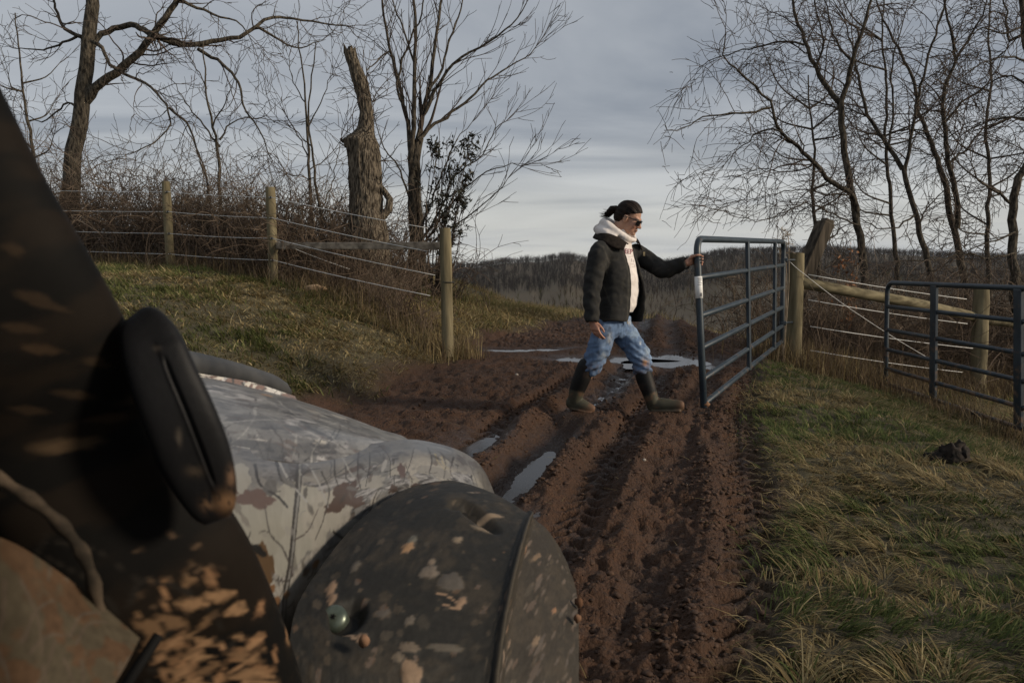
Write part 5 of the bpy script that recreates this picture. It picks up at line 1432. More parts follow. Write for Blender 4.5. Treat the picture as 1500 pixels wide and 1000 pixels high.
for k in range(230):
    x_, y_ = rs.random() * W_, rs.random() * H_; a = rs.random() * 6; L_ = rs.uniform(14, 46)
    if rs.random() < .72: blot(cc, x_, y_, rs.uniform(5, 20), rs.uniform(2.5, 7), rs.gauss(1.4, .5), rs.choice([(.10, .075, .062), (.16, .13, .11), (.30, .28, .25), (.075, .065, .058), (.34, .32, .28), (.20, .19, .18), (.38, .36, .33)]), rs.choice([0, 0, 5]), k, .5, 1.6, alpha=rs.uniform(.35, .8))
    else: stroke(cc, [(x_, y_), (x_ + L_ * .5 * math.cos(a), y_ + L_ * .5 * math.sin(a)), (x_ + L_ * math.cos(a + .4), y_ + L_ * math.sin(a + .4))], 1.2, .6, rs.choice([(.06, .055, .05), (.09, .08, .07), (.36, .35, .32)]))
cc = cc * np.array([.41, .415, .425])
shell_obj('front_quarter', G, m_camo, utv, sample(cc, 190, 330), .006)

# black rail along the far side of the bonnet
A = resample([P(235, 528, 1.36), P(290, 537, 1.48), (P(350, 551, 1.62)), P(400, 567, 1.74), P(420, 577, 1.78)], .02)
out_r = np.full(len(A), .026); out_r[-4:] = [.026, .025, .022, .014]
V, Q, _ = tubes_arrays([(A, out_r)], 16)
T = np.array([(len(V), (len(A) - 1) * 16 + k, (len(A) - 1) * 16 + (k + 1) % 16) for k in range(16)])
link_mesh('bonnet_rail', np_mesh('bonnet_rail', np.vstack([V, A[-1]]), Q, T), m_bar, utv)

# fender
ctrl = [[(424, 1180, .86), (500, 1190, .87), (590, 1200, .88), (690, 1190, .92), (706, 1190, .925), (730, 1195, .95), (790, 1195, 1.0), (846, 1190, 1.07)],
        [(422, 960, .93), (490, 985, .93), (590, 1000, .955), (706, 1000, 1.0), (722, 1000, 1.005), (740, 1003, 1.03), (792, 1000, 1.07), (848, 1000, 1.15)],
        [(434, 890, 1.00), (505, 915, .99), (600, 925, 1.015), (720, 930, 1.065), (732, 928, 1.07), (748, 932, 1.10), (797, 935, 1.15), (848, 935, 1.22)],
        [(470, 830, 1.10), (535, 845, 1.08), (625, 855, 1.10), (733, 868, 1.14), (744, 866, 1.145), (757, 872, 1.18), (802, 880, 1.23), (846, 888, 1.31)],
        [(532, 757, 1.27), (590, 768, 1.23), (662, 782, 1.235), (750, 805, 1.26), (760, 804, 1.265), (770, 810, 1.30), (808, 825, 1.35), (842, 855, 1.42)],
        [(600, 714, 1.42), (645, 722, 1.38), (700, 737, 1.37), (763, 764, 1.385), (772, 765, 1.39), (780, 772, 1.42), (804, 788, 1.46), (828, 818, 1.53)],
        [(660, 703, 1.55), (690, 711, 1.52), (730, 727, 1.50), (770, 750, 1.50), (777, 754, 1.505), (784, 761, 1.53), (798, 772, 1.57), (815, 795, 1.62)],
        [(668, 722, 1.70), (692, 726, 1.68), (725, 738, 1.66), (760, 758, 1.65), (767, 761, 1.65), (774, 768, 1.67), (786, 780, 1.70), (800, 800, 1.74)],
        [(668, 800, 1.80), (692, 804, 1.78), (725, 812, 1.76), (756, 824, 1.74), (763, 827, 1.74), (769, 832, 1.75), (779, 842, 1.77), (790, 860, 1.80)]]
GN, GM = 250, 280
G = grid_patch(ctrl, GN, GM)
H_, W_ = 760, 820
cf = canvas(H_, W_, (.014, .0132, .0115))
yy_, xx_ = np.mgrid[0:H_, 0:W_]
# canvas coordinates: x across (0 inner .. 1 outer), y along (0 rear .. 1 front)
def fx(u_): return u_ * (W_ - 1)
hgt = np.zeros((H_, W_, 1))
film = sst(.45, .75, fbm(xx_ / 40, yy_ / 40, 5, 911, .6))[..., None]
cf = cf * (1 - .6 * film) + np.array([.040, .032, .023]) * .6 * film
outer = sst(.60, .66, xx_ / W_)[..., None]
cf = cf * (1 - .30 * outer) + np.array([.07, .055, .04]) * .30 * outer
rs = random.Random(3)
for k in range(260):
    u_, v_ = rs.random(), rs.random() * .85
    s = rs.uniform(2, 7) if rs.random() < .8 else rs.uniform(6, 13)
    c = rs.choice([(.06, .05, .038), (.075, .058, .041), (.055, .043, .03), (.13, .08, .05)])
    if u_ > .62: blot(cf, fx(u_), v_ * H_, s * 1.9, s * .8, .9, c, 0, k, .4, alpha=rs.uniform(.3, .9))
    else: blot(cf, fx(u_), v_ * H_, s, s * rs.uniform(.7, 1.3), rs.random() * 3, c, 0, k, .5, alpha=rs.uniform(.25, .75))
for k in range(44):
    u_, v_ = rs.uniform(.64, .99), rs.uniform(.05, .6); s = rs.uniform(4, 9)
    blot(cf, fx(u_), v_ * H_, s * 2.1, s * .75, .9 + rs.gauss(0, .15), rs.choice([(.12, .085, .06), (.16, .11, .075), (.09, .066, .05)]), 0, k, .45, soft=3, alpha=.75)
PXX, PYY = to_px(G)
for (px_, py_, rx, ry, ro, c) in ((484, 862, 9, 13, .1, MUD_L), (486, 878, 7, 12, 0, MUD_L), (597, 803, 10, 9, .3, (.36, .20, .09)), (602, 792, 7, 8, 0, (.13, .12, .09)), (669, 790, 8, 6, .5, (.26, .19, .12)), (628, 839, 12, 10, 0, (.17, .13, .095)), (631, 823, 6, 5, 0, (.25, .18, .12)),
                              (659, 852, 16, 15, 0, (.075, .060, .045)), (675, 884, 6, 12, -.2, MUD_L), (600, 908, 7, 8, 0, (.14, .11, .08)), (530, 937, 9, 8, 0, MUD_L), (602, 990, 13, 24, .1, (.30, .19, .11)), 
                              (769, 805, 11, 12, .6, MUD), (785, 816, 18, 6, .6, (.24, .15, .08)), (718, 755, 22, 6, .6, (.30, .21, .13)), (704, 774, 16, 4, .1, (.22, .16, .10)), (690, 722, 8, 4, .2, (.22, .17, .12)), (737, 963, 9, 14, .3, (.26, .18, .12)), (742, 922, 9, 6, .7, (.30, .17, .09)), (784, 940, 14, 8, .7, (.26, .17, .10)),
                              (745, 945, 10, 7, .7, (.24, .16, .10)), (812, 895, 9, 6, .7, (.34, .17, .08)), (520, 830, 8, 8, 0, (.11, .088, .062)), (560, 900, 14, 8, 0, (.08, .062, .045)), (600, 950, 14, 9, -.3, (.16, .115, .075)), (583, 962, 9, 9, 0, (.15, .11, .07)), (650, 950, 20, 9, 0, (.10, .08, .055))):
    x_, y_ = uv_at(px_, py_, W_, H_)
    blot(cf, x_, y_, rx * 1.15, ry * 1.05, ro, c, 0, px_ * .37, .5, soft=3.5, alpha=.88); blot(hgt, x_, y_, rx, ry * .9, ro, (.003,), 0, px_ * .37, .38, soft=5)
stroke(cf, on([(520, 934), (508, 930), (494, 922)]), 3.0, 2.0, (.33, .22, .14))
for q in ([(640, 868), (658, 873), (672, 884)], [(650, 886), (664, 890), (675, 892)]): stroke(cf, on(q), 1.8, 1.1, MUD_L)
noisy(cf, 6, .22, 931); cf = np.where(cf.mean(-1, keepdims=True) > .05, .05 + (cf - .05) * .55, cf)
# a pressed slot near the top and a round recess for the screw
for (px_, py_, rx, ry, ro, dep) in ((697, 752, 58, 12, -.33, -.022), (668, 738, 20, 12, -.2, -.010), (508, 903, 34, 26, .6, -.020)):
    x_, y_ = uv_at(px_, py_, W_, H_); blot(hgt, x_, y_, rx, ry, ro, (dep,), 0, 3, .06, soft=7)
# the raised lip between the top and the outer side
ridge = np.exp(-((xx_ / W_ - .573) / .020) ** 2)[..., None] * sst(.03, .12, yy_ / H_)[..., None]
hgt = hgt + .010 * ridge; cf = cf * (1 - .4 * ridge) + np.array([.10, .08, .055]) * .4 * ridge
Nn = grid_normals(G); sg = np.sign((Nn * (np.array([0, 0, CAM_H]) - G)).sum(2).mean())
hs_ = sample(hgt, GN, GM)
for it in range(6):
    hp = np.pad(hs_, ((1, 1), (1, 1), (0, 0)), 'edge'); hs_ = (hp[:-2, 1:-1] + hp[2:, 1:-1] + hp[1:-1, :-2] + hp[1:-1, 2:] + 2 * hs_) / 6
G = G + Nn * sg * (hs_ + .002 * (sample(np.repeat(fbm(xx_ / 16, yy_ / 16, 4, 941)[..., None], 1, 2), GN, GM) - .5))
fnd = shell_obj('fender', G, m_fend, utv, np.clip(sample(cf, GN, GM), .008, .6), .008)
# screw with a domed head and its star-shaped drive
m_screw = noise_mat('screw_head', (.055, .07, .055), (.13, .15, .115), 30, .32, .5, bump=.1, dist=.002, metallic=.5)
iu, iv = int(.072 * GM), int(.262 * GN)
c0 = Vector(G[iv, iu]) ; nn = Vector(Nn[iv, iu] * sg); PXX, PYY = to_px(G); iv, iu = np.unravel_index(np.argmin((PXX - 490) ** 2 + (PYY - 908) ** 2 + 40 * G[..., 1]), PXX.shape); nn = (Vector(Nn[iv, iu] * sg) * .45 + (Vector((0, 0, CAM_H)) - Vector(G[iv, iu])).normalized() + Vector((-.25, 0, 0))).normalized(); c0 = Vector(G[iv, iu]) + nn * .010
bm = bmesh.new()
ux = nn.orthogonal().normalized(); uy = nn.cross(ux)
prof_ = [(0.0, .0062), (.005, .0060), (.010, .0050), (.0142, .0030), (.0168, .0004), (.0172, -.004), (.0172, -.02)]
ringv = []
for i, (r_, h_) in enumerate(prof_):
    if i == 0: ringv.append([bm.verts.new(c0 + nn * h_)]); continue
    ringv.append([bm.verts.new(c0 + nn * h_ + (ux * math.cos(t) + uy * math.sin(t)) * r_) for t in np.linspace(0, 2 * math.pi, 29)[:-1]])
for k in range(28): bm.faces.new((ringv[0][0], ringv[1][k], ringv[1][(k + 1) % 28]))
for i in range(1, len(ringv) - 1):
    for k in range(28): bm.faces.new((ringv[i][k], ringv[i + 1][k], ringv[i + 1][(k + 1) % 28], ringv[i][(k + 1) % 28]))
bmesh.ops.recalc_face_normals(bm, faces=bm.faces)
me = bpy.data.meshes.new('screw'); bm.to_mesh(me); bm.free()
sc_ = link_mesh('screw', me, m_screw, fnd)
mb = MB()
for a in (0, math.pi / 3, 2 * math.pi / 3):
    d_ = ux * math.cos(a + .3) + uy * math.sin(a + .3); Rm = Matrix((d_, nn.cross(d_), nn)).transposed()
    mb.box(c0 + nn * .0058, (.0075, .0016, .0012), Rm)
mb.build('drive_socket', m_dark, sc_)
# mud lumps stuck on the fender rim
for (px_, py_, d, s_) in ((801, 798, 1.50, .008), (846, 905, 1.24, .006), (848, 882, 1.30, .007), (533, 938, .95, .007)):
    lump('mud_lump', P(px_, py_, d), (s_, s_, s_ * 1.2), m_gate_mud, fnd, int(px_) % 17, .4, 2)

# wheel below the fender
wc = Vector((-0.06, 1.36, 0.30))
A = [wc + Vector((0, .20 * math.cos(t), .20 * math.sin(t))) for t in np.linspace(0, 2 * math.pi, 37)]
wh = empty('wheel', wc, None, None); parent_to(wh, utv)
del_keys = [k for k in wh.keys()]
V, Q, _ = tubes_arrays([(np.array([list(a) for a in A]), np.full(37, .095))], 14)
ty = link_mesh('tyre', np_mesh('tyre', V, Q), m_tyre, wh)
capped_tube('rim', [wc - Vector((.06, 0, 0)), wc + Vector((.06, 0, 0))], .13, m_rim, wh, 24)

# roof post: wide mud-smeared sleeve leaning up to the left
edge_ = [(-95, -60, .50, 120), (-45, 45, .50, 120), (0, 130, .51, 122), (57, 245, .52, 128), (104, 325, .53, 135), (152, 408, .55, 140), (188, 480, .57, 145), (216, 565, .60, 146), (272, 660, .63, 146), (345, 757, .66, 148), (392, 850, .70, 146), (430, 950, .74, 146), (462, 1060, .78, 146)]
ctrl_post = []
for i, (ex, ey, d, hw_) in enumerate(edge_):
    a_, b_ = edge_[max(i - 1, 0)], edge_[min(i + 1, len(edge_) - 1)]
    tx, ty = b_[0] - a_[0], b_[1] - a_[1]; tl = math.hypot(tx, ty)
    ctrl_post.append((ex - ty / tl * hw_, ey + tx / tl * hw_, d, hw_))
rows = []
for (px_, py_, d, hw_) in ctrl_post:
    rows.append((px_, py_, d, hw_))
E = resample([(r[0] / 100, r[1] / 100, r[2], r[3]) for r in rows], .045)
NS = 128
V = np.zeros((len(E), NS, 3)); Cp = np.zeros((len(E), NS, 3))
cp = canvas(520, 840, (.0042, .0039, .0036))
yy_, xx_ = np.mgrid[0:520, 0:840]
k_ = sst(.42, .66, fbm(xx_ / 150, yy_ / 22, 4, 951))[..., None]; cp = cp * (1 - .6 * k_) + np.array([.013, .009, .006]) * .6 * k_
rs = random.Random(9)
for k in range(8):
    blot(cp, rs.uniform(180, 660), 60 + rs.random() * 250, rs.uniform(18, 50), rs.uniform(3, 7), rs.gauss(.1, .25), rs.choice([(.055, .036, .021), (.085, .056, .032), (.04, .028, .018)]), 0, k, .35, 4, alpha=.6)
for k in range(60):
    u_, v_ = rs.uniform(200, 640), rs.uniform(388, 515) ** 1.0
    if v_ < 430 and rs.random() < .55: continue
    blot(cp, u_, v_, rs.uniform(9, 22), rs.uniform(1.9, 4.0), rs.gauss(-.12, .28), rs.choice([(.24, .135, .072), (.19, .105, .056), (.13, .078, .042), (.27, .165, .09)]), 0, k, .22, 2, alpha=.9, tip=.8)
for k in range(30):
    x_, y_ = rs.uniform(200, 640), rs.uniform(340, 515); a = rs.gauss(.3, .8); stroke(cp, [(x_, y_), (x_ + 30 * math.cos(a), y_ + 30 * math.sin(a)), (x_ + 60 * math.cos(a + .3), y_ + 60 * math.sin(a + .3))], 1.6, .8, (.014, .012, .010))
ax_d = Vector((0, 1, 0))
for i, e_ in enumerate(E):
    px_, py_, d, hw_ = e_[0] * 100, e_[1] * 100, e_[2], e_[3]
    c = P(px_, py_, d)
    j = min(i + 1, len(E) - 1); j0 = max(i - 1, 0)
    tdir = (P(E[j][0] * 100, E[j][1] * 100, E[j][2]) - P(E[j0][0] * 100, E[j0][1] * 100, E[j0][2])).normalized()
    out_v = (c - Vector((0, 0, CAM_H))).normalized()
    s = tdir.cross(out_v).normalized()                 # sideways, screen right or left
    if s.x < 0: s = -s
    o2 = s.cross(tdir).normalized()
    rw = hw_ / F * d * .93
    for k in range(NS):
        t = k * 2 * math.pi / NS
        ca, sa = math.cos(t), math.sin(t)
        sq = (abs(ca) ** 2.6 + abs(sa) ** 2.6) ** (-1 / 2.6)
        V[i, k] = c + s * (rw * ca * sq) + o2 * (rw * .55 * sa * sq)
        Cp[i, k] = cp[int(i / len(E) * 519), int(((t / (2 * math.pi) - .25) % 1) * 839)]
PX_, PY_ = to_px(V); near_ = (V[..., 1] < V[..., 1].mean(1, keepdims=True))
def smear(px_, py_, rx, ry, ro, c, al=1.0, seed=0):
    dx_, dy_ = PX_ - px_, PY_ - py_
    a_, b_ = (dx_ * math.cos(ro) + dy_ * math.sin(ro)) / rx, (-dx_ * math.sin(ro) + dy_ * math.cos(ro)) / ry
    th = np.arctan2(b_, a_); rr_ = np.hypot(a_, b_)
    edge = (1 + .7 * (fbm(np.cos(th) * 1.5 + seed, np.sin(th) * 1.5 + px_, 3, 815) - .5)) / (np.abs(np.cos(th)) ** 1.5 + np.abs(np.sin(th)) ** 1.5) ** .667 * 1.02
    k = (np.clip((edge - rr_) * min(rx, ry) / 3 + .5, 0, 1) * al * (.62 if py_ < 640 else 1.0) * near_)[..., None]
    Cp[:] = Cp * (1 - k) + np.array(c) * k
TAN, TAN2, DIM = (.20, .12, .066), (.13, .078, .043), (.034, .022, .013)
for q in ((284, 884, 24, 9, -.02, TAN), (319, 873, 22, 8, -.12, TAN), (353, 890, 27, 9, -.42, TAN), (252, 910, 23, 10, .3, TAN2), (221, 919, 21, 12, .3, TAN2), (300, 912, 15, 5, -.75, TAN2), (202, 902, 8, 6, .2, TAN2), (284, 850, 7, 5, 0, TAN2), (308, 850, 5, 4, 0, TAN2), (345, 868, 6, 3, -.2, TAN),
          (20, 365, 15, 10, .3, DIM), (58, 440, 40, 10, .35, DIM), (30, 480, 30, 8, .1, DIM), (60, 512, 32, 7, .1, (.045, .028, .016)), (150, 530, 30, 7, .1, DIM), (160, 612, 36, 7, -.1, (.038, .024, .014)), (110, 578, 32, 6, .1, DIM), (40, 600, 30, 6, .1, DIM), (325, 783, 9, 18, .3, DIM), (304, 743, 10, 7, .2, (.10, .062, .035))):
    smear(*q)
rq = random.Random(21)
for k in range(64):
    x_ = rq.uniform(225, 428); y_ = rq.uniform(930, 1005)
    smear(x_, y_, rq.uniform(5, 24), rq.uniform(2, 6), rq.gauss(-.2, .45), rq.choice([TAN, TAN2, (.16, .09, .048), (.23, .135, .075)]), .9, k)
for k in range(26): smear(rq.uniform(200, 400), rq.uniform(770, 900), rq.uniform(2, 9), rq.uniform(2, 5), rq.random() * 3, (.07, .045, .028), .8, k)
ii = np.arange(len(E) * NS).reshape(len(E), NS); jj = np.roll(ii, -1, 1)
Qp = np.stack([ii[:-1], jj[:-1], jj[1:], ii[1:]], -1).reshape(-1, 4)
caps = np.array([(len(E) * NS, k, (k + 1) % NS) for k in range(NS)] + [(len(E) * NS + 1, (len(E) - 1) * NS + (k + 1) % NS, (len(E) - 1) * NS + k) for k in range(NS)])
Vp = np.vstack([V.reshape(-1, 3), V[0].mean(0), V[-1].mean(0)]); Cq = np.vstack([Cp.reshape(-1, 3), Cp[0, 0], Cp[-1, 0]])
rp = link_mesh('roof_post', np_mesh('roof_post', Vp, Qp, caps, col=Cq), m_roofpost, utv)

# clamp of the windscreen, on the outer edge of the post
Ec = resample([(2.02, 4.66, .575, 20), (2.10, 4.76, .572, 32), (2.22, 5.04, .57, 42), (2.40, 5.54, .57, 47), (2.62, 6.08, .575, 50), (2.83, 6.62, .585, 50), (3.02, 7.10, .595, 42), (3.12, 7.40, .60, 32), (3.17, 7.56, .605, 20)], .05)
NC = 150
Vc = np.zeros((len(Ec), NC, 3)); Cc2 = np.zeros((len(Ec), NC, 3))
for i, e_ in enumerate(Ec):
    c = P(e_[0] * 100, e_[1] * 100, e_[2]); j, j0 = min(i + 1, len(Ec) - 1), max(i - 1, 0)
    tdir = (P(Ec[j][0] * 100, Ec[j][1] * 100, Ec[j][2]) - P(Ec[j0][0] * 100, Ec[j0][1] * 100, Ec[j0][2])).normalized()
    s_v = tdir.cross((c - Vector((0, 0, CAM_H))).normalized()).normalized()
    if s_v.x < 0: s_v = -s_v
    o2 = s_v.cross(tdir).normalized(); rw = max(e_[3], 2) / F * e_[2]; fr = i / (len(Ec) - 1)
    for k in range(NC):
        t = k * 2 * math.pi / NC; ca, sa = math.cos(t), math.sin(t)
        sq = (abs(ca) ** 4.5 + abs(sa) ** 4.5) ** (-1 / 4.5)
        x_, y_ = ca * sq, sa * sq
        gr = math.exp(-((x_ - .22) / .05) ** 2) * (1 if y_ < 0 else 0) * float(sst(.22, .28, fr) * sst(.86, .78, fr))
        step = .10 * float(sst(.05, .2, x_)) * (1 if y_ < 0 else 0) * float(sst(.14, .2, fr) * sst(.93, .85, fr))
        Vc[i, k] = c + s_v * (rw * x_) + o2 * (rw * .62 * y_ * (1 + step - .22 * gr))
        Cc2[i, k] = (.006, .006, .0068)
PXc, PYc = to_px(Vc)
for (px_, py_, rx, ry, c) in ((332, 735, 16, 14, (.15, .085, .045)), (305, 738, 10, 10, (.10, .06, .035)), (338, 700, 6, 14, (.11, .065, .04)), (262, 640, 4, 12, (.06, .05, .04)), (230, 510, 5, 4, (.05, .042, .035)), (285, 690, 12, 8, (.04, .03, .022))):
    k_ = (np.exp(-(((PXc - px_) / rx) ** 2 + ((PYc - py_) / ry) ** 2)) * sst(.35, .6, fbm(PXc / 7, PYc / 7, 3, 963) + .15))[..., None]; Cc2 = Cc2 * (1 - k_) + np.array(c) * k_
iic = np.arange(len(Ec) * NC).reshape(len(Ec), NC); jjc = np.roll(iic, -1, 1)
Qc = np.stack([iic[:-1], jjc[:-1], jjc[1:], iic[1:]], -1).reshape(-1, 4); nv_ = len(Ec) * NC
tc_ = np.array([(nv_, k, (k + 1) % NC) for k in range(NC)] + [(nv_ + 1, (len(Ec) - 1) * NC + (k + 1) % NC, (len(Ec) - 1) * NC + k) for k in range(NC)])
link_mesh('windscreen_clamp', np_mesh('windscreen_clamp', np.vstack([Vc.reshape(-1, 3), Vc[0].mean(0), Vc[-1].mean(0)]), Qc, tc_, col=np.vstack([Cc2.reshape(-1, 3), Cc2[0, 0], Cc2[-1, 0]])), m_clamp, utv)

# matte black sheet added for the shade in the cab, between post and door
ctrl = [[(-260, 500, .80), (-60, 500, .80), (100, 500, .82), (230, 560, .86)], [(-260, 760, .78), (-60, 760, .78), (100, 760, .80), (250, 760, .84)], [(-260, 1100, .76), (-60, 1100, .76), (100, 1100, .78), (280, 1100, .82)]]
G = grid_patch(ctrl, 30, 40); shell_obj('cab_shade_sheet', G, m_dark, utv, None, .02)
# door panel, lower left, printed and smeared with mud
ctrl = [[(-90, 770, .50), (30, 800, .505), (120, 862, .52), (205, 934, .535)], [(-90, 950, .47), (40, 950, .475), (110, 960, .49), (178, 985, .51)], [(-90, 1080, .44), (30, 1080, .445), (80, 1080, .46), (118, 1080, .48)]]
G = grid_patch(ctrl, 70, 100)
cd = canvas(240, 320, (.050, .040, .026)); yy_, xx_ = np.mgrid[0:240, 0:320]
k_ = sst(.45, .6, fbm(xx_ / 40, yy_ / 40, 4, 971))[..., None]; cd = cd * (1 - k_) + np.array([.058, .034, .019]) * k_
for k in range(26):
    x_, y_ = rs.uniform(0, 320), rs.uniform(0, 240); a = rs.choice([.7, -1.1, 1.2]) + rs.gauss(0, .2); stroke(cd, [(x_, y_), (x_ + 45 * math.cos(a), y_ + 45 * math.sin(a)), (x_ + 90 * math.cos(a + .2), y_ + 90 * math.sin(a + .2))], 3.2, 1.4, (.06, .045, .032))
noisy(cd, 12, .3, 975)
shell_obj('door_panel', G, m_roofpost, utv, sample(cd, 70, 100), .012)
# door strap hanging down from the post
A = resample([P(-20, 690, .50), P(40, 728, .50), P(86, 765, .505), P(122, 812, .515), P(138, 858, .52), P(146, 896, .525)], .006)
polys = [(A, .0042 + .0010 * np.sin(np.arange(len(A)) * 1.5))]
tubes_obj('door_strap', polys, noise_mat('strap_web', (.020, .016, .012), (.075, .055, .038), 40, .9, .1), utv, 8)
# frame tube under the door edge
capped_tube('door_frame', [P(232, 930, .60), P(196, 985, .585), P(150, 1060, .57)], .004, m_dark, utv, 12)
# scuttle behind the clamp and body below the bonnet, so the parts hang together
mb = MB(); mb.box((-.62, 1.05, .55), (.62, .9, .42), None, .06); mb.build('body', m_dark, utv)

# unseen roof, seat back and tailgate wall, added to shade the post and door
mb = MB(); mb.box((-.72, -.36, 1.83), (1.62, 1.75, .05), None, .02); mb.build('roof', m_dark, utv)
mb = MB(); mb.box((-.72, -.98, 1.05), (1.36, .12, .75), None, .04); mb.build('seat_back_shade', m_dark, utv)
mb = MB(); mb.box((-.72, -1.32, .80), (1.45, .05, .75), None, .02); mb.build('rear_shade_panel', m_dark, utv)
mb = MB(); mb.box((-.72, -.05, .42), (1.36, 2.0, .06), None, .02); mb.build('cab_floor', m_dark, utv)
for (x_, y_) in ((-1.46, -1.18), (-.02, -1.18), (-1.46, .42)):
    capped_tube('roof_post', [(x_, y_, .45), (x_, y_, 1.82)], .026, m_dark, utv, 12)
for (x_, y_) in ((-1.38, 1.36), (-.06, -.95), (-1.38, -.95)):
    wc = Vector((x_, y_, .30)); wh = empty('wheel', wc, None, None); parent_to(wh, utv)
    A = [wc + Vector((0, .20 * math.cos(t), .20 * math.sin(t))) for t in np.linspace(0, 2 * math.pi, 37)]
    V, Q, _ = tubes_arrays([(np.array([list(a) for a in A]), np.full(37, .095))], 14)
    link_mesh('tyre', np_mesh('tyre', V, Q), m_tyre, wh); capped_tube('rim', [wc - Vector((.06, 0, 0)), wc + Vector((.06, 0, 0))], .13, m_rim, wh, 24)
# ------------------------------------------------------------------ the person
D0 = 6.10
PXM = D0 / F
def Q_(px, py, dd=0.0): return P(px, py, D0 + dd)
FWD = Vector((math.cos(math.radians(-35)), math.sin(math.radians(-35)), 0))     # chest faces right and towards the camera
LFT = Vector((-FWD.y, FWD.x, 0))
UP = Vector((0, 0, 1))

def loft(bm, rings, sides=24):
    """rings: (centre, vector a, vector b) -> closed skin in bm"""
    prev = None; first = None
    for (c, a, b) in rings:
        vs_ = [bm.verts.new(c + a * math.cos(t) + b * math.sin(t)) for t in np.linspace(0, 2 * math.pi, sides, endpoint=False)]
        if prev:
            for k in range(sides): bm.faces.new((prev[k], prev[(k + 1) % sides], vs_[(k + 1) % sides], vs_[k]))
        else: first = vs_
        prev = vs_
    for ring, cc_, fl in ((first, rings[0], 1), (prev, rings[-1], 0)):
        v_ = bm.verts.new(cc_[0])
        for k in range(sides):
            f = (ring[k], v_, ring[(k + 1) % sides]) if fl == 0 else (ring[(k + 1) % sides], v_, ring[k])
            bm.faces.new(f)
def limb_rings(pts, smooth_n=6, squash=1.0, sq_axis=None):
    """pts: (Vector, r) -> rings of a tube with round ends"""
    A = resample([(p.x, p.y, p.z, r) for p, r in pts], .03)
    rings = []
    n = len(A)
    for i in range(n):
        c = Vector(A[i][:3]); t = (Vector(A[min(i + 1, n - 1)][:3]) - Vector(A[max(i - 1, 0)][:3])).normalized()
        a = t.orthogonal().normalized() if abs(t.y) > .95 else t.cross(Vector((0, 1, 0))).normalized()
        b = t.cross(a)
        rings.append((c, a * A[i][3], b * A[i][3] * squash))
    for e_ in (0, -1):
        c, a, b = rings[e_]; nb = rings[1 if e_ == 0 else -2]
        t = (c - nb[0]).normalized(); r = a.length
        ex = [(c + t * r * .45, a * .86, b * .86), (c + t * r * .75, a * .55, b * .55)]
        rings = (list(reversed(ex)) + rings) if e_ == 0 else (rings + ex)
    return rings
def ell(bm, c, r, M=None, sub=3):
    g_ = bmesh.ops.create_icosphere(bm, subdivisions=sub, radius=1)
    for v_ in g_['verts']:
        p = Vector((v_.co.x * r[0], v_.co.y * r[1], v_.co.z * r[2])) + Vector(c)
        v_.co = M @ p if M else p
def remeshed(bm, voxel, smooth=4, fac=.5):
    """Union of everything in bm as one continuous skin."""
    bmesh.ops.recalc_face_normals(bm, faces=bm.faces)
    me = bpy.data.meshes.new('tmp'); bm.to_mesh(me); bm.free()
    o = bpy.data.objects.new('tmp', me); COL.objects.link(o)
    md = o.modifiers.new('r', 'REMESH'); md.mode = 'VOXEL'; md.voxel_size = voxel
    if smooth:
        ms = o.modifiers.new('s', 'SMOOTH'); ms.iterations = smooth; ms.factor = fac
    dg = bpy.context.evaluated_depsgraph_get(); dg.update()
    m2 = bpy.data.meshes.new_from_object(o.evaluated_get(dg))
    bpy.data.objects.remove(o); bpy.data.meshes.remove(me)
    return m2
def co_of(me):
    V = np.empty(len(me.vertices) * 3, np.float32); me.vertices.foreach_get('co', V); return V.reshape(-1, 3).astype(float)
def nrm_of(me):
    V = np.empty(len(me.vertices) * 3, np.float32); me.vertices.foreach_get('normal', V); return V.reshape(-1, 3).astype(float)
def set_co(me, V): me.vertices.foreach_set('co', np.asarray(V, np.float32).ravel()); me.update()
def set_col(me, C_):
    at = me.color_attributes.new('Col', 'FLOAT_COLOR', 'POINT')
    c4 = np.ones((len(C_), 4), np.float32); c4[:, :3] = C_; at.data.foreach_set('color', c4.ravel())
def n3(V, sc, seed, oct=3):
    return fbm(V[:, 0] * sc + V[:, 1] * sc * .6 + seed, V[:, 2] * sc + V[:, 1] * sc * .5, oct, seed)

m_skin, nt, b = mat_base('skin', .5, .35)
at = nt.nodes.new('ShaderNodeAttribute'); at.attribute_name = 'Col'; nt.links.new(at.outputs['Color'], b.inputs['Base Color'])
b.inputs['Subsurface Weight'].default_value = .12; b.inputs['Subsurface Radius'].default_value = (.012, .005, .003)
m_jacket = attr_mat('jacket_duck_cloth', .88, .12, 90, .12, .25, .003)
m_jean = attr_mat('denim', .85, .15, 160, .10, .2, .002)
m_hood = attr_mat('fleece', .9, .1, 120, .06, .2, .002)
m_boot = attr_mat('boot_rubber', .6, .2, 60, .10, .2, .002)
m_hair, nt, b = mat_base('hair', .55, .12)
add_noise_color(nt, b, (.006, .0045, .004), (.024, .015, .011), 55, (1, 1, 1), 4)
m_glass_dark, _, _ = mat_base('dark_lens', .06, .6, (.006, .006, .007))
m_collar = noise_mat('corduroy', (.010, .008, .007), (.024, .019, .016), 60, .9, .1, bump=.3, dist=.002)
m_brass, _, _ = mat_base('zip_metal', .4, .5, (.30, .28, .24), .8)

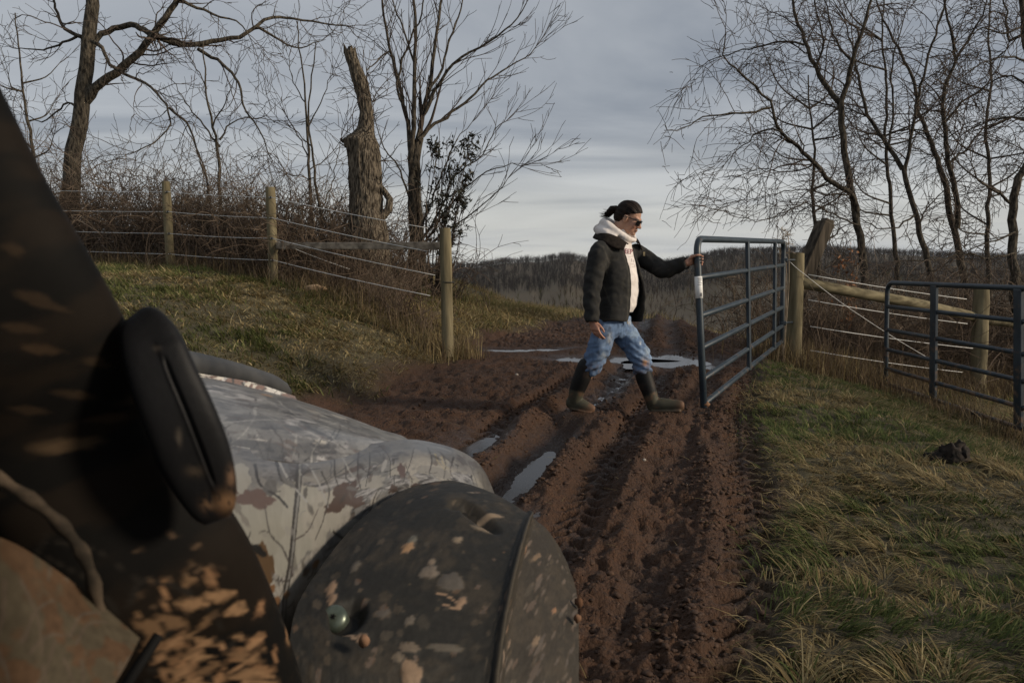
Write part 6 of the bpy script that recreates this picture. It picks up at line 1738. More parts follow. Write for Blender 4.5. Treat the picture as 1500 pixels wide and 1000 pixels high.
# joints
SH_R, EL_R, WR_R = Q_(878, 369, -.17), Q_(867, 421, -.20), Q_(867, 468, -.22)
SH_L, EL_L, WR_L = Q_(936, 374, .16), Q_(972, 396, .04), Q_(1006, 385, -.06)
HIP_R, HIP_L = Q_(885, 480, -.09), Q_(908, 480, .07)
KN_R, KN_L = Q_(871, 527, -.08), Q_(939, 524, -.02)
AN_R, AN_L = Q_(845, 583, .0), Q_(957, 584, -.04)
HC = Q_(921, 319.5, -.04)                                  # head centre
yaw, pit = math.radians(-22), math.radians(23)
hf = Vector((math.cos(yaw) * math.cos(pit), math.sin(yaw) * math.cos(pit), -math.sin(pit)))
hl_v = UP.cross(hf).normalized(); hu = hf.cross(hl_v).normalized()
HM = Matrix.Translation(HC) @ Matrix((hf, hl_v, hu)).transposed().to_4x4()
HS = 1.0
def H(x, y, z): return HM @ Vector((x, y, z))
NECK = Q_(905, 352, .0)

# ---- body: one skin from head to feet, with both hands
bm = bmesh.new()
ell(bm, (-.012, 0, .035), (.095, .074, .088), HM)
ell(bm, (.035, 0, -.02), (.058, .060, .080), HM)
ell(bm, (.032, 0, -.068), (.056, .050, .042), HM)
ell(bm, (.076, 0, -.094), (.021, .024, .019), HM, 2)
loft(bm, limb_rings([(H(.086, 0, .012), .009), (H(.100, 0, -.018), .0105), (H(.110, 0, -.034), .0125)]), 12)
for s in (-1, 1):
    ell(bm, (.098, s * .011, -.038), (.012, .010, .008), HM, 2)
    ell(bm, (.058, s * .040, -.030), (.030, .024, .030), HM, 2)
    ell(bm, (.070, s * .028, .022), (.022, .030, .011), HM, 2)
    ell(bm, (-.004, s * .074, -.008), (.017, .009, .030), HM, 2)
    ell(bm, (-.010, s * .080, -.002), (.014, .006, .024), HM, 2)
    ell(bm, (-.004, s * .073, -.030), (.009, .008, .011), HM, 2)
ell(bm, (.090, 0, -.060), (.012, .023, .007), HM, 2)
ell(bm, (.088, 0, -.072), (.012, .020, .007), HM, 2)
loft(bm, limb_rings([(H(-.02, 0, -.03), .058), (H(-.035, 0, -.10), .056), (NECK, .062)]), 20)
# trunk inside the clothes
loft(bm, [(Q_(905, 352, 0), LFT * .09, FWD * .07), (Q_(905, 372, 0), LFT * .15, FWD * .09), (Q_(905, 410, 0), LFT * .14, FWD * .10), (Q_(902, 445, 0), LFT * .13, FWD * .09), (Q_(897, 478, 0), LFT * .14, FWD * .09), (Q_(896, 490, 0), LFT * .10, FWD * .08)], 20)
for (a, b_, c) in ((SH_R, EL_R, WR_R), (SH_L, EL_L, WR_L)): loft(bm, limb_rings([(a, .050), (a.lerp(b_, .5), .046), (b_, .038), (b_.lerp(c, .4), .036), (c, .026)]), 14)
for (a, b_, c, toe) in ((HIP_R, KN_R, AN_R, Q_(866, 599, -.03)), (HIP_L, KN_L, AN_L, Q_(996, 597, -.09))): loft(bm, limb_rings([(a, .075), (a.lerp(b_, .5), .068), (b_, .048), (b_.lerp(c, .4), .040), (b_.lerp(c, .8), .020)]), 14)
# right hand, hanging and slightly curled
def finger(pts, r0, r1): loft(bm, limb_rings([(p, r0 + (r1 - r0) * i / (len(pts) - 1)) for i, p in enumerate(pts)]), 10)
hd = (Q_(873, 486, -.24) - WR_R).normalized(); hx = Vector((.72, -.69, 0)).normalized(); hn = hd.cross(hx).normalized()   # hx: towards the thumb
def HR(a, b_, c): return WR_R + hd * a + hx * b_ + hn * c
loft(bm, [(HR(-.03, 0, 0), hx * .028, hn * .022), (HR(.015, .0, 0), hx * .033, hn * .019), (HR(.055, .002, 0), hx * .041, hn * .017), (HR(.085, .0, .002), hx * .040, hn * .014)], 16)
curl = -1 if hn.x < 0 else 1
for i, (off, ln) in enumerate(((.029, .072), (.010, .080), (-.010, .074), (-.028, .058))):
    s_ = curl
    finger([HR(.075, off, 0), HR(.085 + ln * .32, off * 1.08, .004 * s_), HR(.085 + ln * .66, off * 1.1, .020 * s_), HR(.085 + ln * .88, off * 1.08, .040 * s_)], .0092, .0068)
finger([HR(.018, .024, .004 * curl), HR(.045, .047, .012 * curl), HR(.072, .055, .022 * curl), HR(.094, .052, .030 * curl)], .0115, .0078)
# left hand, closed round the free stile of the gate
GT = on_stile(381); gax = (B0 - T0).normalized()
wl = WR_L
pc = GT + Vector((-.050, .004, .0))
pd = (GT + Vector((-.03, .012, 0)) - wl).normalized()
loft(bm, [(wl - pd * .03, UP * .028, pd.cross(UP).normalized() * .022), (wl + pd * .01, UP * .031, pd.cross(UP).normalized() * .019), (pc, UP * .041, pd.cross(UP).normalized() * .017), (pc + Vector((.016, .010, 0)), UP * .038, Vector((0, 1, 0)) * .014)], 16)
for i, (dz, ln) in enumerate(((.031, 0), (.010, .004), (-.011, .002), (-.030, -.006))):
    ge = on_stile(381) + UP * dz * 1.05
    finger([ge + Vector((-.046, .012, 0)), ge + Vector((-.026, .034, .002)), ge + Vector((.006, .0385, .001)), ge + Vector((.032, .022, -.001)), ge + Vector((.0375 + ln * .2, -.004 - ln, -.003)), ge + Vector((.028, -.024 - ln, -.004))], .0094, .0072)
ge = on_stile(381) + UP * .034
finger([ge + Vector((-.056, -.004, -.02)), ge + Vector((-.040, -.030, -.004)), ge + Vector((-.012, -.040, .004)), ge + Vector((.014, -.036, .004))], .0118, .0082)
me_b = remeshed(bm, .0050, 2, .5)
V = co_of(me_b)
hl = np.array([list(HM.inverted() @ Vector(v_)) for v_ in V])
col = np.zeros_like(V); col[:] = (.40, .235, .165)
face = np.linalg.norm(hl - np.array([0.03, 0, -.02]), axis=1) < .16
blush = np.exp(-(((hl[:, 0] - .075) / .04) ** 2 + ((np.abs(hl[:, 1]) - .042) / .03) ** 2 + ((hl[:, 2] + .035) / .035) ** 2)) + .8 * np.exp(-(((hl[:, 0] - .112) / .02) ** 2 + (hl[:, 1] / .02) ** 2 + ((hl[:, 2] + .035) / .02) ** 2))
col = col * (1 - .45 * blush[:, None]) + np.array([.42, .17, .12]) * .45 * blush[:, None]
lips = np.exp(-(((hl[:, 0] - .095) / .02) ** 2 + (hl[:, 1] / .022) ** 2 + ((hl[:, 2] + .066) / .011) ** 2))
mouth = np.exp(-(((hl[:, 0] - .098) / .02) ** 2 + (hl[:, 1] / .022) ** 2 + ((hl[:, 2] + .0662) / .0028) ** 2))
col = col * (1 - .6 * lips[:, None]) + np.array([.32, .12, .10]) * .6 * lips[:, None]
col = col * (1 - .75 * mouth[:, None])
col *= (1 + .24 * (n3(V, 45, 41) - .5))[:, None]
hand_r = np.linalg.norm(V - np.array(list(WR_R)), axis=1) < .22; hand_l = np.linalg.norm(V - np.array(list(GT)), axis=1) < .2
for hm in (hand_r, hand_l): col[hm] = col[hm] * np.array([.95, .82, .78])
set_col(me_b, np.clip(col, 0, 1))
person = link_mesh('person', me_b, m_skin)
tag(person, 'person in black jacket, jeans and rubber boots striding along, one hand on the gate', 'person')

# ---- jacket
bm = bmesh.new()
tr = [(346, 904, .085, .075, 0), (353, 904, .115, .092, 0), (362, 904, .162, .110, .0), (374, 905, .185, .122, 0), (392, 907, .190, .132, 0), (412, 908, .190, .138, 0), (432, 907, .192, .140, 0), (450, 906, .198, .140, 0), (464, 904, .202, .140, 0), (474, 902, .198, .138, 0)]
loft(bm, [(Q_(cx_, py, dd), LFT * a, FWD * b_) for (py, cx_, a, b_, dd) in tr], 36)
loft(bm, limb_rings([(SH_R.lerp(NECK, .25), .074), (SH_R, .077), (SH_R.lerp(EL_R, .5), .076), (EL_R, .069), (EL_R.lerp(WR_R, .5), .064), (WR_R + (WR_R - EL_R).normalized() * .0, .056)]), 22)
loft(bm, limb_rings([(SH_L.lerp(NECK, .2), .074), (SH_L, .078), (SH_L.lerp(EL_L, .5), .072), (EL_L, .065), (EL_L.lerp(WR_L, .5), .059), (EL_L.lerp(WR_L, .92), .050)]), 22)
me_j = remeshed(bm, .011, 5, .5)
V = co_of(me_j); Nn = nrm_of(me_j)
# folds: slanting creases, deeper at elbows and waist
def seg_d(V, a, b_):
    a = np.array(list(a)); b_ = np.array(list(b_)); ab = b_ - a
    t = np.clip(((V - a) @ ab) / (ab @ ab), 0, 1); return np.linalg.norm(V - a - t[:, None] * ab, axis=1), t
dR1, tR1 = seg_d(V, SH_R, EL_R); dR2, tR2 = seg_d(V, EL_R, WR_R); dL1, tL1 = seg_d(V, SH_L, EL_L); dL2, tL2 = seg_d(V, EL_L, WR_L)
slR = np.minimum(dR1, dR2) < .105; slL = (np.minimum(dL1, dL2) < .10) & ((V - np.array(list(SH_L))) @ np.array([.9, 0, -.2]) > .03)
f1 = n3(V * np.array([1, 1, 2.2]), 9, 51, 3) - .5
f2 = np.sin((V[:, 2] * 1.0 + V[:, 0] * .55) * 75 + 6 * n3(V, 6, 53)) 
arm = np.where(slR, np.exp(-((tR1 - 1) / .5) ** 2) + tR2, 0) + np.where(slL, .6 + .5 * np.exp(-((tL1 - 1) / .4) ** 2), 0)
f3 = np.sin((V @ np.array([.85, .2, .1])) * 95 + 7 * n3(V, 8, 57))
disp = .009 * f1 + np.where(slR, .0030 * f2 * np.clip(arm, 0, 1.2), 0) + np.where(slL, .0032 * f3 * np.clip(arm, 0, 1.1), 0) + .006 * (n3(V, 26, 55) - .5) - .0045 * (1 - np.abs(2 * n3(V * np.array([1, 1, 1.5]), 7.5, 59, 2) - 1)).clip(0, 1) ** 9
V = V + Nn * disp[:, None]
set_co(me_j, V)
# open the front, the neck, the hem and the cuffs
bm = bmesh.new(); bm.from_mesh(me_j)
fwd_ = np.array(list(FWD)); lft_ = np.array(list(LFT))
kill = []
for f in bm.faces:
    c = f.calc_center_median()
    px_, py_ = to_px(np.array([[c.x, c.y, c.z]])); py_ = float(py_[0])
    cxr = np.interp(py_, [t_[0] for t_ in tr], [t_[1] for t_ in tr]); cc_ = Q_(cxr, py_, 0)
    r_ = c - cc_; th = math.degrees(math.atan2(r_.dot(LFT), r_.dot(FWD)))
    dr1, t1 = seg_d(np.array([[c.x, c.y, c.z]]), SH_L, EL_L)
    on_l = (c - SH_L).dot(Vector((.9, 0, -.2))) > .06
    lo = np.interp(py_, [345, 365, 400, 440, 475], [-46, -38, -26, -24, -26]); hi = np.interp(py_, [345, 365, 400, 440, 475], [34, 26, 18, 24, 34])
    gate_d = (c - WR_L).length; rw_d = (c - WR_R).length
    if not on_l and lo < th < hi and r_.length < .26: kill.append(f)
    elif py_ < 349 + 3 * (th > 60 or th < -60): kill.append(f)
    elif py_ > 471 and not (np.linalg.norm(np.array(list(c - WR_R))[:2]) < .075): kill.append(f)
    elif (c - WR_R).dot((WR_R - EL_R).normalized()) > .018 and rw_d < .09: kill.append(f)
    elif (c - EL_L.lerp(WR_L, .95)).dot((WR_L - EL_L).normalized()) > .012 and gate_d < .12: kill.append(f)
bmesh.ops.delete(bm, geom=kill, context='FACES')
# keep only the main piece
seen = set(); best = []
bm.verts.ensure_lookup_table()
for v0 in bm.verts:
    if v0 in seen: continue
    st = [v0]; comp = []; seen.add(v0)
    while st:
        q = st.pop(); comp.append(q)
        for e_ in q.link_edges:
            o2 = e_.other_vert(q)
            if o2 not in seen: seen.add(o2); st.append(o2)
    if len(comp) > len(best):
        if best: pass
        best = comp
bs = set(best); bmesh.ops.delete(bm, geom=[v_ for v_ in bm.verts if v_ not in bs], context='VERTS')
for it in range(4):
    bd = [v_ for v_ in bm.verts if any(e_.is_boundary for e_ in v_.link_edges)]
    new = {}
    for v_ in bd:
        nb = [e_.other_vert(v_) for e_ in v_.link_edges if e_.is_boundary]
        if len(nb) == 2: new[v_] = v_.co * .5 + (nb[0].co + nb[1].co) * .25
    for v_, c in new.items(): v_.co = c
# the far front panel swings away from the body
for v_ in bm.verts:
    px_, py_ = to_px(np.array([list(v_.co)])); py_ = float(py_[0])
    cxr = np.interp(py_, [t_[0] for t_ in tr], [t_[1] for t_ in tr]); r_ = v_.co - Q_(cxr, py_, 0)
    th = math.degrees(math.atan2(r_.dot(LFT), r_.dot(FWD)))
    if 10 < th < 75 and (v_.co - SH_L).dot(Vector((.9, 0, -.2))) < .09 and py_ > 370:
        k_ = math.exp(-((th - 26) / 26) ** 2) * min(1, (py_ - 370) / 60)
        v_.co += FWD * .050 * k_ + LFT * .02 * k_
bm.to_mesh(me_j); bm.free()
V = co_of(me_j); px_, py_ = to_px(V)
col = np.zeros_like(V); col[:] = (.026, .0255, .0245)
wr = n3(V, 14, 61, 4); col *= (.75 + .55 * wr)[:, None]
worn = sst(.58, .72, n3(V, 30, 63, 4))[:, None] * .35; col = col * (1 - worn) + np.array([.060, .054, .044]) * worn
def seam(px0, py0, px1, py1, wd=1.0, k0=.55):
    global col
    t = np.clip(((px_ - px0) * (px1 - px0) + (py_ - py0) * (py1 - py0)) / ((px1 - px0) ** 2 + (py1 - py0) ** 2), 0, 1)
    d_ = np.hypot(px_ - px0 - t * (px1 - px0), py_ - py0 - t * (py1 - py0))
    k = (np.exp(-(d_ / wd) ** 2) * k0 * (.4 + n3(V, 40, 67)) * (V[:, 1] < D0 - .02))[:, None]
    col = col * (1 - k) + np.array([.085, .078, .066]) * k
seam(869, 352, 884, 362); seam(884, 362, 893, 385); seam(893, 385, 886, 410); seam(884, 418, 893, 442, 1.1); seam(893, 442, 897, 452, .9, .4); seam(880, 466, 918, 472, .8, .4); seam(925, 372, 926, 400, .8, .4); seam(913, 368, 921, 400, .8, .5); seam(921, 400, 919, 470, .8, .5)
set_col(me_j, col)
jk = link_mesh('jacket', me_j, m_jacket, person)
sd = jk.modifiers.new('thickness', 'SOLIDIFY'); sd.thickness = .011; sd.offset = -1
# collar turned down round the neck
def ring_strip(name, pts, w0, w1, thick, mat, par):
    """A folded band: outer edge w0 lower and outside, from inner edge pts."""
    return None
cp_in = [Q_(921, 357, -.10), Q_(909, 349, -.15), Q_(893, 342, -.13), Q_(881, 340, -.04), Q_(882, 339, .07), Q_(900, 341, .13), Q_(924, 347, .12), Q_(934, 356, .05)]
cp_out = [Q_(914, 366, -.16), Q_(898, 362, -.20), Q_(880, 353, -.18), Q_(869, 349, -.05), Q_(872, 347, .10), Q_(900, 349, .17), Q_(934, 354, .15), Q_(941, 366, .06)]
a = resample(cp_in, .012); b_ = resample(cp_out, .012); n = min(len(a), len(b_))
a = a[np.linspace(0, len(a) - 1, n).astype(int)]; b_ = b_[np.linspace(0, len(b_) - 1, n).astype(int)]
rows = []
for k in np.linspace(0, 1, 8):
    rows.append(a * (1 - k) + b_ * k + np.array([0, 0, .022 * math.sin(k * math.pi)]))
G = np.stack(rows, 0); ii = np.arange(8 * n).reshape(8, n)
o = link_mesh('collar', np_mesh('collar', G.reshape(-1, 3), np.stack([ii[:-1, :-1], ii[:-1, 1:], ii[1:, 1:], ii[1:, :-1]], -1).reshape(-1, 4)), m_collar, jk)
sd = o.modifiers.new('thickness', 'SOLIDIFY'); sd.thickness = .009
from mathutils.bvhtree import BVHTree
def bvh_of(me): return BVHTree.FromPolygons([tuple(v_.co) for v_ in me.vertices], [tuple(p_.vertices) for p_ in me.polygons])
bj = bvh_of(me_j)
def on_surface(bv, px_, py_, lift=.002):
    o_ = Vector((0, 0, CAM_H)); d_ = (P(px_, py_, 1.0) - o_).normalized()
    h_ = bv.ray_cast(o_, d_)
    return None if h_[0] is None else h_[0] - d_ * lift
def patch_on(bv, name, x0, x1, y0, y1, mat, par, lift=.003, n=4):
    pts = []
    for j in range(n + 1):
        for i in range(n + 1):
            q = on_surface(bv, x0 + (x1 - x0) * i / n, y0 + (y1 - y0) * j / n, lift)
            if q is None: return None
            pts.append(q)
    ii = np.arange((n + 1) ** 2).reshape(n + 1, n + 1)
    return link_mesh(name, np_mesh(name, np.array([list(p) for p in pts]), np.stack([ii[:-1, :-1], ii[1:, :-1], ii[1:, 1:], ii[:-1, 1:]], -1).reshape(-1, 4)), mat, par)
m_tag, _, _ = mat_base('sewn_tag', .8, .1, (.30, .24, .14))
patch_on(bj, 'sewn_tag', 942, 945, 369, 375, m_tag, jk)

# ---- hooded sweatshirt
bm = bmesh.new()
loft(bm, [(Q_(905, 347, 0), LFT * .075, FWD * .075), (Q_(905, 354, 0), LFT * .11, FWD * .098), (Q_(905, 366, 0), LFT * .148, FWD * .104), (Q_(907, 385, 0), LFT * .168, FWD * .120), (Q_(909, 405, 0), LFT * .168, FWD * .128), (Q_(909, 428, 0), LFT * .168, FWD * .130), (Q_(907, 448, 0), LFT * .168, FWD * .122), (Q_(904, 457, 0), LFT * .150, FWD * .108)], 32)
# the hood lying round the neck and on the shoulders
ringp = [(Q_(929, 352, -.03), .017), (Q_(918, 349, -.085), .022), (Q_(903, 340, -.110), .027), (Q_(889, 331, -.085), .034), (Q_(882, 327, -.01), .036), (Q_(889, 326, .07), .034), (Q_(908, 333, .095), .030), (Q_(924, 344, .06), .022), (Q_(930, 352, .0), .017)]
loft(bm, limb_rings(ringp), 18)
loft(bm, limb_rings([(Q_(898, 347, -.12), .028), (Q_(883, 340, -.09), .038), (Q_(874, 336, .0), .040), (Q_(882, 335, .08), .038)]), 18)
loft(bm, limb_rings([(Q_(905, 349, 0), .068), (Q_(908, 338, 0), .060)]), 18)
me_h = remeshed(bm, .0085, 3, .5)
V = co_of(me_h); Nn = nrm_of(me_h); px_, py_ = to_px(V)
V[:, 0] += .012 * sst(352, 340, py_)
V = V + Nn * (.012 * (n3(V * np.array([1, 1, .6]), 14, 71, 3) - .5) + .006 * (n3(V, 34, 73) - .5))[:, None]
set_co(me_h, V)
col = np.zeros_like(V); col[:] = (.66, .61, .58); col *= (.88 + .24 * n3(V, 10, 75, 4))[:, None]
st_ = (sst(.60, .72, n3(V, 24, 77, 4)) * .25)[:, None]; col = col * (1 - st_) + np.array([.42, .34, .28]) * st_
set_col(me_h, np.clip(col, 0, .8))
hd_ = link_mesh('hooded_sweatshirt', me_h, m_hood, person)
# print across the chest: worn letters and a faded emblem between them
bh = bvh_of(me_h)
m_maroon, _, _ = mat_base('maroon_print', .9, .1, (.20, .055, .075))
m_greyp, _, _ = mat_base('grey_print', .9, .1, (.53, .47, .46))
def print_text(txt, px0, py0, hpx, mat):
    cu = bpy.data.curves.new('t', 'FONT'); cu.body = txt; cu.size = 1.0; cu.align_x = 'LEFT'; cu.offset = .012; cu.resolution_u = 2
    ot = bpy.data.objects.new('t', cu); COL.objects.link(ot)
    dg = bpy.context.evaluated_depsgraph_get(); dg.update()
    me = bpy.data.meshes.new_from_object(ot.evaluated_get(dg)); bpy.data.objects.remove(ot)
    bm2 = bmesh.new(); bm2.from_mesh(me); bmesh.ops.triangulate(bm2, faces=bm2.faces); bmesh.ops.subdivide_edges(bm2, edges=[e_ for e_ in bm2.edges if e_.calc_length() > .12], cuts=2)
    ok = True
    for v_ in bm2.verts:
        q = on_surface(bh, px0 + v_.co.x * hpx * 1.1, py0 - v_.co.y * hpx * 1.38 + v_.co.x * hpx * .10, .0035)
        if q is None: ok = False; break
        v_.co = q
    if ok:
        me2 = bpy.data.meshes.new('print'); bm2.to_mesh(me2); o = link_mesh('print', me2, mat, hd_, False)
    bm2.free()
print_text('EEP', 915, 371, 7.2, m_maroon)
print_text('AN', 923.5, 402, 7.0, m_maroon)
for (x_, y_, w_, h_) in ((922, 375, 6, 1), (925, 378.5, 1.4, 5), (928, 380, 1.2, 4), (924, 386, 5, 1), (929, 388, 2, 1.2), (926, 390.5, 5, .9)):
    patch_on(bh, 'print', x_, x_ + w_, y_, y_ + h_, m_greyp, hd_, .0035, 3)

# ---- jeans
bm = bmesh.new()
loft(bm, [(Q_(899, 462, 0), LFT * .165, FWD * .125), (Q_(898, 474, 0), LFT * .172, FWD * .130), (Q_(896, 486, 0), LFT * .165, FWD * .125), (Q_(896, 494, 0), LFT * .12, FWD * .10)], 28)
loft(bm, limb_rings([(Q_(888, 480, -.08), .096), (Q_(880, 503, -.09), .090), (KN_R, .083), (Q_(865, 537, -.07), .079)]), 22)
loft(bm, limb_rings([(Q_(908, 480, .05), .100), (Q_(923, 501, .01), .094), (KN_L, .084), (Q_(941, 540, -.03), .078)]), 22)
me_p = remeshed(bm, .009, 4, .5)
V = co_of(me_p); Nn = nrm_of(me_p); px_, py_ = to_px(V)
dR, tR = seg_d(V, HIP_R, KN_R); dL, tL = seg_d(V, HIP_L, KN_L)
fold = np.sin((V[:, 2] * 1.1 + V[:, 0] * np.where(dR < dL, -.5, .6)) * 105 + 8 * n3(V, 7, 81))
V = V + Nn * (-.007 * (1 - np.abs(2 * n3(V * np.array([1, 1, 1.7]), 9, 84, 2) - 1)).clip(0, 1) ** 7 + .018 * (n3(V * np.array([1, 1, 1.8]), 12, 83, 3) - .5) + .0055 * fold * (.35 + .65 * sst(500, 532, py_)))[:, None]
set_co(me_p, V); px_, py_ = to_px(V)
blue = np.zeros_like(V); blue[:] = (.105, .160, .260)
fade = sst(.42, .70, n3(V, 9, 85, 4))[:, None]
wash = np.exp(-((dL) / .13) ** 2)[:, None] * 0
blue = blue * (1 - .35 * fade) + np.array([.25, .32, .42]) * .55 * fade
dark = sst(.5, .66, n3(V, 13, 87, 4))[:, None] * .3; blue = blue * (1 - dark) + np.array([.045, .075, .135]) * dark
def spot(cx_, cy_, rx, ry, c, thr=.45):
    global blue
    k_ = .62 * (np.exp(-(((px_ - cx_) / rx) ** 2 + ((py_ - cy_) / ry) ** 2) * .9) * sst(thr - .1, thr + .12, n3(V, 60, int(cx_)) * .7 + .3 * np.exp(-(((px_ - cx_) / rx) ** 2 + ((py_ - cy_) / ry) ** 2))))[:, None]
    blue = blue * (1 - k_) + np.array(c) * k_
spot(893, 497, 4, 12, (.36, .36, .34)); spot(945, 529, 6, 5, (.34, .20, .07)); spot(938, 503, 2, 3, (.55, .57, .58)); spot(930, 490, 12, 6, (.26, .33, .40)); spot(948, 515, 4, 9, (.34, .40, .44)); spot(921, 473, 3, 4, (.40, .39, .36)); spot(885, 520, 7, 5, (.26, .28, .29)); spot(945, 532, 4, 4, (.40, .17, .06), .35)
st_ = (fbm(px_ * .9, py_ * .16, 3, 89) - .5)[:, None]; blue = blue * (1 + .5 * st_)
mudj = (sst(522, 546, py_) * .55 * sst(.35, .6, n3(V, 34, 91, 4)) + .25 * sst(.66, .74, n3(V, 48, 93, 3)))[:, None]; blue = blue * (1 - mudj) + np.array([.095, .060, .038]) * mudj
set_col(me_p, np.clip(blue, .01, .7))
link_mesh('jeans', me_p, m_jean, person)
q = Q_(919, 472, -.13)
mb = MB(); mb.box(q, (.012, .008, .026), Matrix.Rotation(.5, 3, 'Z'), .003); mb.build('zip_pull', m_brass, jk)

# ---- boots
def boot(shaft, foot, sole_pts, name, tilt, seed):
    bm = bmesh.new()
    loft(bm, limb_rings(shaft), 22)
    loft(bm, limb_rings(foot, squash=.80), 20)
    loft(bm, limb_rings([(p + Vector((0, 0, -r * .80)), .017) for p, r in foot[:1]] + [(p + Vector((0, 0, -r * .80)), .017) for p, r in foot[1:]], squash=2.6), 16)
    for (p, r) in sole_pts: ell(bm, p, r, None, 2)
    me = remeshed(bm, .0065, 4, .5)
    V = co_of(me); Nn = nrm_of(me)
    px_, py_ = to_px(V)
    return me, V, Nn, px_, py_
# rear boot (left of the picture)
sh = [(Q_(859, 535, -.07), .066), (Q_(853, 552, -.05), .068), (Q_(845, 572, -.02), .060), (Q_(842, 586, .0), .052)]
ft = [(Q_(838, 589, .01), .056), (Q_(846, 591, -.005), .056), (Q_(857, 595.5, -.02), .048), (Q_(866, 599, -.03), .038)]
me, V, Nn, px_, py_ = boot(sh, ft, [], 'boot', 0, 1)
def boot_col(V, px_, py_, line, toe, seed):
    col = np.zeros_like(V); col[:] = (.048, .045, .031)
    up = sst(2, -2, py_ - (line[0] + (px_ - line[2]) * line[1]))[:, None]
    col = col * (1 - up) + np.array([.008, .0078, .0075]) * up
    col *= (.75 + .5 * n3(V, 20, seed, 4))[:, None]
    mud = (sst(.50, .66, n3(V, 22, seed + 3, 4)) * .6 * (1 - .8 * up[:, 0]) + .8 * np.exp(-(((px_ - toe[0]) / 9) ** 2 + ((py_ - toe[1]) / 8) ** 2)) + .5 * sst(8, 0, toe[2] - py_)).clip(0, 1)[:, None]
    return col * (1 - mud * .8) + np.array([.14, .072, .042]) * mud * .8
zmin = gz(Q_(850, 600).x, Q_(850, 600).y)
fl_ = V[:, 2] < zmin; V[fl_, 2] = zmin + (V[fl_, 2] - zmin) * .1
set_co(me, V)
set_col(me, boot_col(V, px_, py_, (573, .25, 845), (868, 602, 603), 11))
link_mesh('boot', me, m_boot, person)
# front boot, toe lifted
sh = [(Q_(941, 538, -.03), .064), (Q_(944, 553, -.03), .066), (Q_(951, 573, -.04), .058), (Q_(955, 587, -.04), .050)]
ft = [(Q_(956, 592, -.03), .056), (Q_(967, 592.5, -.05), .055), (Q_(982, 593.5, -.07), .049), (Q_(996, 594, -.09), .043)]
me, V, Nn, px_, py_ = boot(sh, ft, [], 'boot', 0, 2)
set_co(me, V)
set_col(me, boot_col(V, px_, py_, (578, -.45, 950), (1000, 595, 606), 17))
link_mesh('boot', me, m_boot, person)

# ---- hair: cap drawn back into a low pony-tail
bm = bmesh.new()
ell(bm, (-.013, 0, .039), (.1015, .080, .092), HM)
ell(bm, (-.055, 0, .0), (.062, .068, .070), HM)
me = remeshed(bm, .0055, 2, .5)
V = co_of(me); hl = np.array([list(HM.inverted() @ Vector(v_)) for v_ in V])
bm = bmesh.new(); bm.from_mesh(me); bm.verts.ensure_lookup_table()
kv = []
for v_, h_ in zip(bm.verts, hl):
    lim = float(np.interp(h_[0], [-.12, -.05, -.028, -.022, .02, .05, .085, .12], [-.06, -.055, -.03, .010, .036, .054, .072, .085]))
    if h_[2] < lim: kv.append(v_)
bmesh.ops.delete(bm, geom=kv, context='VERTS')
for v_ in bm.verts:
    h_ = HM.inverted() @ v_.co
    ang_ = math.atan2(h_.y, h_.z - .0)
    v_.co += v_.normal * (.002 + .0018 * math.sin(ang_ * 46 + 5 * h_.x * 10) + .0022 * math.sin(ang_ * 15 + 30 * h_.x))
bm.to_mesh(me); bm.free()
hair = link_mesh('hair', me, m_hair, person)
sd = hair.modifiers.new('thickness', 'SOLIDIFY'); sd.thickness = .006; sd.offset = -1
bm = bmesh.new()
loft(bm, limb_rings([(H(-.095, .0, .016), .020), (H(-.122, .0, .026), .028), (H(-.148, .0, .012), .030), (H(-.160, 0, -.018), .026), (H(-.164, 0, -.048), .014)]), 14)
loft(bm, limb_rings([(H(-.105, .01, .012), .016), (H(-.138, .012, .0), .020), (H(-.150, .01, -.04), .012)]), 12)
me = remeshed(bm, .005, 2, .5)
o = link_mesh('ponytail', me, m_hair, hair)
A = np.array([list(H(-.102, .023 * math.cos(t), .018 + .023 * math.sin(t))) for t in np.linspace(0, 6.28, 20)])
m_tie, _, _ = mat_base('hair_tie_cloth', .8, .2, (.45, .42, .38)); tubes_obj('hair_tie', [(A, np.full(20, .006))], m_tie, hair, 8)
polys = []
for k in range(110):
    s_ = H(-.155 + rnd(-.02, .015), rnd(-.02, .02), -.02 + rnd(-.03, .02)); d_ = (HM.to_3x3() @ Vector((rnd(-.7, .1), rnd(-.4, .4), rnd(-1, -.1)))).normalized(); l_ = rnd(.03, .075)
    polys.append((np.array([list(s_), list(s_ + d_ * l_ * .6), list(s_ + d_ * l_ + Vector((rnd(-.01, .005), 0, .006)))]), np.array([.0016, .0013, .0006])))
for k in range(0):
    a_ = rnd(-1.3, 1.3); s_ = H(rnd(-.08, .06), .080 * math.sin(a_), .045 + .088 * math.cos(a_)); d_ = (HM.to_3x3() @ Vector((-1, rnd(-.2, .2), rnd(-.1, .3)))).normalized(); l_ = rnd(.03, .06)
    polys.append((np.array([list(s_), list(s_ + d_ * l_ * .6), list(s_ + d_ * l_)]), np.array([.0009, .0009, .0004])))
o = tubes_obj('loose_strands', polys, m_hair, hair, 3); o['kind'] = 'stuff'

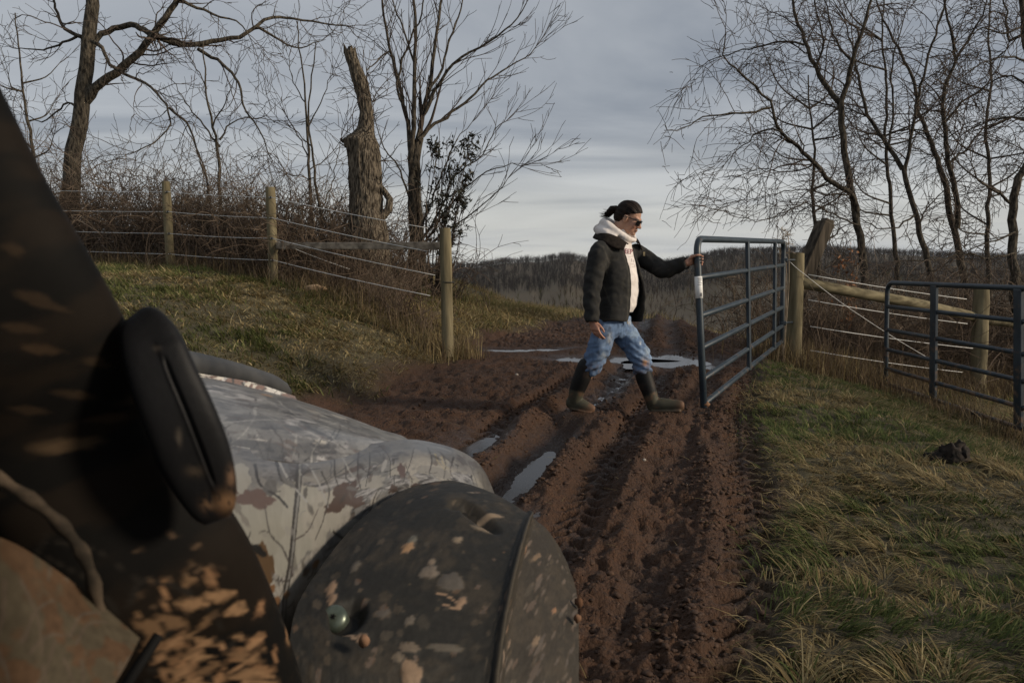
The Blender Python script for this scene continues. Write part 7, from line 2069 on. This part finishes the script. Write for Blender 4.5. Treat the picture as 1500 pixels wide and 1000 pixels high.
# ---- sunglasses
sg_ = None
mb = MB()
Rh = HM.to_3x3()
def lens(s):
    G = []
    for j, z_ in enumerate(np.linspace(.016, -.026, 7)):
        for i, y_ in enumerate(np.linspace(.006, .062, 9)):
            rz_ = (z_ + .005) / .021; ry_ = (y_ - .034) / .028
            sc_ = 1 / max(1, (abs(rz_) ** 3.2 + abs(ry_) ** 3.2) ** (1 / 3.2))
            yy2, zz2 = .034 + ry_ * .028 * sc_, -.005 + rz_ * .021 * sc_
            x_ = .103 - 5.2 * yy2 ** 2 - .0 * abs(zz2)
            G.append(list(H(x_, s * yy2, zz2)))
    G = np.array(G).reshape(7, 9, 3); ii = np.arange(63).reshape(7, 9)
    return np_mesh('lens', G.reshape(-1, 3), np.stack([ii[:-1, :-1], ii[:-1, 1:], ii[1:, 1:], ii[1:, :-1]], -1).reshape(-1, 4))
m_frame, _, _ = mat_base('black_frame', .3, .5, (.008, .008, .008))
pts = []
A1 = [H(.104 - 5.2 * y_ * y_, y_, .013 - .08 * abs(y_) * .2) for y_ in np.linspace(-.066, .066, 15)]
sgl = capped_tube('sunglasses', A1, .0042, m_frame, person, 8)
for s in (-1, 1):
    o = link_mesh('lens', lens(s), m_glass_dark, sgl); sd = o.modifiers.new('thickness', 'SOLIDIFY'); sd.thickness = .003
    capped_tube('temple_arm', [H(.082, s * .067, .012), H(.04, s * .080, .010), H(-.01, s * .083, .008), H(-.025, s * .081, -.006)], .0032, m_frame, sgl, 8)

# ------------------------------------------------------------------ air: far ridge fades a little
mb = MB(); mb.box((0, 0, -30.5), (3600, 3600, 95.0))
hz = mb.build('haze', None)
m_hz = bpy.data.materials.new('haze_air'); m_hz.use_nodes = True
nt = m_hz.node_tree; nt.nodes.clear()
pv = nt.nodes.new('ShaderNodeVolumePrincipled'); pv.inputs['Color'].default_value = (0.80, 0.86, 0.95, 1); pv.inputs['Density'].default_value = 0.00005; pv.inputs['Anisotropy'].default_value = 0.2
mo = nt.nodes.new('ShaderNodeOutputMaterial'); nt.links.new(pv.outputs[0], mo.inputs['Volume'])
hz.data.materials.clear(); hz.data.materials.append(m_hz)
tag(hz, kind='stuff')
